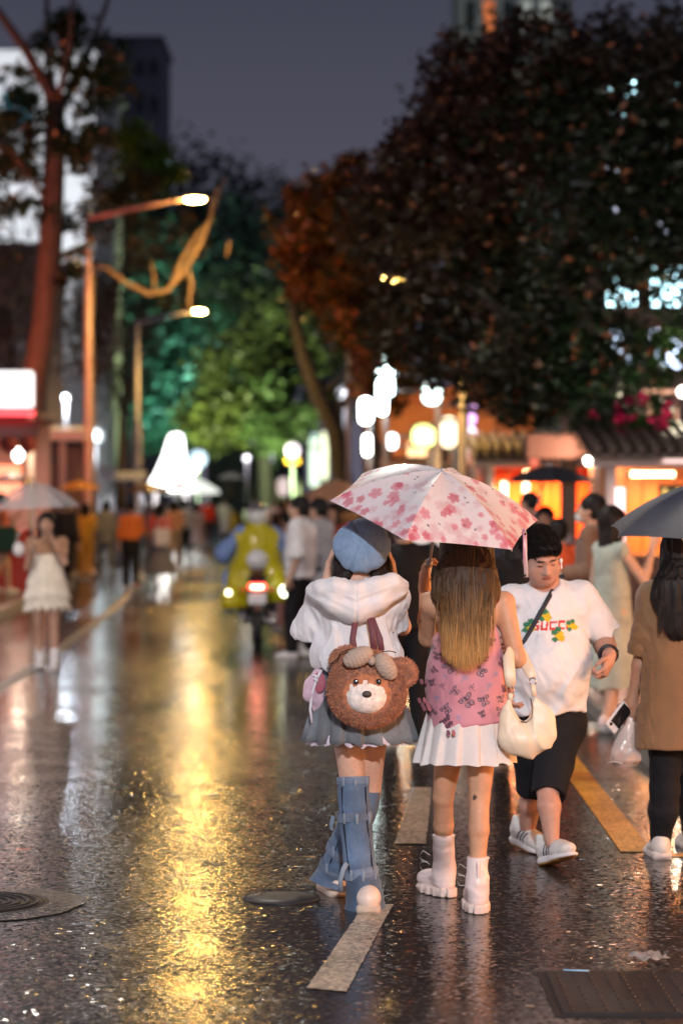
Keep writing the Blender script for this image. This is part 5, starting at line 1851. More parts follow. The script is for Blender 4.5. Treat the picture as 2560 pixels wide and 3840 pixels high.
person('man in beige shirt and brown jacket with a white mask, looking left', at(2222, 19.5), 1.25, 1.73, True, .2, ('bent', 'hang'), 1, ('jacket', (.2, .11, .07), .5, 1.8, .03), ('trousers', (.3, .22, .17), 2.), ('short', HB), (.3, .25, .2), .011, mask=True)
gd = person('woman in long sage green sleeveless dress with one arm raised', at(2292, 17.6), -1.15, 1.64, False, .16, ('hang', 'raise'), 3, ('bodice', (.42, .47, .40), .6, 0, .014), None, ('long', HB), (.75, .6, .58), .010)
obj('dress', skirt_mesh(1.12, .33, (.145, .115), (.2, .19), pleats=8, amp=.05, nz=16, per=10, seed=4), cloth((.42, .47, .40), .6, 'dress', vs=9, var=.3), gd[0])

# ------------------------------------------------------------------ scooters
def wheel(par, y, r, w):
    a = np.linspace(0, 2 * math.pi, 29)[:-1]
    o = obj('wheel', lathe([(r * .28, -.03), (r * .62, -.035), (r * .64, .035), (r * .28, .03)], 20, (0, y, r), roty(math.pi / 2)), M('alloy', (.5, .5, .52), .35, .8), par)
    prof = [(r * .62, -w * .4), (r * .8, -w * .5), (r * .95, -w * .35), (r, 0), (r * .95, w * .35), (r * .8, w * .5), (r * .62, w * .4)]
    obj('tyre', lathe(prof, 28, (0, y, r), roty(math.pi / 2)), M('rubber', (.015, .015, .016), .6, var=.2), o)


def scooter(label, pos, rz, body_col, tail=5., head=0.):
    o = empty('motor_scooter', pos, label, 'scooter', None, rz)
    pm = M('scooter_paint_%d' % int(body_col[0] * 99), body_col, .25, coat=.6, var=.05)
    dk = M('scooter_plastic', (.02, .02, .022), .45, var=.15)
    wheel(o, -.6, .24, .12)
    wheel(o, .66, .24, .11)
    bd = S()
    bd.cap((0, -.55, .66), (0, -.1, .58), .13, .15, .05, (.95, 1, .9)).cap((0, -.1, .55), (0, .25, .3), .15, .13, .06, (1, 1, .5))
    bd.rbox((0, .2, .28), (.14, .25, .02), None, .03, .05).cap((0, .45, .35), (0, .38, .95), .16, .11, .05, (1.1, .45, 1)).ell((0, .42, 1.0), (.13, .12, .1), None, .04)
    obj('body', bd.mesh(.016), pm, o)
    obj('seat', S().cap((0, -.5, .79), (0, .0, .76), .11, .12, .03, (1, 1, .55)).mesh(.016), dk, o)
    obj('mudguard', S().cap((0, -.8, .42), (0, -.6, .56), .06, .08, .03, (1, 1, .4)).mesh(.014), dk, o)
    obj('mudguard', S().cap((0, .55, .5), (0, .78, .48), .07, .06, .03, (1, 1, .35)).mesh(.014), dk, o)
    obj('fork', tube([(0, .66, .24), (0, .5, .75), (0, .42, 1.0)], .035, 8), dk, o)
    hb_ = obj('handlebar', tube([(-.34, .3, 1.06), (-.2, .38, 1.05), (0, .42, 1.05), (.2, .38, 1.05), (.34, .3, 1.06)], .018, 8), dk, o)
    for sx in (-1, 1):
        obj('mirror', S().ell((sx * .38, .4, 1.26), (.06, .02, .045)).cap((sx * .28, .36, 1.06), (sx * .36, .4, 1.22), .008, .008, .01).mesh(.008), dk, hb_)
    obj('tail_lamp', box((0, -.72, .70), (.2, .06, .07), None, .02), lit('tail_red', (1., .03, .02), tail), o, smooth=False)
    obj('lamp_core', box((0, -.753, .69), (.13, .02, .03)), lit('tail_core', (1., .35, .2), tail * 2.5), o, smooth=False)
    for sx in (-1, 1):
        obj('turn_signal', S().ell((sx * .17, -.66, .66), (.045, .05, .03)).mesh(.01), M('amber', (.6, .2, .02), .3), o)
    obj('plate', box((0, -.76, .56), (.2, .015, .13), rotx(-.2), .004), M('number_plate', (.7, .7, .72), .4), o, smooth=False)
    obj('rack', box((0, -.66, .88), (.18, .26, .03), None, .01), dk, o, smooth=False)
    obj('exhaust', S().cap((.15, -.2, .24), (.17, -.72, .3), .035, .055, .02).mesh(.012), M('steel', (.5, .5, .5), .25, .9), o)
    if head:
        for sx in (-1, 1):
            obj('headlight', sphere((sx * .13, .55, .95), (.12, .05, .12)), lit('headlight_glow', (.85, .97, 1.), head), o)
    else:
        obj('headlight', sphere((0, .54, .98), (.09, .05, .08)), M('headlight_glass', (.6, .6, .6), .1), o)
    return o


SX, SY = (962 - 1280) * 28 / FPX, 28.3
sc = scooter('black scooter with red tail lamp seen from behind', (SX, SY, 0), .03, (.02, .02, .022), 9.)
tcs = obj('top_case', S().ell((0, -.68, 1.0), (.125, .12, .12)).mesh(.014), M('case_white', (.75, .75, .75), .35), sc)
for sx, cl, r in ((.33, (.9, 1., .75), .075), (.52, (.5, .65, 1.), .03), (-.33, (1., .9, .5), .035)):
    obj('marker_lamp', sphere((sx, -.5, .62 if sx != .33 else .64), (r, .03, r)), lit('marker_%d' % int(sx * 100), cl, 7), sc)
rider, RJ = person('scooter rider in yellow rain poncho and grey white helmet, seen from behind', (SX, SY + .0, .0), .03, 1.62, True, 0, ('bar', 'bar'), 1, None, ('trousers', (.04, .045, .06), 2.), None, (.7, .7, .75), .013, sit=True)
s = RJ['s']
hm = S().ell(RJ['head'] + np.array((0, 0, .03)), (.125, .145, .135)).ell(RJ['head'] + np.array((0, -.02, -.03)), (.115, .13, .1), None, .03)
hv, hf = hm.mesh(.011)
obj('helmet', (hv, hf), M('helmet_shell', rough=.25, attr=True, coat=.5, var=.04), rider, col=np.where((hv[:, 2] > RJ['head'][2] + .06)[:, None], (.12, .11, .12), (.62, .64, .62)))
pn = S()
pn.cap((0, .0, 1.22), (0, -.12, .8), .2, .30, .08, (1.12, .7, 1)).cap((0, -.1, .8), (-.27, -.12, .5), .22, .15, .1, (1, .7, 1)).cap((0, -.1, .8), (.28, -.1, .62), .22, .13, .1, (1, .7, 1)).cap((0, .0, 1.25), (0, .0, 1.38), .15, .09, .05)
pn.cap((-.19, 0, 1.26), (.19, 0, 1.26), .10, .10, .06).cap((0, -.5, .6), (0, -1.2, .6), .19, .19, .02, None, 's').plane((0, 0, .42), (0, 0, -1))
obj('poncho', pn.mesh(.014, fold_disp(.016, 8, 2.5, 5)), M('yellow_poncho', (.62, .52, .012), .3, var=.15, vs=5, bump=.3, bs=20, twoside=.15, coat=.4), rider)
slv = S()
for q, sg in (('L', -1), ('R', 1)):
    slv.chain([RJ['sh' + q], RJ['el' + q] + np.array((sg * .09, 0, -.02)), RJ['wr' + q]], [.08, .11, .075], .04)
slv.cap((-.34, .12, .8), (-.33, .1, .45), .06, .09, .05, (1, .6, 1))
slv.cap((.34, .12, .9), (.32, .1, .55), .05, .07, .05, (1, .6, 1))
obj('raincoat', slv.mesh(.014, fold_disp(.01, 10, 5, 6)), M('blue_raincoat', (.22, .34, .68), .35, var=.12, vs=6, twoside=.1), rider)
# oncoming scooter with two white headlights
c = P(950, 1905, 150)
sc2 = scooter('oncoming three wheeled scooter with bright twin headlights far down the street', (c[0], 150, 0), math.pi, (.1, .1, .12), 1., 16.)
person('rider of the oncoming twin headlight scooter', (c[0], 150, -.06), math.pi, 1.65, True, 0, ('bar', 'bar'), 1, ('jacket', (.1, .1, .12), .5, 1.9, .03), ('trousers', BLK, 2.), ('short', HB), BLK, .024, sit=True)

# ------------------------------------------------------------------ foreground: helpers
def local(root):
    r = np.asarray(root, float)
    return lambda u, v, d: P(u, v, d) - r


def cloth_tube(path, rx, ry=None, n=48, amp=.0, seed=0, fx=5., fz=9., side=(1, 0, 0)):
    """open tube of cloth along a path with soft folds"""
    path = np.asarray(path, float)
    t = np.linspace(0, 1, len(path))
    m = max(18, len(path) * 6)
    tt = np.linspace(0, 1, m)
    pp = np.stack([np.interp(tt, t, path[:, i]) for i in range(3)], 1)
    k = np.array((.25, .5, .25))
    for _ in range(2):
        pp[1:-1] = np.stack([np.convolve(pp[:, i], k, 'valid') for i in range(3)], 1)
    rx = np.interp(tt, np.linspace(0, 1, len(rx)), rx)
    ry = rx if ry is None else np.interp(tt, np.linspace(0, 1, len(ry)), ry)
    T = np.gradient(pp, axis=0)
    T /= np.linalg.norm(T, axis=1, keepdims=True)
    X = np.asarray(side, float) - T * (T @ np.asarray(side, float))[:, None]
    X /= np.linalg.norm(X, axis=1, keepdims=True)
    Y = np.cross(T, X)
    a = np.linspace(0, 2 * math.pi, n, endpoint=False)
    q = np.stack((np.cos(a)[None] * fx / 5 * np.ones((m, 1)) * 1.5, np.sin(a)[None] * 1.5 * np.ones((m, 1)), tt[:, None] * fz * np.ones((1, n))), -1)
    g = 1 + amp * (fbm(q, seed, 3) - .5) * 2
    V = pp[:, None] + (np.cos(a)[None] * g * rx[:, None])[..., None] * X[:, None] + (np.sin(a)[None] * g * ry[:, None])[..., None] * Y[:, None]
    return V.reshape(-1, 3), [grid_faces(m, n, cv=True)]


def fuzz(V, N, length, width, count, seed=0, droop=.5, col=None):
    """short fur: one thin triangle per hair tuft"""
    r = np.random.default_rng(seed)
    i = r.integers(0, len(V), count)
    p = V[i]
    d = N[i] + r.normal(size=(count, 3)) * .45 + np.array((0, 0, -droop))
    d /= np.linalg.norm(d, axis=1, keepdims=True)
    t = np.cross(d, r.normal(size=(count, 3)))
    t /= np.linalg.norm(t, axis=1, keepdims=True)
    L = length * r.uniform(.6, 1.3, (count, 1))
    q = np.stack((p - t * width / 2, p + t * width / 2, p + d * L), 1).reshape(-1, 3)
    return q, [np.arange(count * 3).reshape(-1, 3)]


def normals(V, F):
    f = F[0]
    n = np.cross(V[f[:, 2]] - V[f[:, 0]], V[f[:, 3]] - V[f[:, 1]])
    out = np.zeros_like(V)
    for k in range(4):
        np.add.at(out, f[:, k], n)
    return out / (np.linalg.norm(out, axis=1, keepdims=True) + 1e-12)


def denim_colour(V, base, seed=0, fade=.5):
    q = fbm(V * 9, seed, 3)
    w = fbm(np.stack((V[:, 0] * 160, V[:, 1] * 160, V[:, 2] * 60), 1), seed + 5, 2)
    return np.asarray(base) * ((1 - fade) + 2 * fade * q)[:, None] * (.85 + .3 * w)[:, None]


DENIM = M('denim', rough=.8, attr=True, var=.1, vs=120, bump=.35, bs=420, sheen=.1)
# =========================================================== woman with the beret
R1 = np.array(((1345 - 1280) * 10.1 / FPX, 10.1, 0))
L1 = local(R1)
J = {'s': .97, 'male': False, 'wid': 1.}
J['pel'], J['waist'], J['chest'] = L1(1347, 2640, 10.1), L1(1340, 2510, 10.1), L1(1340, 2365, 10.1)
J['neck'], J['head'] = L1(1338, 2195, 10.08), L1(1358, 2058, 10.13)
J['shL'], J['shR'] = L1(1212, 2240, 10.1), L1(1472, 2240, 10.1)
J['elL'], J['wrL'] = L1(1168, 2352, 10.32), L1(1240, 2140, 10.36)
J['elR'], J['wrR'] = L1(1508, 2350, 10.32), L1(1462, 2140, 10.36)
J['hipL'], J['hipR'] = L1(1298, 2665, 10.1), L1(1396, 2665, 10.1)
J['knL'], J['anL'] = L1(1322, 2960, 10.10), L1(1366, 3330, 10.0)
J['knR'], J['anR'] = L1(1384, 2965, 10.2), L1(1262, 3280, 10.40)
s = J['s']
B = body_solid(J, .95, False)
for q, n_, t_ in (('L', (1, .1, 0), (.2, -1, .2)), ('R', (-1, .1, 0), (-.2, -1, .2))):
    add_hand(B, J['wr' + q], (.12 * (1 if q == 'L' else -1), .0, 1.), n_, t_, .28, .95, .004)
V, F = B.mesh(.0062)
w1 = obj('person', (V, F), SKIN, loc=R1, col=skin_tone(V, (.60, .37, .27), 3), cat='person',
         label='woman in blue denim beret, white hooded top and pleated denim skirt, seen from behind')
# hooded top
T = S()
T.cap(L1(1340, 2330, 10.09), L1(1340, 2440, 10.09), .145, .160, .05, (1.06, .80, 1))
T.ell(L1(1338, 2465, 10.09), (.172, .135, .082), None, .05)
for q, e in (('L', L1(1160, 2358, 10.17)), ('R', L1(1484, 2335, 10.17))):
    T.cap(J['chest'] + np.array((0, 0, .07)), J['sh' + q], .105, .072, .05, (1, .95, 1))
    T.cap(J['sh' + q] + np.array((0, 0, -.01)), e, .060, .070 if q == 'L' else .048, .022)
    dn = nrm(e - J['sh' + q])
    T.cap(e + dn * .085 + np.array((0, 0, -.02)), e + dn * .16 + np.array((0, .02, -.07)), .09, .09, .004, None, 's')
T.cap(L1(1338, 2260, 10.09), L1(1338, 2205, 10.09), .12, .085, .05, (1.15, .9, 1))
T.ell(L1(1335, 2150, 10.09), (.075, .08, .05), None, .012, 's')
T.plane((0, 0, L1(0, 2512, 10.1)[2]), (0, 0, -1), .02)


def hood_folds(p):
    f = fold_disp(.019, 15, 2.0, 8)(p) * np.clip((1.22 - p[:, 2]) / .08, .25, 1)
    g = fold_disp(.007, 34, 7, 4, .3)(p)
    return f + g


WHITE_C = cloth((.80, .79, .80), .8, 'cotton', var=.05, vs=30, bump=.35, bs=300, sheen=.25, twoside=.1)
obj('hooded_top', T.mesh(.0055, hood_folds), WHITE_C, w1)
Hd = S()
rim = [L1(1172, 2212, 10.02), L1(1205, 2206, 9.96), L1(1262, 2204, 9.94), L1(1335, 2218, 9.93), L1(1410, 2200, 9.94), L1(1468, 2186, 9.97), L1(1506, 2196, 10.03)]
Hd.chain(rim, [.030, .034, .036, .034, .036, .036, .03], .03)
r2 = [L1(1185, 2236, 9.99), L1(1250, 2262, 9.945), L1(1335, 2282, 9.935), L1(1415, 2256, 9.945), L1(1490, 2222, 9.99)]
Hd.chain(r2, [.028, .036, .042, .036, .028], .03)
Hd.ell(L1(1335, 2296, 9.96), (.075, .04, .05), rotx(.2), .04)
for q, c_ in (('L', (1240, 2150, 10.12)), ('R', (1440, 2145, 10.12))):
    Hd.cap(L1(1195 if q == 'L' else 1488, 2212, 10.02), L1(c_[0] + (12 if q == 'L' else -8), c_[1] + 40, c_[2]), .03, .032, .03)


def hood_line(p):
    x0 = L1(1335, 2250, 9.94)[0]
    q = np.stack((p[:, 0] * 5, p[:, 1] * 8, p[:, 2] * 26 - np.abs(p[:, 0] - x0) * 12), 1)
    return .010 * (np.abs(2 * fbm(q, 12, 2) - 1) - .3) + .004 * np.exp(-((p[:, 0] - x0) / .003) ** 2)


obj('hood', Hd.mesh(.005, hood_line), WHITE_C, w1)
# skirt with yoke, pleats and lace underskirt
zt, zy, zh = L1(0, 2505, 10.1)[2], L1(0, 2612, 10.1)[2], L1(0, 2772, 10.1)[2]
cx = L1(1345, 2600, 10.1)[0]
yk = skirt_mesh(zt, zy - .004, (.152, .118), (.178, .142), (L1(1340, 0, 10.1)[0], 0), (cx, 0), pleats=12, amp=.0, nz=8, per=8, seed=2)
obj('skirt_yoke', yk, DENIM, w1, col=denim_colour(yk[0], (.15, .19, .25), 3))
sk = skirt_mesh(zy, zh, (.180, .144), (.232, .205), (cx, 0), (L1(1347, 0, 10.1)[0], 0), pleats=17, amp=.17, nz=18, per=12, seed=6, sharp=.7, hemwave=.004)
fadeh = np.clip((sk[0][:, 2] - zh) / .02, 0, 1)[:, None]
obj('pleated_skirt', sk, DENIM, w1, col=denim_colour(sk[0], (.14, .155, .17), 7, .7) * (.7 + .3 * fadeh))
lc = skirt_mesh(zy - .05, zh - .014, (.165, .13), (.215, .185), (cx, 0), (cx, 0), pleats=26, amp=.1, nz=10, per=8, seed=8, hemwave=.005)
obj('lace_underskirt', lc, cloth((.66, .58, .66), .7, 'lace', var=.2, vs=160, twoside=.2), w1)
bk = box(L1(1345, 2530, 9.965), (.30, .006, .03))
# denim legwarmers
for nm, path, rx, seed in (('near', [L1(1323, 2916, 10.09), L1(1326, 3000, 10.08), L1(1330, 3080, 10.07), L1(1345, 3200, 10.05), L1(1352, 3270, 10.03), L1(1364, 3340, 10.02), L1(1368, 3411, 10.03)], [.0655, .067, .068, .068, .064, .074, .088], 3),
                           ('far', [L1(1378, 2950, 10.2), L1(1362, 3020, 10.22), L1(1335, 3080, 10.26), L1(1292, 3180, 10.33), L1(1272, 3230, 10.36), L1(1250, 3285, 10.40), L1(1240, 3318, 10.4)], [.062, .066, .07, .072, .068, .08, .1], 5)):
    ln = cloth_tube(path, rx, [r * 1.05 for r in rx], 72, .13, seed, 6., 9.)
    lo = obj('legwarmer', ln, DENIM, w1, col=denim_colour(ln[0], (.085, .14, .23), seed, .75))
    tt = np.linspace(0, 1, len(path))
    for fr, wd, ex in (((0.02, .016, .004), (.30, .019, .006), (.68, .02, .007)) if nm == 'near' else ((.52, .02, .006), (.72, .018, .006))):
        c0 = np.array([np.interp(fr, tt, np.array(path)[:, i]) for i in range(3)])
        c1 = np.array([np.interp(min(fr + .05, 1), tt, np.array(path)[:, i]) for i in range(3)])
        dd = nrm(c1 - c0)
        rr = np.interp(fr, np.linspace(0, 1, len(rx)), rx) + ex
        bd = cloth_tube([c0 - dd * wd, c0, c0 + dd * wd], [rr * .985, rr * 1.01, rr * .985], None, 48, .02, seed + int(fr * 10))
        bo = obj('band', bd, DENIM, lo, col=denim_colour(bd[0], (.13, .18, .26), seed + 2, .6))
        for a in ((-2.2, -1.45, -.6) if nm == 'near' else (-2.2, -1.3)):
            pos = c0 + np.array((math.cos(a) * rr, math.sin(a) * rr * 1.05, 0))
            lp = box(pos, (.011, .007, wd * 2.3), rotz(a + math.pi / 2), .002)
            obj('belt_loop', lp, DENIM, lo, col=denim_colour(np.asarray(lp[0]), (.2, .26, .34), 1, .3))
    for xo in ((-.048, .05) if nm == 'near' else (-.04,)):
        pts = [np.array([np.interp(f_, tt, np.array(path)[:, i]) for i in range(3)]) + np.array((xo, -np.sqrt(max(.069 ** 2 - xo ** 2, 0)) - .003, 0)) for f_ in np.linspace(.06, .66, 14)]
        obj('dark_seam', tube(pts, .0035, 5), cloth((.012, .014, .02)), lo)
    if nm == 'near':
        for pts, wd in (([L1(1300, 3236, 9.96), L1(1286, 3262, 9.95), L1(1276, 3300, 9.95), L1(1278, 3345, 9.96)], .010),):
            sp = tube(pts, wd, 8, flat=((0, 1, 0), .25))
            obj('strap_end', sp, DENIM, lo, col=denim_colour(sp[0], (.2, .27, .36), 3, .3))
    else:
        sp = tube([L1(1250, 3060, 10.22), L1(1243, 3085, 10.2), L1(1242, 3110, 10.2)], .008, 8, flat=((0, 1, 0), .3))
        obj('strap_end', sp, DENIM, lo, col=denim_colour(sp[0], (.2, .27, .36), 3, .3))
# shoes
CREAM_SH = M('cream_leather', (.72, .60, .52), .4, var=.08, vs=20)
for q, an, fd in (('L', L1(1382, 3338, 9.96), (.05, 1, 0)), ('R', L1(1262, 3296, 10.38), (-.25, 1, 0))):
    an = an.copy()
    an[2] = .085
    U, Bs = shoe_mesh(an, fd, 1.06, high=-.034)
    so = obj('shoe', U.mesh(.006), CREAM_SH, w1)
    obj('sole', Bs.mesh(.006), cloth((.5, .4, .32), .6), so)
# beret
bn_ = nrm((-.08, -.86, .42))
BR = frame_to(bn_)
bc = L1(1356, 2046, 10.05)
Be = S()
Be.ell(bc, (.120, .122, .062), BR, .02)
Be.ell(bc - bn_ * .05, (.1, .105, .05), BR, .02)


def beret_disp(p):
    q = (p - bc) @ BR
    a = np.arctan2(q[:, 1], q[:, 0])
    r = np.hypot(q[:, 0], q[:, 1])
    se = .0045 * np.exp(-((((a * 8 / (2 * math.pi) + .3) % 1) - .5) * r / .012) ** 2)
    return se * (r > .008) + fold_disp(.007, 16, 16, 21)(p) * .8


hv, hf = Be.mesh(.005, beret_disp)
bcol = denim_colour(hv, (.17, .26, .39), 11, .35)
qq = hv - L1(1293, 1962, 10.0)
bcol[(np.hypot(qq[:, 0] * .8 + qq[:, 2] * .5, qq[:, 2] * 1.3 - qq[:, 0] * .5) < .017) & (qq[:, 1] < .08)] = (.35, .04, .18)
bo = obj('beret', (hv, hf), DENIM, w1, col=bcol)
nb = obj('beret_nub', sphere(bc + bn_ * .060, (.006, .006, .006)), DENIM, bo, col=np.broadcast_to((.2, .3, .42), (140, 3)))
# dark hair below the beret
Hh = S()
for pts, r in (([L1(1288, 2060, 10.13), L1(1280, 2120, 10.11), L1(1276, 2180, 10.09), L1(1290, 2205, 10.06)], [.032, .036, .034, .02]), ([L1(1425, 2060, 10.13), L1(1436, 2130, 10.11), L1(1440, 2190, 10.1), L1(1428, 2215, 10.06)], [.032, .034, .032, .018]),
               ([L1(1310, 2100, 10.07), L1(1300, 2160, 10.06), L1(1305, 2186, 10.05)], [.026, .026, .012]), ([L1(1405, 2110, 10.07), L1(1415, 2165, 10.06), L1(1412, 2190, 10.05)], [.024, .024, .012])):
    Hh.chain(pts, r, .02)
hv, hf = Hh.mesh(.005, fold_disp(.006, 60, 6, 5))
ho = obj('hair', (hv, hf), HAIRM, w1, col=shade((.016, .011, .010), len(hv), .5, 2, hv))
g = Geo()
for k in range(60):
    sd = -1 if k % 2 else 1
    u0, v0 = (1282, 2080) if sd < 0 else (1432, 2080)
    p0 = L1(u0 + rnd.uniform(-22, 22), v0 + rnd.uniform(-10, 40), 10.09)
    p1 = p0 + np.array((sd * rnd.uniform(-.01, .02), -.02, -rnd.uniform(.05, .12)))
    g.add(tube([p0, (p0 + p1) / 2 + np.array((sd * rnd.uniform(0, .012), -.008, 0)), p1], [.0016, .0016, .0006], 4, False), (.02, .013, .011))
obj('loose_strands', g, HAIRM, ho, col=True, kind='stuff')

# --------------------------------------------------------- plush backpack (generic teddy)
BC = P(1376, 2578, 9.86)
bp = empty('backpack', tuple(BC), 'round fluffy brown plush teddy backpack with a beige bow, worn by the beret woman', 'backpack')
lb = lambda u, v, dy=0.: (P(u, v, 9.86 + dy) - BC)
FUR = M('brown_plush', rough=.85, attr=True, var=.25, vs=60, sheen=.5)
Bd = S().ell((0, .01, 0), (.150, .085, .148)).ell((0, .0, -.03), (.140, .09, .118), None, .05)
bv, bf = Bd.mesh(.006, fold_disp(.006, 90, 90, 3))
FC = np.array((.44, .165, .075))
nb_ = normals(bv, bf)
bdy = obj('body', (bv, bf), FUR, bp, col=FC * (.7 + .6 * fbm(bv * 70, 4, 2))[:, None])
keep = (nb_[:, 1] < .5) & ~(((bv[:, 0] / .098) ** 2 + ((bv[:, 2] + .02) / .080) ** 2 < 1) & (bv[:, 1] < -.04))
fz = fuzz(bv[keep], nb_[keep], .013, .0045, 15000, 1, .5)
cc = np.repeat(RNG.uniform(.55, 1.35, 15000), 3)[:, None] * FC * np.tile(np.array((.8, .8, 1.25)), 15000)[:, None]
obj('fur', fz, FUR, bdy, col=cc, smooth=False, kind='stuff')
for nm, c_, r_, R_ in (('R', lb(1508, 2520, .0), (.064, .028, .058), roty(.5) @ rotz(-.25)), ('L', lb(1288, 2468, .02), (.062, .03, .046), roty(-.5))):
    E = S().ell(c_, r_, R_)
    E.ell(c_ + np.array((0, -.032, -.012)), np.array(r_) * (.66, .75, .66), R_, .012, 's')
    ev, ef = E.mesh(.005, fold_disp(.003, 90, 90, 2))
    en = normals(ev, ef)
    eo = obj('ear', (ev, ef), FUR, bp, col=FC * (.7 + .6 * fbm(ev * 70, 5, 2))[:, None])
    fz = fuzz(ev, en, .009, .004, 2600, 2, .4)
    obj('fur', fz, FUR, eo, col=np.repeat(RNG.uniform(.6, 1.3, 2600), 3)[:, None] * FC, smooth=False, kind='stuff')
Mz = S().ell((-.002, -.050, -.02), (.105, .046, .086)).ell((-.002, -.085, -.045), (.064, .036, .05), None, .03)
mv, mf = Mz.mesh(.005, fold_disp(.002, 120, 120, 9))
mo = obj('muzzle', (mv, mf), FUR, bp, col=np.array((.76, .68, .62)) * (.85 + .3 * fbm(mv * 90, 7, 2))[:, None])
obj('nose', S().ell((-.002, -.121, -.018), (.020, .010, .0145)).mesh(.003), M('nose_brown', (.045, .035, .028), .5), mo)
for sx in (-1, 1):
    mth = [(-.002 + sx * x, -.118 + x * x * 9, -.058 - .006 * math.sin(x / .034 * math.pi) + .0) for x in np.linspace(0, .034, 9)]
    obj('mouth', tube(mth, .0012, 5), M('nose_brown', (.045, .035, .028), .5), mo)
    ey = obj('eye', S().ell((sx * .046, -.089, .03), (.0125, .008, .0125)).mesh(.003), M('button_eye', (.012, .012, .014), .12, coat=.6), bp)
BEI = M('beige_ribbed', (.42, .325, .26), .7, var=.06, bump=.5, bs=25, stretch=(1, 1, 8))
for c_, r_, an in ((lb(1343, 2464, -.08), (.066, .036, .040), -.42), (lb(1446, 2499, -.08), (.062, .036, .039), 1.0)):
    lobe = S().ell(c_, r_, roty(an), .01)

    def stripes(p, c_=c_, an=an):
        q = (p - c_) @ roty(an)
        return .0012 * np.cos(q[:, 0] * 2 * math.pi / .016)
    obj('bow_loop', lobe.mesh(.004, stripes), BEI, bp)
obj('bow_knot', S().ell(lb(1394, 2478, -.085), (.017, .016, .02)).mesh(.004), BEI, bp)
BUR = cloth((.12, .03, .045), .6, 'webbing')
for pts in ([lb(1328, 2437, .03), lb(1322, 2395, .045), lb(1330, 2340, .06), lb(1345, 2310, .1)], [lb(1402, 2437, .03), lb(1398, 2380, .04), lb(1386, 2325, .06), lb(1380, 2300, .1)], [lb(1430, 2440, .03), lb(1424, 2395, .04), lb(1402, 2340, .06), lb(1388, 2305, .1)]):
    obj('strap', tube(pts, .0125, 8, flat=((0, 1, 0), .22)), BUR, bp)
for pts in ([lb(1234, 2512, -.01), lb(1240, 2490, -.02), lb(1268, 2468, -.03), lb(1274, 2450, -.03), lb(1300, 2438, -.03), lb(1330, 2431, -.02)], [lb(1362, 2428, -.03), lb(1378, 2431, -.04)], [lb(1432, 2444, -.03), lb(1460, 2441, -.03), lb(1484, 2447, -.02)]):
    obj('cord', tube(pts, .0022, 5), cloth((.012, .011, .012)), bp)
obj('side_tag', box(lb(1470, 2628, -.06), (.006, .002, .036), roty(.25)), cloth((.45, .13, .07)), bp, smooth=False)
# pale pink pouch hanging at her left hip
PC = P(1185, 2610, 10.02)
po = empty('pouch', tuple(PC), 'pale pink plush pouch with white buckled strap hanging at the beret woman\'s left hip', 'pouch')
lq = lambda u, v, dy=0.: P(u, v, 10.02 + dy) - PC
PKM = M('pink_plush', (.62, .42, .5), .85, var=.12, vs=40, sheen=.5)
pq = S().chain([lq(1190, 2525), lq(1172, 2570), lq(1164, 2605), lq(1178, 2622)], [.02, .03, .028, .018], .02).chain([lq(1200, 2560, .02), lq(1192, 2630, .02), lq(1188, 2660, .02)], [.03, .026, .016], .02)
obj('body', pq.mesh(.005, fold_disp(.004, 40, 20, 3)), PKM, po)
obj('flap', S().ell(lq(1196, 2560, -.02), (.03, .012, .045)).mesh(.005), cloth((.4, .1, .14), .6), po)
obj('strap', tube([lq(1205, 2512, -.03), lq(1188, 2545, -.035), lq(1170, 2600, -.03), lq(1163, 2660, -.02), lq(1170, 2712, -.02)], .006, 6, flat=((0, 1, 0), .3)), cloth((.75, .68, .72), .5), po)
for v in (2535, 2548):
    obj('buckle', box(lq(1184, v, -.045), (.022, .004, .010), roty(.6), .002), M('white_plastic', (.75, .7, .74), .3), po, smooth=False)

# =========================================================== woman with the long hair
R2 = np.array(((1742 - 1280) * 10.05 / FPX, 10.05, 0))
L2 = local(R2)
J = {'s': .98, 'male': False, 'wid': .95}
J['pel'], J['waist'], J['chest'] = L2(1745, 2680, 10.05), L2(1750, 2550, 10.05), L2(1748, 2395, 10.05)
J['neck'], J['head'] = L2(1746, 2215, 10.03), L2(1746, 2050, 10.08)
J['shL'], J['shR'] = L2(1618, 2262, 10.05), L2(1886, 2262, 10.05)
J['elL'], J['wrL'] = L2(1604, 2392, 10.2), L2(1591, 2200, 10.26)
J['elR'], J['wrR'] = L2(1936, 2470, 10.0), L2(1925, 2440, 10.24)
J['hipL'], J['hipR'] = L2(1692, 2740, 10.05), L2(1806, 2740, 10.05)
J['knL'], J['anL'] = L2(1661, 2990, 10.14), L2(1663, 3290, 10.36)
J['knR'], J['anR'] = L2(1797, 2992, 10.03), L2(1788, 3345, 9.955)
s = J['s']
B = S()
B.ell(J['pel'], (.145, .1, .12), None, .05)
B.cap(J['pel'], J['waist'], .11, .095, .06, (1.1, .85, 1)).cap(J['waist'], J['chest'], .095, .108, .06, (1.12, .8, 1))
for q in 'LR':
    B.cap(J['chest'] + np.array((0, 0, .09)), J['sh' + q], .078, .048, .05, (1, .85, 1))
    # shoulder blades
    B.ell(J['chest'] + np.array((.06 * (-1 if q == 'L' else 1), -.07, .06)), (.045, .025, .07), None, .04)
B.cap(J['chest'], J['neck'], .08, .052, .06).cap(J['neck'], J['head'] + np.array((0, -.02, -.03)), .05, .046, .03)
add_head(B, J['head'], np.eye(3), s)
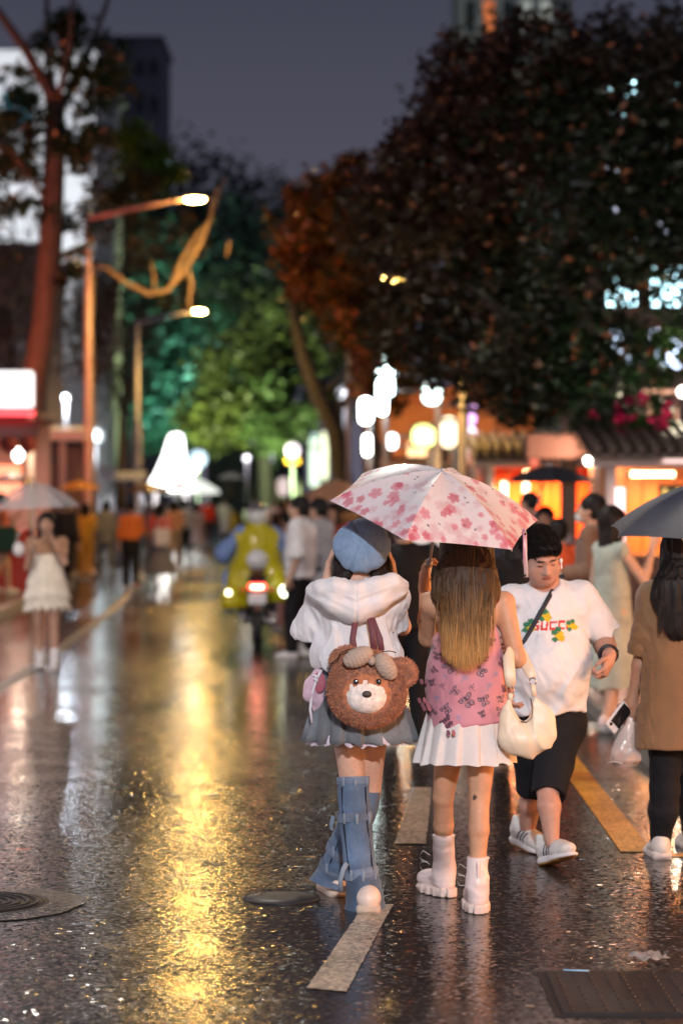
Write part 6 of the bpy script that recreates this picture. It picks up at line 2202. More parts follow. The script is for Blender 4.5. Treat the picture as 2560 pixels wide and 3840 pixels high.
for q in 'LR':
    sh, el, wr = J['sh' + q], J['el' + q], J['wr' + q]
    B.cap(sh, el, .046, .036, .016).cap(el, el * .65 + wr * .35, .037, .036, .02).cap(el * .65 + wr * .35, wr, .036, .023, .02)
    hp, kn, an = J['hip' + q], J['kn' + q], J['an' + q]
    B.cap(hp, kn, .071, .043, .012)
    m = kn * .66 + an * .34 + np.array((0, -.012, 0))
    B.cap(kn, m, .041, .042, .012).cap(m, kn * .25 + an * .75, .042, .030, .012).cap(kn * .25 + an * .75, an, .028, .027, .02)
GR = P(1611, 2105, 10.24) - R2      # point of the umbrella handle in her fist
add_hand(B, J['wrL'] + np.array((0, 0, .005)), (.05, -.02, 1.), (1, .35, 0), (-.3, .8, .3), .85, .93, .004, thumb=.5)
add_hand(B, J['wrR'], (-.1, 1., -.05), (-1, 0, -.2), (0, .1, 1), .6, .9, .004)
V, F = B.mesh(.006)
bcl = skin_tone(V, (.55, .30, .18), 5)
sp = np.hypot(V[:, 0] - L2(1779, 2992, 9.98)[0], (V[:, 2] - L2(1779, 2992, 9.98)[2]) * .62)
bcl[(sp < .0075) & (V[:, 1] < J['knR'][1])] = (.05, .03, .025)
w2 = obj('person', (V, F), SKIN, loc=R2, col=bcl, cat='person', label='woman with long brown to blond hair, pink butterfly top and white pleated skirt')
# halter top with butterflies
zt = L2(0, 2700, 10.05)[2]
T = S()
T.cap(L2(1748, 2400, 10.04), L2(1750, 2540, 10.04), .122, .142, .05, (1.08, .82, 1))
T.cap(L2(1750, 2540, 10.04), L2(1752, 2700, 10.04), .142, .158, .05, (1.08, .86, 1))
T.cap(L2(1750, 2400, 10.02), L2(1760, 2230, 10.02), .112, .066, .05, (1, .95, 1))
T.ell(L2(1600, 2310, 10.05), (.085, .3, .085), None, .02, 's')
T.ell(L2(1903, 2285, 10.05), (.07, .3, .1), None, .02, 's')
T.ell(L2(1746, 2170, 10.06), (.07, .09, .05), None, .02, 's')
T.plane((0, 0, zt - .02), (.12, .0, -1), .012)
tv, tf = T.mesh(.0042, lambda p: (fold_disp(.008, 11, 2., 31)(p) + fold_disp(.0025, 34, 9, 14)(p)) * np.clip((p[:, 2] - zt) / .06, .12, 1))
tc_ = np.broadcast_to((.63, .27, .33), (len(tv), 3)).copy()
tc_ *= (.92 + .16 * fbm(tv * 30, 3, 2))[:, None]
bflies = [(365, 1365, 62), (650, 1410, 48), (245, 1270, 38), (215, 1400, 32), (195, 1520, 36), (410, 1590, 44), (525, 1680, 66), (680, 1680, 52), (840, 1670, 40), (185, 1790, 48), (330, 1760, 48), (335, 1880, 56), (660, 1800, 34), (840, 1790, 46), (745, 1130, 42), (850, 1330, 40), (690, 1290, 30), (870, 1130, 34), (880, 1570, 36), (205, 1195, 26), (560, 1230, 40), (450, 1180, 40), (600, 1050, 36)]
dflies = [(805, 900, 50), (760, 1000, 52), (490, 1470, 44), (780, 1440, 40), (300, 1550, 38), (570, 1560, 46), (720, 1550, 50), (235, 1665, 36), (440, 1840, 38), (740, 660, 36), (265, 1130, 34), (320, 1460, 30)]
sr = np.random.default_rng(5)
back = tv[:, 1] < .06
for (cx_, cy_, sz) in bflies:
    c_ = L2(1540 + cx_ * .404, 1950 + cy_ * .404, 9.92)
    a = sr.uniform(-1, 1)
    x, z = tv[:, 0] - c_[0], tv[:, 2] - c_[2]
    k = 1 / (sz * 1.15 * .404 * 10 / FPX)
    X, Z = (x * math.cos(a) + z * math.sin(a)) * k, (-x * math.sin(a) + z * math.cos(a)) * k
    AX = np.abs(X)
    up = ((AX - .48) / .48) ** 2 + ((Z - .32 - AX * .25) / .34) ** 2
    lo = ((AX - .32) / .33) ** 2 + ((Z + .42) / .36) ** 2
    bd_ = (AX < .09) & (np.abs(Z) < .75)
    m = back & ((up < 1) | (lo < 1) | bd_)
    dark = np.array((.11, .045, .075))
    tc_[m] = dark * sr.uniform(.8, 1.6)
    m2 = back & (((up < .45) & (up > .12)) | ((lo < .4) & (lo > .05))) & ~bd_
    tc_[m2] = (np.array((.22, .10, .14)), np.array((.42, .26, .33)), np.array((.16, .07, .10)))[int(sr.integers(0, 3))]
for (cx_, cy_, sz) in dflies:
    c_ = L2(1540 + cx_ * .404, 1950 + cy_ * .404, 9.92)
    a = sr.uniform(-1.2, 1.2)
    x, z = tv[:, 0] - c_[0], tv[:, 2] - c_[2]
    k = 1 / (sz * .404 * 10 / FPX)
    X, Z = (x * math.cos(a) + z * math.sin(a)) * k, (-x * math.sin(a) + z * math.cos(a)) * k
    m = back & (((np.abs(X) < .10) & (np.abs(Z) < .9)) | ((np.abs(Z - .4 - .2 * np.abs(X)) < .09) & (np.abs(X) < .8)) | ((np.abs(Z - .12 + .25 * np.abs(X)) < .08) & (np.abs(X) < .65)))
    tc_[m] = (.17, .10, .15) if sr.random() < .6 else (.28, .26, .42)
obj('halter_top', (tv, tf), M('butterfly_chiffon', rough=.6, attr=True, var=.03, sheen=.3, twoside=.12), w2, col=tc_)
# fluttering cut-out butterflies at the side seam
g = Geo()
for (u, v, dd) in ((1590, 2560, 10.0), (1582, 2630, 9.99), (1594, 2648, 9.98), (1600, 2660, 9.97), (1896, 2590, 9.96), (1893, 2500, 9.97), (1690, 2752, 9.88)):
    c_ = L2(u, v, dd)
    for sg in (-1, 1):
        a = np.linspace(0, 2 * math.pi, 9)[:-1]
        wv_ = np.stack((sg * (.009 + .010 * np.cos(a)), .004 * sg * np.sin(a) - .006, .013 * np.sin(a) + .004), 1) @ rotz(sg * .6).T + c_
        g.add((wv_, [np.arange(8)[None]]), (.3, .11, .15))
obj('cutout_wings', g, M('butterfly_chiffon', rough=.6, attr=True), w2, col=True)
# white pleated skirt
sk = skirt_mesh(L2(0, 2600, 10.05)[2], L2(0, 2852, 10.05)[2], (.142, .108), (.208, .172), (L2(1750, 0, 10.05)[0], 0), (L2(1741, 0, 10.05)[0], -.005), pleats=15, amp=.13, nz=18, per=12, seed=12, sharp=.8, hemwave=.003)
obj('pleated_skirt', sk, cloth((.76, .72, .70), .7, 'twill', var=.04, vs=40, bump=.15, bs=500, twoside=.12), w2)
# boots
BOOT = M('boot_leather', (.74, .62, .60), .38, var=.07, vs=14, bump=.15, bs=40)
BSOLE = M('boot_sole', (.72, .58, .52), .5, var=.1)


def boot(g0, fd, top, r, par):
    g0, fd = np.asarray(g0, float), nrm(fd)
    sd = np.cross(fd, (0, 0, 1.))
    R_ = np.stack((sd, fd, (0, 0, 1.)), 1)
    w = lambda x, y, z: g0 + R_ @ np.array((x, y, z))
    U = S()
    U.cap(top, w(0, .0, .12), r, r * .98, .03).cap(w(0, 0, .12), w(0, -.008, .06), r * .98, .042, .03)
    U.ell(w(0, .05, .065), (.04, .08, .04), R_, .04).ell(w(0, .125, .058), (.043, .062, .036), R_, .04)
    tpz = top[2]
    U.plane((0, 0, tpz - .0), (0, 0, 1), .006)
    U.plane((0, 0, .03), (0, 0, -1), .004)
    bm_ = U.mesh(.0048, lambda p: fold_disp(.004, 9, 16, 3)(p) + .0016 * np.exp(-((p[:, 2] - .062) / .004) ** 2))
    o = obj('boot', bm_, BOOT, par)
    Sl = S()
    Sl.ell(w(0, .0, .022), (.046, .062, .022), R_, .02).ell(w(0, .115, .022), (.052, .078, .022), R_, .03).rbox(w(0, .05, .02), (.036, .07, .012), R_, .006, .02)
    for a in np.linspace(0, 2 * math.pi, 15)[:-1]:
        Sl.rbox(w(math.cos(a) * .046, .055 + math.sin(a) * .118, .02), (.008, .008, .016), R_ @ rotz(a), .003, .004)
    Sl.plane((0, 0, .001), (0, 0, -1), .002)
    obj('lug_sole', Sl.mesh(.0045), BSOLE, o)
    sm = [w(0, -r * 1.0, z) for z in np.linspace(.08, tpz - .004, 8)]
    obj('pull_strip', tube(sm, .008, 6, flat=(R_[:, 1], .25)), BOOT, o)
    obj('collar', tube([top + np.array((math.cos(a) * (r + .001), math.sin(a) * (r + .001), -.004)) for a in np.linspace(0, 2 * math.pi, 25)], .003, 6, False), BOOT, o)
    for k_, sgn in ((0, -1), (1, -1)):
        b_ = w(-.036, .055, .17 if k_ == 0 else .13)
        lp = [b_, b_ + np.array((-.03, .0, .02)), b_ + np.array((-.045, 0, -.005)), b_ + np.array((-.03, 0, -.03)), b_ + np.array((-.01, 0, -.028))]
        obj('lace', tube(lp, .0014, 5), cloth((.7, .66, .62), .6), o)
    return o


on_leg = lambda q, v: J['kn' + q] + (J['an' + q] - J['kn' + q]) * ((L2(0, v, 10.1)[2] - J['kn' + q][2]) / (J['an' + q][2] - J['kn' + q][2]))
boot(J['anL'] * (1, 1, 0) + np.array((0, -.01, 0)), (-.5, .87, 0), on_leg('L', 3145) + np.array((0, -.006, 0)), .0455, w2)
boot(J['anR'] * (1, 1, 0) + np.array((0, -.01, 0)), (-.06, 1, 0), on_leg('R', 3197), .044, w2)
# hair
Hh = S()
hc = J['head']
Hh.ell(hc + np.array((0, -.02, .035)), (.092, .108, .1), None, .02)
Hh.cap(hc + np.array((0, -.055, 0)), L2(1745, 2200, 9.96), .088, .105, .04, (1.05, .5, 1))
Hh.cap(L2(1745, 2200, 9.96), L2(1748, 2300, 9.92), .105, .085, .04, (1.02, .30, 1))
for sg in (-1, 1):
    Hh.cap(hc + np.array((.07 * sg, -.01, .02)), L2(1746 + sg * 88, 2220, 9.98), .036, .03, .03)
Hh.ell(hc + np.array((0, .09, -.03)), (.07, .08, .09), None, .02, 's')
hv, hf = Hh.mesh(.0055, fold_disp(.006, 55, 2.5, 6))
ztop, ztip = hc[2] + .1, L2(0, 2500, 9.9)[2]


def ombre(z, k=1.):
    t = np.clip((ztop - z) / (ztop - ztip), 0, 1)
    c0, c1, c2 = np.array((.012, .008, .006)), np.array((.075, .040, .018)), np.array((.42, .215, .065))
    a = np.clip(t / .6, 0, 1)[:, None]
    b = np.clip((t - .42) / .5, 0, 1)[:, None] ** 1.5
    return (c0 * (1 - a) + c1 * a) * (1 - b) + c2 * b


ho = obj('hair', (hv, hf), HAIRM, w2, col=ombre(hv[:, 2]) * .8)
g = Geo()
sr = np.random.default_rng(8)
for k in range(2600):
    x = sr.uniform(-1, 1)
    edge = abs(x)
    x0 = hc[0] + x * .088
    top_z = hc[2] + .1 - .09 * edge ** 2 - sr.uniform(0, .12)
    u_mid = 1745 + x * 98
    u_end = 1748 + x * (92 if x < 0 else 82)
    v_end = 2508 - 62 * edge ** 2 + sr.uniform(-50, 12)
    if sr.random() < .3:
        v_end -= sr.uniform(10, 170)
    elif sr.random() < .06:
        v_end += sr.uniform(5, 30)
    lay = sr.uniform(.006, .021)
    pm, pe_ = L2(u_mid, 2215, 9.905), L2(u_end, v_end, 9.868)
    bulge = .045 * edge ** 2
    pts0 = np.array(((x0, hc[1] - .105 * math.sqrt(max(1 - edge ** 2 * .9, .05)), top_z), (hc[0] + x * .098, hc[1] - .12 + bulge, hc[2] - .02), (pm[0], pm[1] + bulge, pm[2]), ((pm[0] + pe_[0]) / 2, (pm[1] + pe_[1]) / 2 + bulge * .5, (pm[2] + pe_[2]) / 2), pe_ + np.array((0, bulge * .3, 0))))
    tt = np.linspace(0, 1, 5)
    t9 = np.linspace(0, 1, 12)
    pts = np.stack([np.interp(t9, tt, pts0[:, i]) for i in range(3)], 1)
    pts[1:-1] = (pts[:-2] + 2 * pts[1:-1] + pts[2:]) / 4
    pts[:, 1] -= lay
    if sr.random() < .05:
        pts[:, 0] += np.sign(x) * sr.uniform(.004, .03) * t9 ** 1.5 + .008 * np.sin(t9 * 7 + sr.uniform(0, 6)) * t9
        pts[:, 1] -= sr.uniform(0, .015) * t9
    pts[:, 0] += .003 * np.sin(t9 * sr.uniform(3, 9) + sr.uniform(0, 6)) * t9
    wd = sr.uniform(.0012, .0028)
    tw = np.array((1, sr.uniform(-.5, .5), 0)) * wd * np.array([1] * 7 + [.9, .75, .55, .35, .1])[:, None]
    V_ = np.concatenate((pts - tw, pts + tw))
    i_ = np.arange(11)
    g.add((V_, [np.stack((i_, i_ + 1, i_ + 13, i_ + 12), 1)]), np.tile(ombre(pts[:, 2]) * sr.uniform(.35, 1.75), (2, 1)))
obj('hair_strands', g, HAIRM, ho, col=True, kind='stuff')

# --------------------------------------------------------- flowered umbrella
HUB, CEN = P(1660, 1763, 9.95), P(1633, 1915, 9.9)
AV, CV = np.array((-.431, -.112, .040)), np.array((.297, -.296, -.155))
un = nrm(np.cross(AV, CV))
if un[2] < 0:
    un = -un
RU, HU = .45, .178
fr_ = frame_to(un)
aq = AV @ fr_
spin = math.atan2(aq[1], aq[0])
fl_r = np.random.default_rng(21)
flowers = []
for k in range(6):
    for _ in range(54):
        rho = 1 - abs(fl_r.normal(0, .2)) if fl_r.random() < .86 else fl_r.uniform(.3, .8)
        if rho < .25:
            continue
        flowers.append((k, fl_r.uniform(0, 1), min(rho, .99), fl_r.uniform(.012, .030), fl_r.uniform(0, 6.28), fl_r.choice(3, p=(.52, .3, .18))))
flowers.sort(key=lambda f: -f[5] * 0 - f[3] * (1 if f[5] == 0 else .3))


def blossom_colour(Q, loc):
    col = np.broadcast_to((.74, .70, .72), (len(Q), 3)).copy()
    wash = fbm(loc * 9, 5, 3)
    e = np.clip((Q[:, 2] - .45) / .5, 0, 1) * np.clip(wash * 2 - .6, 0, 1)
    col = col * (1 - .5 * e[:, None]) + np.array((.72, .55, .62)) * (.5 * e[:, None])
    x, y = loc[:, 0], loc[:, 1]
    shades = (((.66, .40, .44), (.55, .26, .30)), ((.70, .19, .26), (.55, .09, .15)), ((.66, .08, .14), (.42, .03, .08)))
    for k, s_, rho, r, rot, pal in flowers:
        a0, a1 = 2 * math.pi * k / 6, 2 * math.pi * (k + 1) / 6
        cx_ = ((1 - s_) * math.cos(a0) + s_ * math.cos(a1)) * rho * RU
        cy_ = ((1 - s_) * math.sin(a0) + s_ * math.sin(a1)) * rho * RU
        dx, dy = x - cx_, y - cy_
        rr = np.hypot(dx, dy)
        m = rr < r * 1.05
        if not m.any():
            continue
        th = np.arctan2(dy[m], dx[m]) + rot
        ph = (th * 5 / (2 * math.pi)) % 1
        lim_ = r * (.52 + .48 * np.sin(math.pi * ph) ** .6 - .14 * np.exp(-((ph - .5) / .06) ** 2))
        inn = rr[m] < lim_
        idx = np.nonzero(m)[0]
        al = .38 if pal == 0 else .68
        ca, cb = np.array(shades[pal][0]), np.array(shades[pal][1])
        tt_ = np.clip(rr[m] / r, 0, 1)[:, None]
        cc_ = cb * (1 - tt_) + ca * tt_
        core = rr[m] < r * .13
        cc_[core] = (.55, .2, .2)
        sel = idx[inn]
        col[sel] = col[sel] * (1 - al) + cc_[inn] * al
    for _ in range(54):
        k = int(fl_r.integers(0, 6))
        s_, rho, rot = fl_r.uniform(0, 1), fl_r.uniform(.2, .95), fl_r.uniform(0, 3.14)
        a0, a1 = 2 * math.pi * k / 6, 2 * math.pi * (k + 1) / 6
        cx_ = ((1 - s_) * math.cos(a0) + s_ * math.cos(a1)) * rho * RU
        cy_ = ((1 - s_) * math.sin(a0) + s_ * math.sin(a1)) * rho * RU
        dx, dy = x - cx_, y - cy_
        X, Y = dx * math.cos(rot) + dy * math.sin(rot), -dx * math.sin(rot) + dy * math.cos(rot)
        col[(X / .0065) ** 2 + (Y / .0028) ** 2 < 1] = (.04, .04, .06)
    return col


UPINK = M('blossom_print_cloth', rough=.32, attr=True, var=.03, vs=30, bump=.12, bs=14, twoside=.12, coat=.25, sheen=.2)
um = umbrella('white umbrella with pink cherry blossom print shared by the two women', HUB, un, RU, HU, UPINK, 6, grip=R2 + GR, spin=spin, colfn=blossom_colour, res=(96, 84), group=None, bow=.78, sag=.016, tip=.008, metal=(.015, .015, .017))
um_o = np.array(um.location)
# rain drops on the canopy
g = Geo()
Vc, Fc, Qc, lc_ = canopy_geo(6, RU, HU, frame_to(un) @ rotz(spin), np.zeros(3), (40, 40), .78, .016)
dr = np.random.default_rng(3)
for i in dr.integers(0, len(Vc), 260):
    r = dr.uniform(.0012, .003)
    g.add(sphere(Vc[i] + un * .001, (r, r, r * .6), frame_to(un), 5, 7))
obj('rain_drops', g, M('water_drop', (.9, .9, .95), .03, trans=.9, var=0), um, kind='stuff')
# wrist band hanging from a rib end, with a press stud
ct = P(1966, 1995, 9.72) - um_o
bd_pts = [P(1962, 1985, 9.75) - um_o, P(1966, 2005, 9.73) - um_o, P(1967, 2080, 9.73) - um_o, P(1972, 2165, 9.73) - um_o]
bs_ = tube(bd_pts, .0085, 8, flat=((0, 1, 0), .18))
cb_ = np.where((fbm(bs_[0] * 60, 3, 2) > .52)[:, None], (.6, .25, .3), (.72, .64, .66))
bo_ = obj('closing_band', bs_, UPINK, um, col=cb_)
for v in (2002, 2158):
    obj('press_stud', sphere(P(1968, v, 9.722) - um_o, (.0045, .003, .0045)), M('stud_black', (.02, .02, .02), .3, .5), bo_)
obj('wrist_cord', tube([R2 + GR - um_o + np.array((.0, 0, -.07)), P(1622, 2185, 10.22) - um_o, P(1632, 2196, 10.22) - um_o, P(1634, 2204, 10.22) - um_o], .0025, 5), cloth((.012, .011, .012)), um)

# --------------------------------------------------------- cream handbag on her arm
HC = P(1975, 2720, 9.9)
hbg = empty('handbag', tuple(HC), 'cream crescent handbag with silver rings hanging on the long haired woman\'s arm', 'handbag')
lh = lambda u, v, dy=0.: P(u, v, 9.9 + dy) - HC
CRM = M('cream_bag_leather', (.76, .63, .47), .42, var=.06, vs=10, bump=.35, bs=22)
Bg = S()
q_ = (1, .5, 1)
Bg.chain([lh(1908, 2632), lh(1908, 2700), lh(1925, 2765), lh(1975, 2785), lh(2026, 2752), lh(2030, 2700), lh(2006, 2620)], [.012, .024, .046, .052, .048, .034, .012], .03, q_)
Bg.ell(lh(1965, 2775), (.085, .042, .045), roty(.08), .03)
obj('body', Bg.mesh(.005, fold_disp(.006, 13, 6, 17, .4)), CRM, hbg)
ln_ = S().chain([lh(1990, 2630, .0), lh(1995, 2680, .01), lh(1968, 2712, .01)], [.006, .012, .008], .01, (1, .4, 1)).mesh(.004)
obj('zip_edge', tube([lh(1988, 2618, -.01), lh(1997, 2655, -.018), lh(1992, 2690, -.02), lh(1972, 2708, -.02), lh(1950, 2706, -.018)], .0028, 5), M('zip_metal', (.25, .2, .17), .35, .7), hbg)
for a_, b_ in (((1913, 2590), (1913, 2628)), ((1996, 2556), (2002, 2612))):
    c_ = lh(*a_)
    obj('ring', tube([c_ + np.array((math.cos(t) * .014, 0, math.sin(t) * .014)) for t in np.linspace(0, 2 * math.pi, 25)], .0024, 6, False), M('chrome', (.7, .7, .72), .15, 1., var=0), hbg)
    obj('tab', tube([c_ + np.array((0, 0, -.010)), lh(*b_)], .010, 8, flat=((0, 1, 0), .4)), CRM, hbg)
st_ = [lh(1914, 2574, 0), lh(1910, 2530, .0), lh(1905, 2470, .03), lh(1914, 2440, .07), lh(1932, 2432, .12), lh(1952, 2445, .14), lh(1970, 2490, .1), lh(1994, 2540, .02)]
obj('strap', tube(st_, [.020, .024, .024, .02, .02, .022, .024, .018], 12, flat=((0, 1, 0), .35)), CRM, hbg)

# =========================================================== man in the printed tee, walking towards the viewer
R3 = np.array(((2050 - 1280) * 11.35 / FPX, 11.35, 0))
L3 = local(R3)
RH = rotz(math.pi + .22) @ rotx(-.42) @ roty(.10)
HS, HW = 1.0, 1.0
J = {'s': 1.02, 'male': True, 'wid': 1.1}
J['pel'], J['waist'], J['chest'] = L3(2052, 2710, 11.38), L3(2055, 2570, 11.37), L3(2050, 2375, 11.36)
J['neck'], J['head'] = L3(2046, 2205, 11.36), L3(2028, 2092, 11.25)
J['shL'], J['shR'] = L3(1925, 2262, 11.36), L3(2172, 2248, 11.36)      # viewer's left / right
J['elL'], J['wrL'] = L3(1890, 2430, 11.3), L3(1900, 2560, 11.12)
J['elR'], J['wrR'] = L3(2262, 2408, 11.42), L3(2282, 2462, 11.2)
J['hipL'], J['hipR'] = L3(1998, 2740, 11.4), L3(2098, 2740, 11.35)
J['knL'], J['anL'] = L3(1996, 2950, 11.52), L3(1972, 3140, 11.72)
J['knR'], J['anR'] = L3(2052, 2960, 11.2), L3(2068, 3158, 11.12)
s = J['s']
B = S()
B.ell(J['pel'], (.155, .125, .12), None, .04).cap(J['pel'], J['waist'], .135, .135, .04, (1.08, .93, 1)).cap(J['waist'], J['chest'], .135, .135, .04, (1.08, .9, 1))
for q in 'LR':
    B.cap(J['chest'] + np.array((0, 0, .08)), J['sh' + q], .1, .065, .05, (1, .9, 1))
B.cap(J['chest'], J['neck'], .1, .07, .06).cap(J['neck'], J['head'] + np.array((0, .03, -.02)), .068, .062, .03)
add_head(B, J['head'], RH, HS, HW)
wq = lambda x, y, z: J['head'] + RH @ (np.array((x * HW, y, z)) * HS)
B.ell(wq(0, .045, -.072), np.array((.058, .045, .04)) * HS, RH, .03)
for sg in (-1, 1):
    B.ell(wq(.045 * sg, .05, -.045), np.array((.03, .032, .034)) * HS, RH, .02)
add_arms(B, J, s, 1.18, False)
B.cap(J['elR'], J['elR'] * .6 + J['wrR'] * .4, .05, .048, .02)
add_legs(B, J, s, 1.0, feet=False)
add_hand(B, J['wrR'], (-.28, -.5, -.82), (-.9, .0, .3), (-.3, -.85, .45), 1.3, 1.08, .005, thumb=.7)
add_hand(B, J['wrL'], (.1, -.3, -.9), (1, 0, 0), (0, -1, -.2), .8, 1., .005)
V, F = B.mesh(.0058)
bc3 = skin_tone(V, (.48, .27, .20), 8)
face_colour(V, bc3, J['head'], RH, HS, HW, (.03, .018, .014), (.36, .13, .11))
w3 = obj('person', (V, F), SKIN, loc=R3, col=bc3, cat='person', label='man in white tee with red lettering, black shorts and sneakers, looking down')
# hair
H = S()
H.ell(wq(0, -.022, .045), np.array((.087, .106, .098)) * HS, RH, .02)
H.ell(wq(0, -.05, -.01), np.array((.082, .075, .07)) * HS, RH, .03)
H.ell(wq(.0, .07, .085), np.array((.06, .035, .03)) * HS, RH, .03)
H.ell(wq(0, .095, -.022), np.array((.0735, .085, .085)) * HS, RH, .012, 's')
H.plane(wq(0, 0, -.06), RH @ np.array((0, .25, -1.)))
hv, hf = H.mesh(.005, fold_disp(.0045, 90, 50, 13))
ho = obj('hair', (hv, hf), HAIRM, w3, col=shade((.011, .009, .009), len(hv), .5, 3, hv))
hn = normals(hv, hf)
top = (hv - J['head']) @ RH
kp = (top[:, 2] > .03)
fz = fuzz(hv[kp], hn[kp], .016, .003, 9000, 4, -.25)
obj('hair_tufts', fz, HAIRM, ho, col=np.broadcast_to((.012, .010, .010), (len(fz[0]), 3)), smooth=False, kind='stuff')
obj('earphone', S().ell(wq(-.092, .012, -.018), np.array((.009, .009, .012)) * HS, RH).cap(wq(-.092, .015, -.02), wq(-.09, .03, -.05), .004, .004, .004).mesh(.003), M('white_plastic_gloss', (.8, .8, .82), .2), w3)
# tee
T = S()
zt = L3(0, 2672, 11.3)[2]
T.cap(L3(2050, 2340, 11.34), L3(2058, 2500, 11.31), .160, .178, .05, (1.04, .86, 1)).cap(L3(2056, 2500, 11.31), L3(2050, 2690, 11.34), .178, .168, .05, (1.02, .84, 1))
T.ell(L3(2054, 2510, 11.25), (.142, .125, .16), None, .05)
for q, e in (('L', L3(1895, 2380, 11.32)), ('R', L3(2262, 2368, 11.40))):
    T.cap(J['chest'] + np.array((0, 0, .09)), J['sh' + q], .125, .085, .05, (1, .9, 1))
    T.cap(J['sh' + q], e, .080, .076, .03)
    dn = nrm(e - J['sh' + q])
    T.cap(e + dn * .10, e + dn * .2, .1, .1, .004, None, 's')
T.cap(J['chest'], J['neck'] - np.array((0, -.0, .03)), .12, .09, .05)
T.ell(L3(2044, 2172, 11.26), (.085, .1, .062), None, .012, 's')
T.plane((0, 0, zt), (.04, 0, -1), .01)


def tee_disp(p):
    return fold_disp(.014, 7, 4.5, 17, -.55)(p) * np.clip((1.32 - p[:, 2]) / .25, .2, 1) + fold_disp(.006, 16, 9, 5, .5)(p)


tv, tf = T.mesh(.0042, tee_disp)
col = np.broadcast_to((.78, .79, .81), (len(tv), 3)).copy()
front = tv[:, 1] < .0
px = 1280 + (tv[:, 0] + R3[0]) * FPX / (tv[:, 1] + R3[1])
py = HORIZON - (tv[:, 2] - CAMZ) * FPX / (tv[:, 1] + R3[1])
GLY = {'G': [(0, 0, .28, 1), (0, .76, 1, 1), (0, 0, 1, .24), (.72, 0, 1, .5), (.5, .38, 1, .56)], 'U': [(0, 0, .28, 1), (.72, 0, 1, 1), (0, 0, 1, .24)], 'C': [(0, 0, .28, 1), (0, .74, 1, 1), (0, 0, 1, .26)], 'I': [(.0, 0, .32, 1)]}
# the print is laid out in the plane of the chest (metres), then coloured into the cloth
c0 = L3(1996, 2368, 11.12)
tx, tz = (tv[:, 0] - c0[0]), (tv[:, 2] - c0[2])
tz = tz - .02 * tx
x = 0.
for ch in 'GUCCI':
    wl = .012 if ch == 'I' else .034
    hl = .042
    for (a, b, c_, d_) in GLY[ch]:
        sl_ = tx - tz * .12
        k_ = wl if ch != 'I' else wl / .32
        col[front & (sl_ > x + a * k_) & (sl_ < x + c_ * k_) & (tz > b * hl) & (tz < d_ * hl)] = (.62, .035, .03)
    x += wl + .0065
lem = np.random.default_rng(4)
for (u, v, k) in ((2042, 2312, 1.), (1986, 2356, 1.), (2094, 2385, 1.), (2150, 2352, .85)):
    c_ = L3(u, v, 11.12)
    for j, (dx, dz, r, cl) in enumerate(((0, 0, .024, (.72, .52, .015)), (.014, -.008, .018, (.72, .52, .015)), (-.014, .012, .015, (.03, .2, .10)), (.006, .022, .014, (.03, .2, .10)), (-.012, -.016, .013, (.03, .2, .10)))):
        a = lem.uniform(-.006, .006, 2)
        rr = np.hypot(tv[:, 0] - c_[0] - (dx + a[0]) * k, (tv[:, 2] - c_[2] - (dz + a[1]) * k) * 1.15)
        wob = 1 + .15 * np.sin(5 * np.arctan2(tv[:, 2] - c_[2] - dz, tv[:, 0] - c_[0] - dx) + j)
        col[front & (rr < r * k * wob)] = cl
TEE = M('tee_cotton', rough=.8, attr=True, var=.03, vs=50, bump=.2, bs=400, sheen=.2)
obj('t_shirt', (tv, tf), TEE, w3, col=col)
# crossbody strap
# strap lies on the shirt front: march along it and stay 6 mm proud of the cloth
pp = []
for t in np.linspace(0, 1, 22):
    u, v = 2098 + (1958 - 2098) * t, 2165 + (2415 - 2165) * t
    near = np.argmin((px - u) ** 2 + (py - v) ** 2 + np.where(tv[:, 1] < .05, 0, 1e6))
    q = L3(u, v, R3[1] + tv[near, 1])
    pp.append((q[0], tv[near, 1] - .006, q[2]))
pp = np.array(pp)
pp[1:-1] = (pp[:-2] + 2 * pp[1:-1] + pp[2:]) / 4
pp = np.vstack(([L3(2112, 2158, 11.33)], pp))
obj('crossbody_strap', tube(pp, .011, 8, flat=((0, 1, 0), .3)), cloth((.03, .035, .045), .5), w3)
# shorts
Sh = S()
Sh.ell(J['pel'] + np.array((0, 0, -.01)), (.172, .145, .135), None, .05).cap(J['pel'], J['waist'], .155, .152, .05, (1.08, .93, 1))
for q, e in (('L', J['knL'] + np.array((0, 0, .0))), ('R', J['knR'] + np.array((.01, 0, .0)))):
    Sh.cap(J['hip' + q], e, .108, .082 if q == 'R' else .078, .03)
    dn = nrm(e - J['hip' + q])
    Sh.cap(e + dn * .1, e + dn * .2, .102, .102, .004, None, 's')
obj('shorts', Sh.mesh(.007, fold_disp(.008, 8, 6, 4)), cloth((.011, .012, .015), .8), w3)
# watch
wp = J['wrR'] * .85 + J['elR'] * .15
wd_ = nrm(J['elR'] - J['wrR'])
WR = frame_to(wd_)
wo = obj('watch', tube([wp + WR @ np.array((math.cos(a) * .039, math.sin(a) * .039, 0)) for a in np.linspace(0, 2 * math.pi, 25)], .011, 8, False, flat=(wd_, .9)), M('watch_band', (.015, .016, .02), .4), w3)
obj('watch_face', box(wp + np.array((.03, -.02, .02)), (.036, .036, .012), frame_to((.7, -.5, .5)), .004), M('watch_glass', (.02, .02, .025), .1, coat=.8), wo, smooth=False)


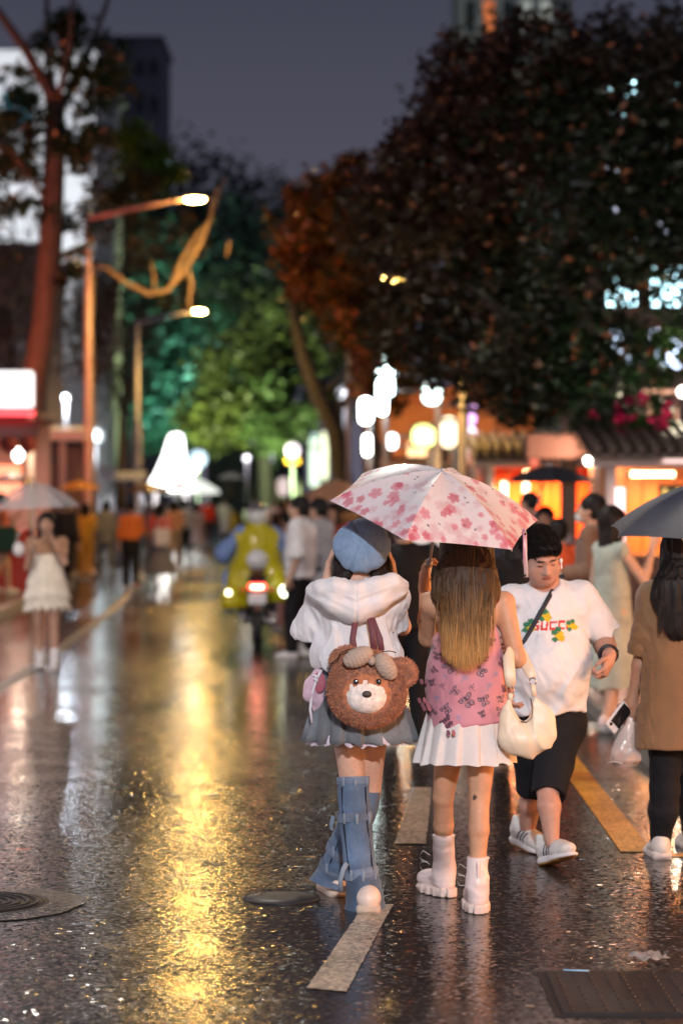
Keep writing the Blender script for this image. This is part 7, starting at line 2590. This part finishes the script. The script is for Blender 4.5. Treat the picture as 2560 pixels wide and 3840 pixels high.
def sneaker(g0, fd, pitch, yaw_roll, par, s_=1.):
    fd = nrm(fd)
    sd = np.cross(fd, (0, 0, 1.))
    R_ = np.stack((sd, fd, (0, 0, 1.)), 1) @ rotx(pitch) @ roty(yaw_roll)
    w = lambda x_, y_, z_: np.asarray(g0) + R_ @ (np.array((x_, y_, z_)) * s_)
    U = S()
    U.ell(w(0, .0, .058), np.array((.041, .058, .048)) * s_, R_, .03).ell(w(0, .15, .045), np.array((.046, .085, .034)) * s_, R_, .05).cap(w(0, .0, .07), w(0, .12, .055), .04 * s_, .036 * s_, .04)
    U.cap(w(0, .0, .08), w(0, -.005, .115), .043 * s_, .042 * s_, .02).cap(w(0, .045, .11), w(0, .065, .135), .028 * s_, .016 * s_, .015, (1, 1, .7))
    U.ell(w(0, -.005, .14), np.array((.034, .036, .03)) * s_, R_, .006, 's')
    U.plane(w(0, 0, .026), -R_[:, 2], .004)
    uv_, uf_ = U.mesh(.005, fold_disp(.002, 60, 60, 3))
    q = (uv_ - np.asarray(g0)) @ R_ / s_
    cu = np.broadcast_to((.66, .65, .62), (len(uv_), 3)).copy()
    cu *= (.85 + .3 * fbm(uv_ * 70, 3, 2))[:, None]
    for k in range(3):
        y0 = .045 + .026 * k
        cu[(np.abs(q[:, 0]) > .026) & (np.abs(q[:, 1] - y0 - (q[:, 2] - .05) * .55) < .0065) & (q[:, 2] > .03) & (q[:, 2] < .085)] = (.05, .07, .10)
    o = obj('sneaker', (uv_, uf_), M('knit_upper', rough=.8, attr=True, var=.1, vs=120, bump=.3, bs=200), par, col=cu)
    So = S()
    So.ell(w(0, -.005, .02), np.array((.048, .066, .021)) * s_, R_, .02).ell(w(0, .15, .017), np.array((.052, .09, .018)) * s_, R_, .03).rbox(w(0, .07, .017), np.array((.036, .08, .012)) * s_, R_, .006, .02)
    So.plane(w(0, 0, 0), -R_[:, 2], .003)
    sv_, sf_ = So.mesh(.005)
    qz = ((sv_ - np.asarray(g0)) @ R_ / s_)
    obj('midsole', (sv_, sf_), M('foam_sole', rough=.5, attr=True, var=.05), o, col=np.where(((qz[:, 2] < .010))[:, None], (.42, .22, .04), (.72, .73, .75)))
    for k in range(5):
        a, b = w(-.02, .085 + k * .016, .088 - k * .006), w(.02, .085 + k * .016, .088 - k * .006)
        obj('lace', tube([a, (a + b) / 2 + R_ @ np.array((0, 0, .012)), b], .0032, 5), cloth((.68, .67, .65), .7), o)
    return o


def ground_heel(u, v):
    d = G(v)
    return np.array(((u - 1280) * d / FPX, d, 0)) - R3


# back foot (its heel lifting) and the front foot landing on its heel
sneaker(L3(1950, 3150, 11.75) * (1, 1, 0) + np.array((0, 0, .02)), (.42, -.9, 0), -.12, 0, w3, 1.06)
sneaker(L3(2052, 3236, 11.20) * (1, 1, 0) + np.array((0.01, 0, .006)), (.36, -.93, 0), .26, .05, w3, 1.06)

# =========================================================== woman in the brown coat at the right edge
R4 = np.array(((2520 - 1280) * 11.4 / FPX, 11.4, 0))
L4 = local(R4)
J = {'s': 1., 'male': False, 'wid': 1.02}
J['pel'], J['waist'], J['chest'] = L4(2535, 2660, 11.4), L4(2537, 2530, 11.4), L4(2540, 2365, 11.4)
J['neck'], J['head'] = L4(2550, 2195, 11.39), L4(2556, 2062, 11.42)
J['shL'], J['shR'] = L4(2448, 2242, 11.4), L4(2655, 2242, 11.4)
J['elL'], J['wrL'] = L4(2408, 2440, 11.42), L4(2370, 2618, 11.44)
J['elR'], J['wrR'] = L4(2690, 2380, 11.6), L4(2655, 2230, 11.68)
J['hipL'], J['hipR'] = L4(2496, 2740, 11.4), L4(2580, 2740, 11.4)
J['knL'], J['anL'] = L4(2490, 2965, 11.42), L4(2472, 3180, 11.46)
J['knR'], J['anR'] = L4(2590, 2965, 11.55), L4(2590, 3130, 11.75)
B = body_solid(J, 1., False)
add_hand(B, J['wrL'], (-.22, -.05, -.95), (.4, .9, -.1), (-.8, .2, .3), .5, .95, .004, thumb=.5)
add_hand(B, J['wrR'], (-.1, .0, 1.), (-1, 0, 0), (0, -1, .3), 1., .95, .004)
V, F = B.mesh(.0065)
w4 = obj('person', (V, F), SKIN, loc=R4, col=skin_tone(V, (.46, .24, .15), 9), cat='person', label='woman in brown coat with rolled sleeves and black leggings at the right edge, back turned')
COAT = cloth((.235, .125, .055), .75, 'coat', var=.08, vs=14, bump=.3, bs=220, sheen=.2)
C = S()
zt = L4(0, 2800, 11.4)[2]
C.cap(L4(2540, 2350, 11.39), L4(2540, 2530, 11.39), .145, .155, .06, (1.08, .82, 1)).cap(L4(2540, 2530, 11.39), L4(2525, 2840, 11.39), .155, .19, .06, (1.06, .86, 1))
for q in 'LR':
    C.cap(J['chest'] + np.array((0, 0, .09)), J['sh' + q], .105, .074, .05, (1, .95, 1))
    e = J['sh' + q] + (J['el' + q] - J['sh' + q]) * .98
    C.cap(J['sh' + q], e, .074, .066, .03)
    dn = nrm(e - J['sh' + q])
    C.cap(e + dn * .068, e + dn * .2, .085, .085, .004, None, 's')
C.cap(J['chest'], J['neck'], .11, .075, .05)
C.plane((0, 0, zt), (0, 0, -1), .01)
obj('coat', C.mesh(.0062, lambda p: fold_disp(.009, 8, 2.5, 23)(p) + fold_disp(.005, 24, 14, 3, .5)(p) * (p[:, 0] < -.11)), COAT, w4)
cf = J['sh' + 'L'] + (J['elL'] - J['shL']) * .98
obj('rolled_cuff', cloth_tube([cf - nrm(J['elL'] - J['shL']) * .03, cf, cf + nrm(J['elL'] - J['shL']) * .028], [.072, .076, .071], None, 40, .05, 2, fz=3), COAT, w4)
lg = S()
for q in 'LR':
    lg.chain([J['hip' + q], J['kn' + q], J['kn' + q] * .65 + J['an' + q] * .35 + np.array((0, -.01, 0)), J['an' + q]], [.09, .066, .066, .042], .03)
obj('leggings', lg.mesh(.008, fold_disp(.005, 14, 16, 4)), cloth((.011, .012, .015), .8), w4)
for q in 'LR':
    an = J['an' + q].copy()
    an[2] = .085
    an[1] -= .02
    U, Bs = shoe_mesh(an, (-.1, 1, 0), 1., sole=.03)
    so = obj('shoe', U.mesh(.006), cloth((.66, .62, .58), .6), w4)
    obj('sole', Bs.mesh(.006), cloth((.68, .62, .58), .5), so)
Hh = S()
hc = J['head']
Hh.ell(hc + np.array((0, -.02, .035)), (.092, .108, .1), None, .02)
Hh.cap(hc + np.array((0, -.055, 0)), L4(2545, 2230, 11.28), .085, .1, .04, (1.05, .5, 1)).cap(L4(2545, 2230, 11.28), L4(2552, 2345, 11.25), .1, .07, .04, (1.05, .4, 1))
Hh.cap(hc + np.array((-.06, .0, 0)), L4(2482, 2290, 11.36), .04, .03, .03)
hv, hf = Hh.mesh(.006, fold_disp(.008, 45, 4, 6))
ho = obj('hair', (hv, hf), HAIRM, w4, col=shade((.010, .008, .008), len(hv), .5, 2, hv))
g = Geo()
for k in range(420):
    u0 = 2472 + 92 * rnd.random()
    p0, p1 = L4(u0 + 12, 2180, 11.27), L4(u0 - 6, 2330 + rnd.uniform(-30, 50), 11.22)
    g.add(tube([p0, (p0 + p1) / 2 + np.array((rnd.uniform(-.01, .004), -.006, 0)), p1], [.0016, .0016, .0005], 4, False), np.array((.012, .009, .009)) * rnd.uniform(.5, 2.2))
obj('hair_strands', g, HAIRM, ho, col=True, kind='stuff')
NAVY = M('umbrella_cloth_navy', (.045, .05, .075), .5, var=.05, twoside=.02, bump=.1, bs=14, spec=.16)
ug = R4 + J['wrR'] + np.array((-.005, 0, .06))
um2 = umbrella('dark slate blue umbrella with rain drops at the right edge', P(2655, 1800, 11.5), (-.10, -.12, 1), .50, .20, NAVY, 8, grip=ug, spin=.35, res=(24, 24), group=None)
g = Geo()
Vc, Fc, Qc, lc_ = canopy_geo(8, .50, .20, frame_to(nrm((-.10, -.12, 1))) @ rotz(.35), np.zeros(3), (20, 24))
for i in dr.integers(0, len(Vc), 150):
    r = dr.uniform(.0015, .0035)
    g.add(sphere(Vc[i] + np.array((0, 0, .001)), (r, r, r * .6), None, 5, 7))
obj('rain_drops', g, M('water_drop', (.9, .9, .95), .03, trans=.9, var=0), um2, kind='stuff')
# what she carries
ph = P(2318, 2690, 11.40)
po = empty('phone', tuple(ph), 'black phone in a white edged case held by the woman in the brown coat', 'phone')
RP = rotz(.5) @ roty(.75)
obj('case', box((0, 0, 0), (.074, .012, .15), RP, .005), M('phone_case', (.7, .7, .72), .3), po, smooth=False)
obj('back', box(RP @ np.array((.004, -.0075, .012)), (.062, .003, .11), RP, .001), M('phone_black', (.012, .012, .014), .2), po, smooth=False)
obj('lens_ring', S().ell(RP @ np.array((-.018, -.01, -.055)), (.009, .003, .009), RP).mesh(.002), M('phone_black', (.012, .012, .014), .2), po)
bgc = P(2350, 2780, 11.38)
pb2 = empty('plastic_bag', tuple(bgc), 'translucent plastic bag of takeaway food held by the woman in the brown coat', 'plastic bag')
lp_ = lambda u, v, dy=0.: P(u, v, 11.38 + dy) - bgc
bgv = cloth_tube([lp_(2362, 2690), lp_(2360, 2715), lp_(2352, 2760), lp_(2345, 2810), lp_(2345, 2850), lp_(2345, 2872)], [.012, .022, .045, .066, .074, .05], [.01, .018, .03, .045, .05, .035], 50, .16, 6, 9., 5.)
obj('film', bgv, M('bag_film', (.85, .78, .76), .18, var=0, alpha=.42, spec=.7), pb2)
fd_ = S().ell(lp_(2345, 2852), (.062, .04, .022)).ell(lp_(2325, 2845), (.03, .03, .025), None, .02).ell(lp_(2368, 2846), (.03, .03, .02), None, .02)
fv, ff = fd_.mesh(.005, fold_disp(.008, 60, 60, 5))
obj('food', (fv, ff), M('food', rough=.4, attr=True, var=.2, vs=60), pb2, col=np.where((fbm(fv * 60, 3, 2) > .5)[:, None], (.5, .16, .02), (.13, .07, .015)))
obj('tie', tube([lp_(2330, 2862, -.04), lp_(2300, 2856, -.03), lp_(2275, 2862, -.02)], .004, 6), M('bag_knot', (.85, .75, .72), .3, trans=.4, var=0), pb2)
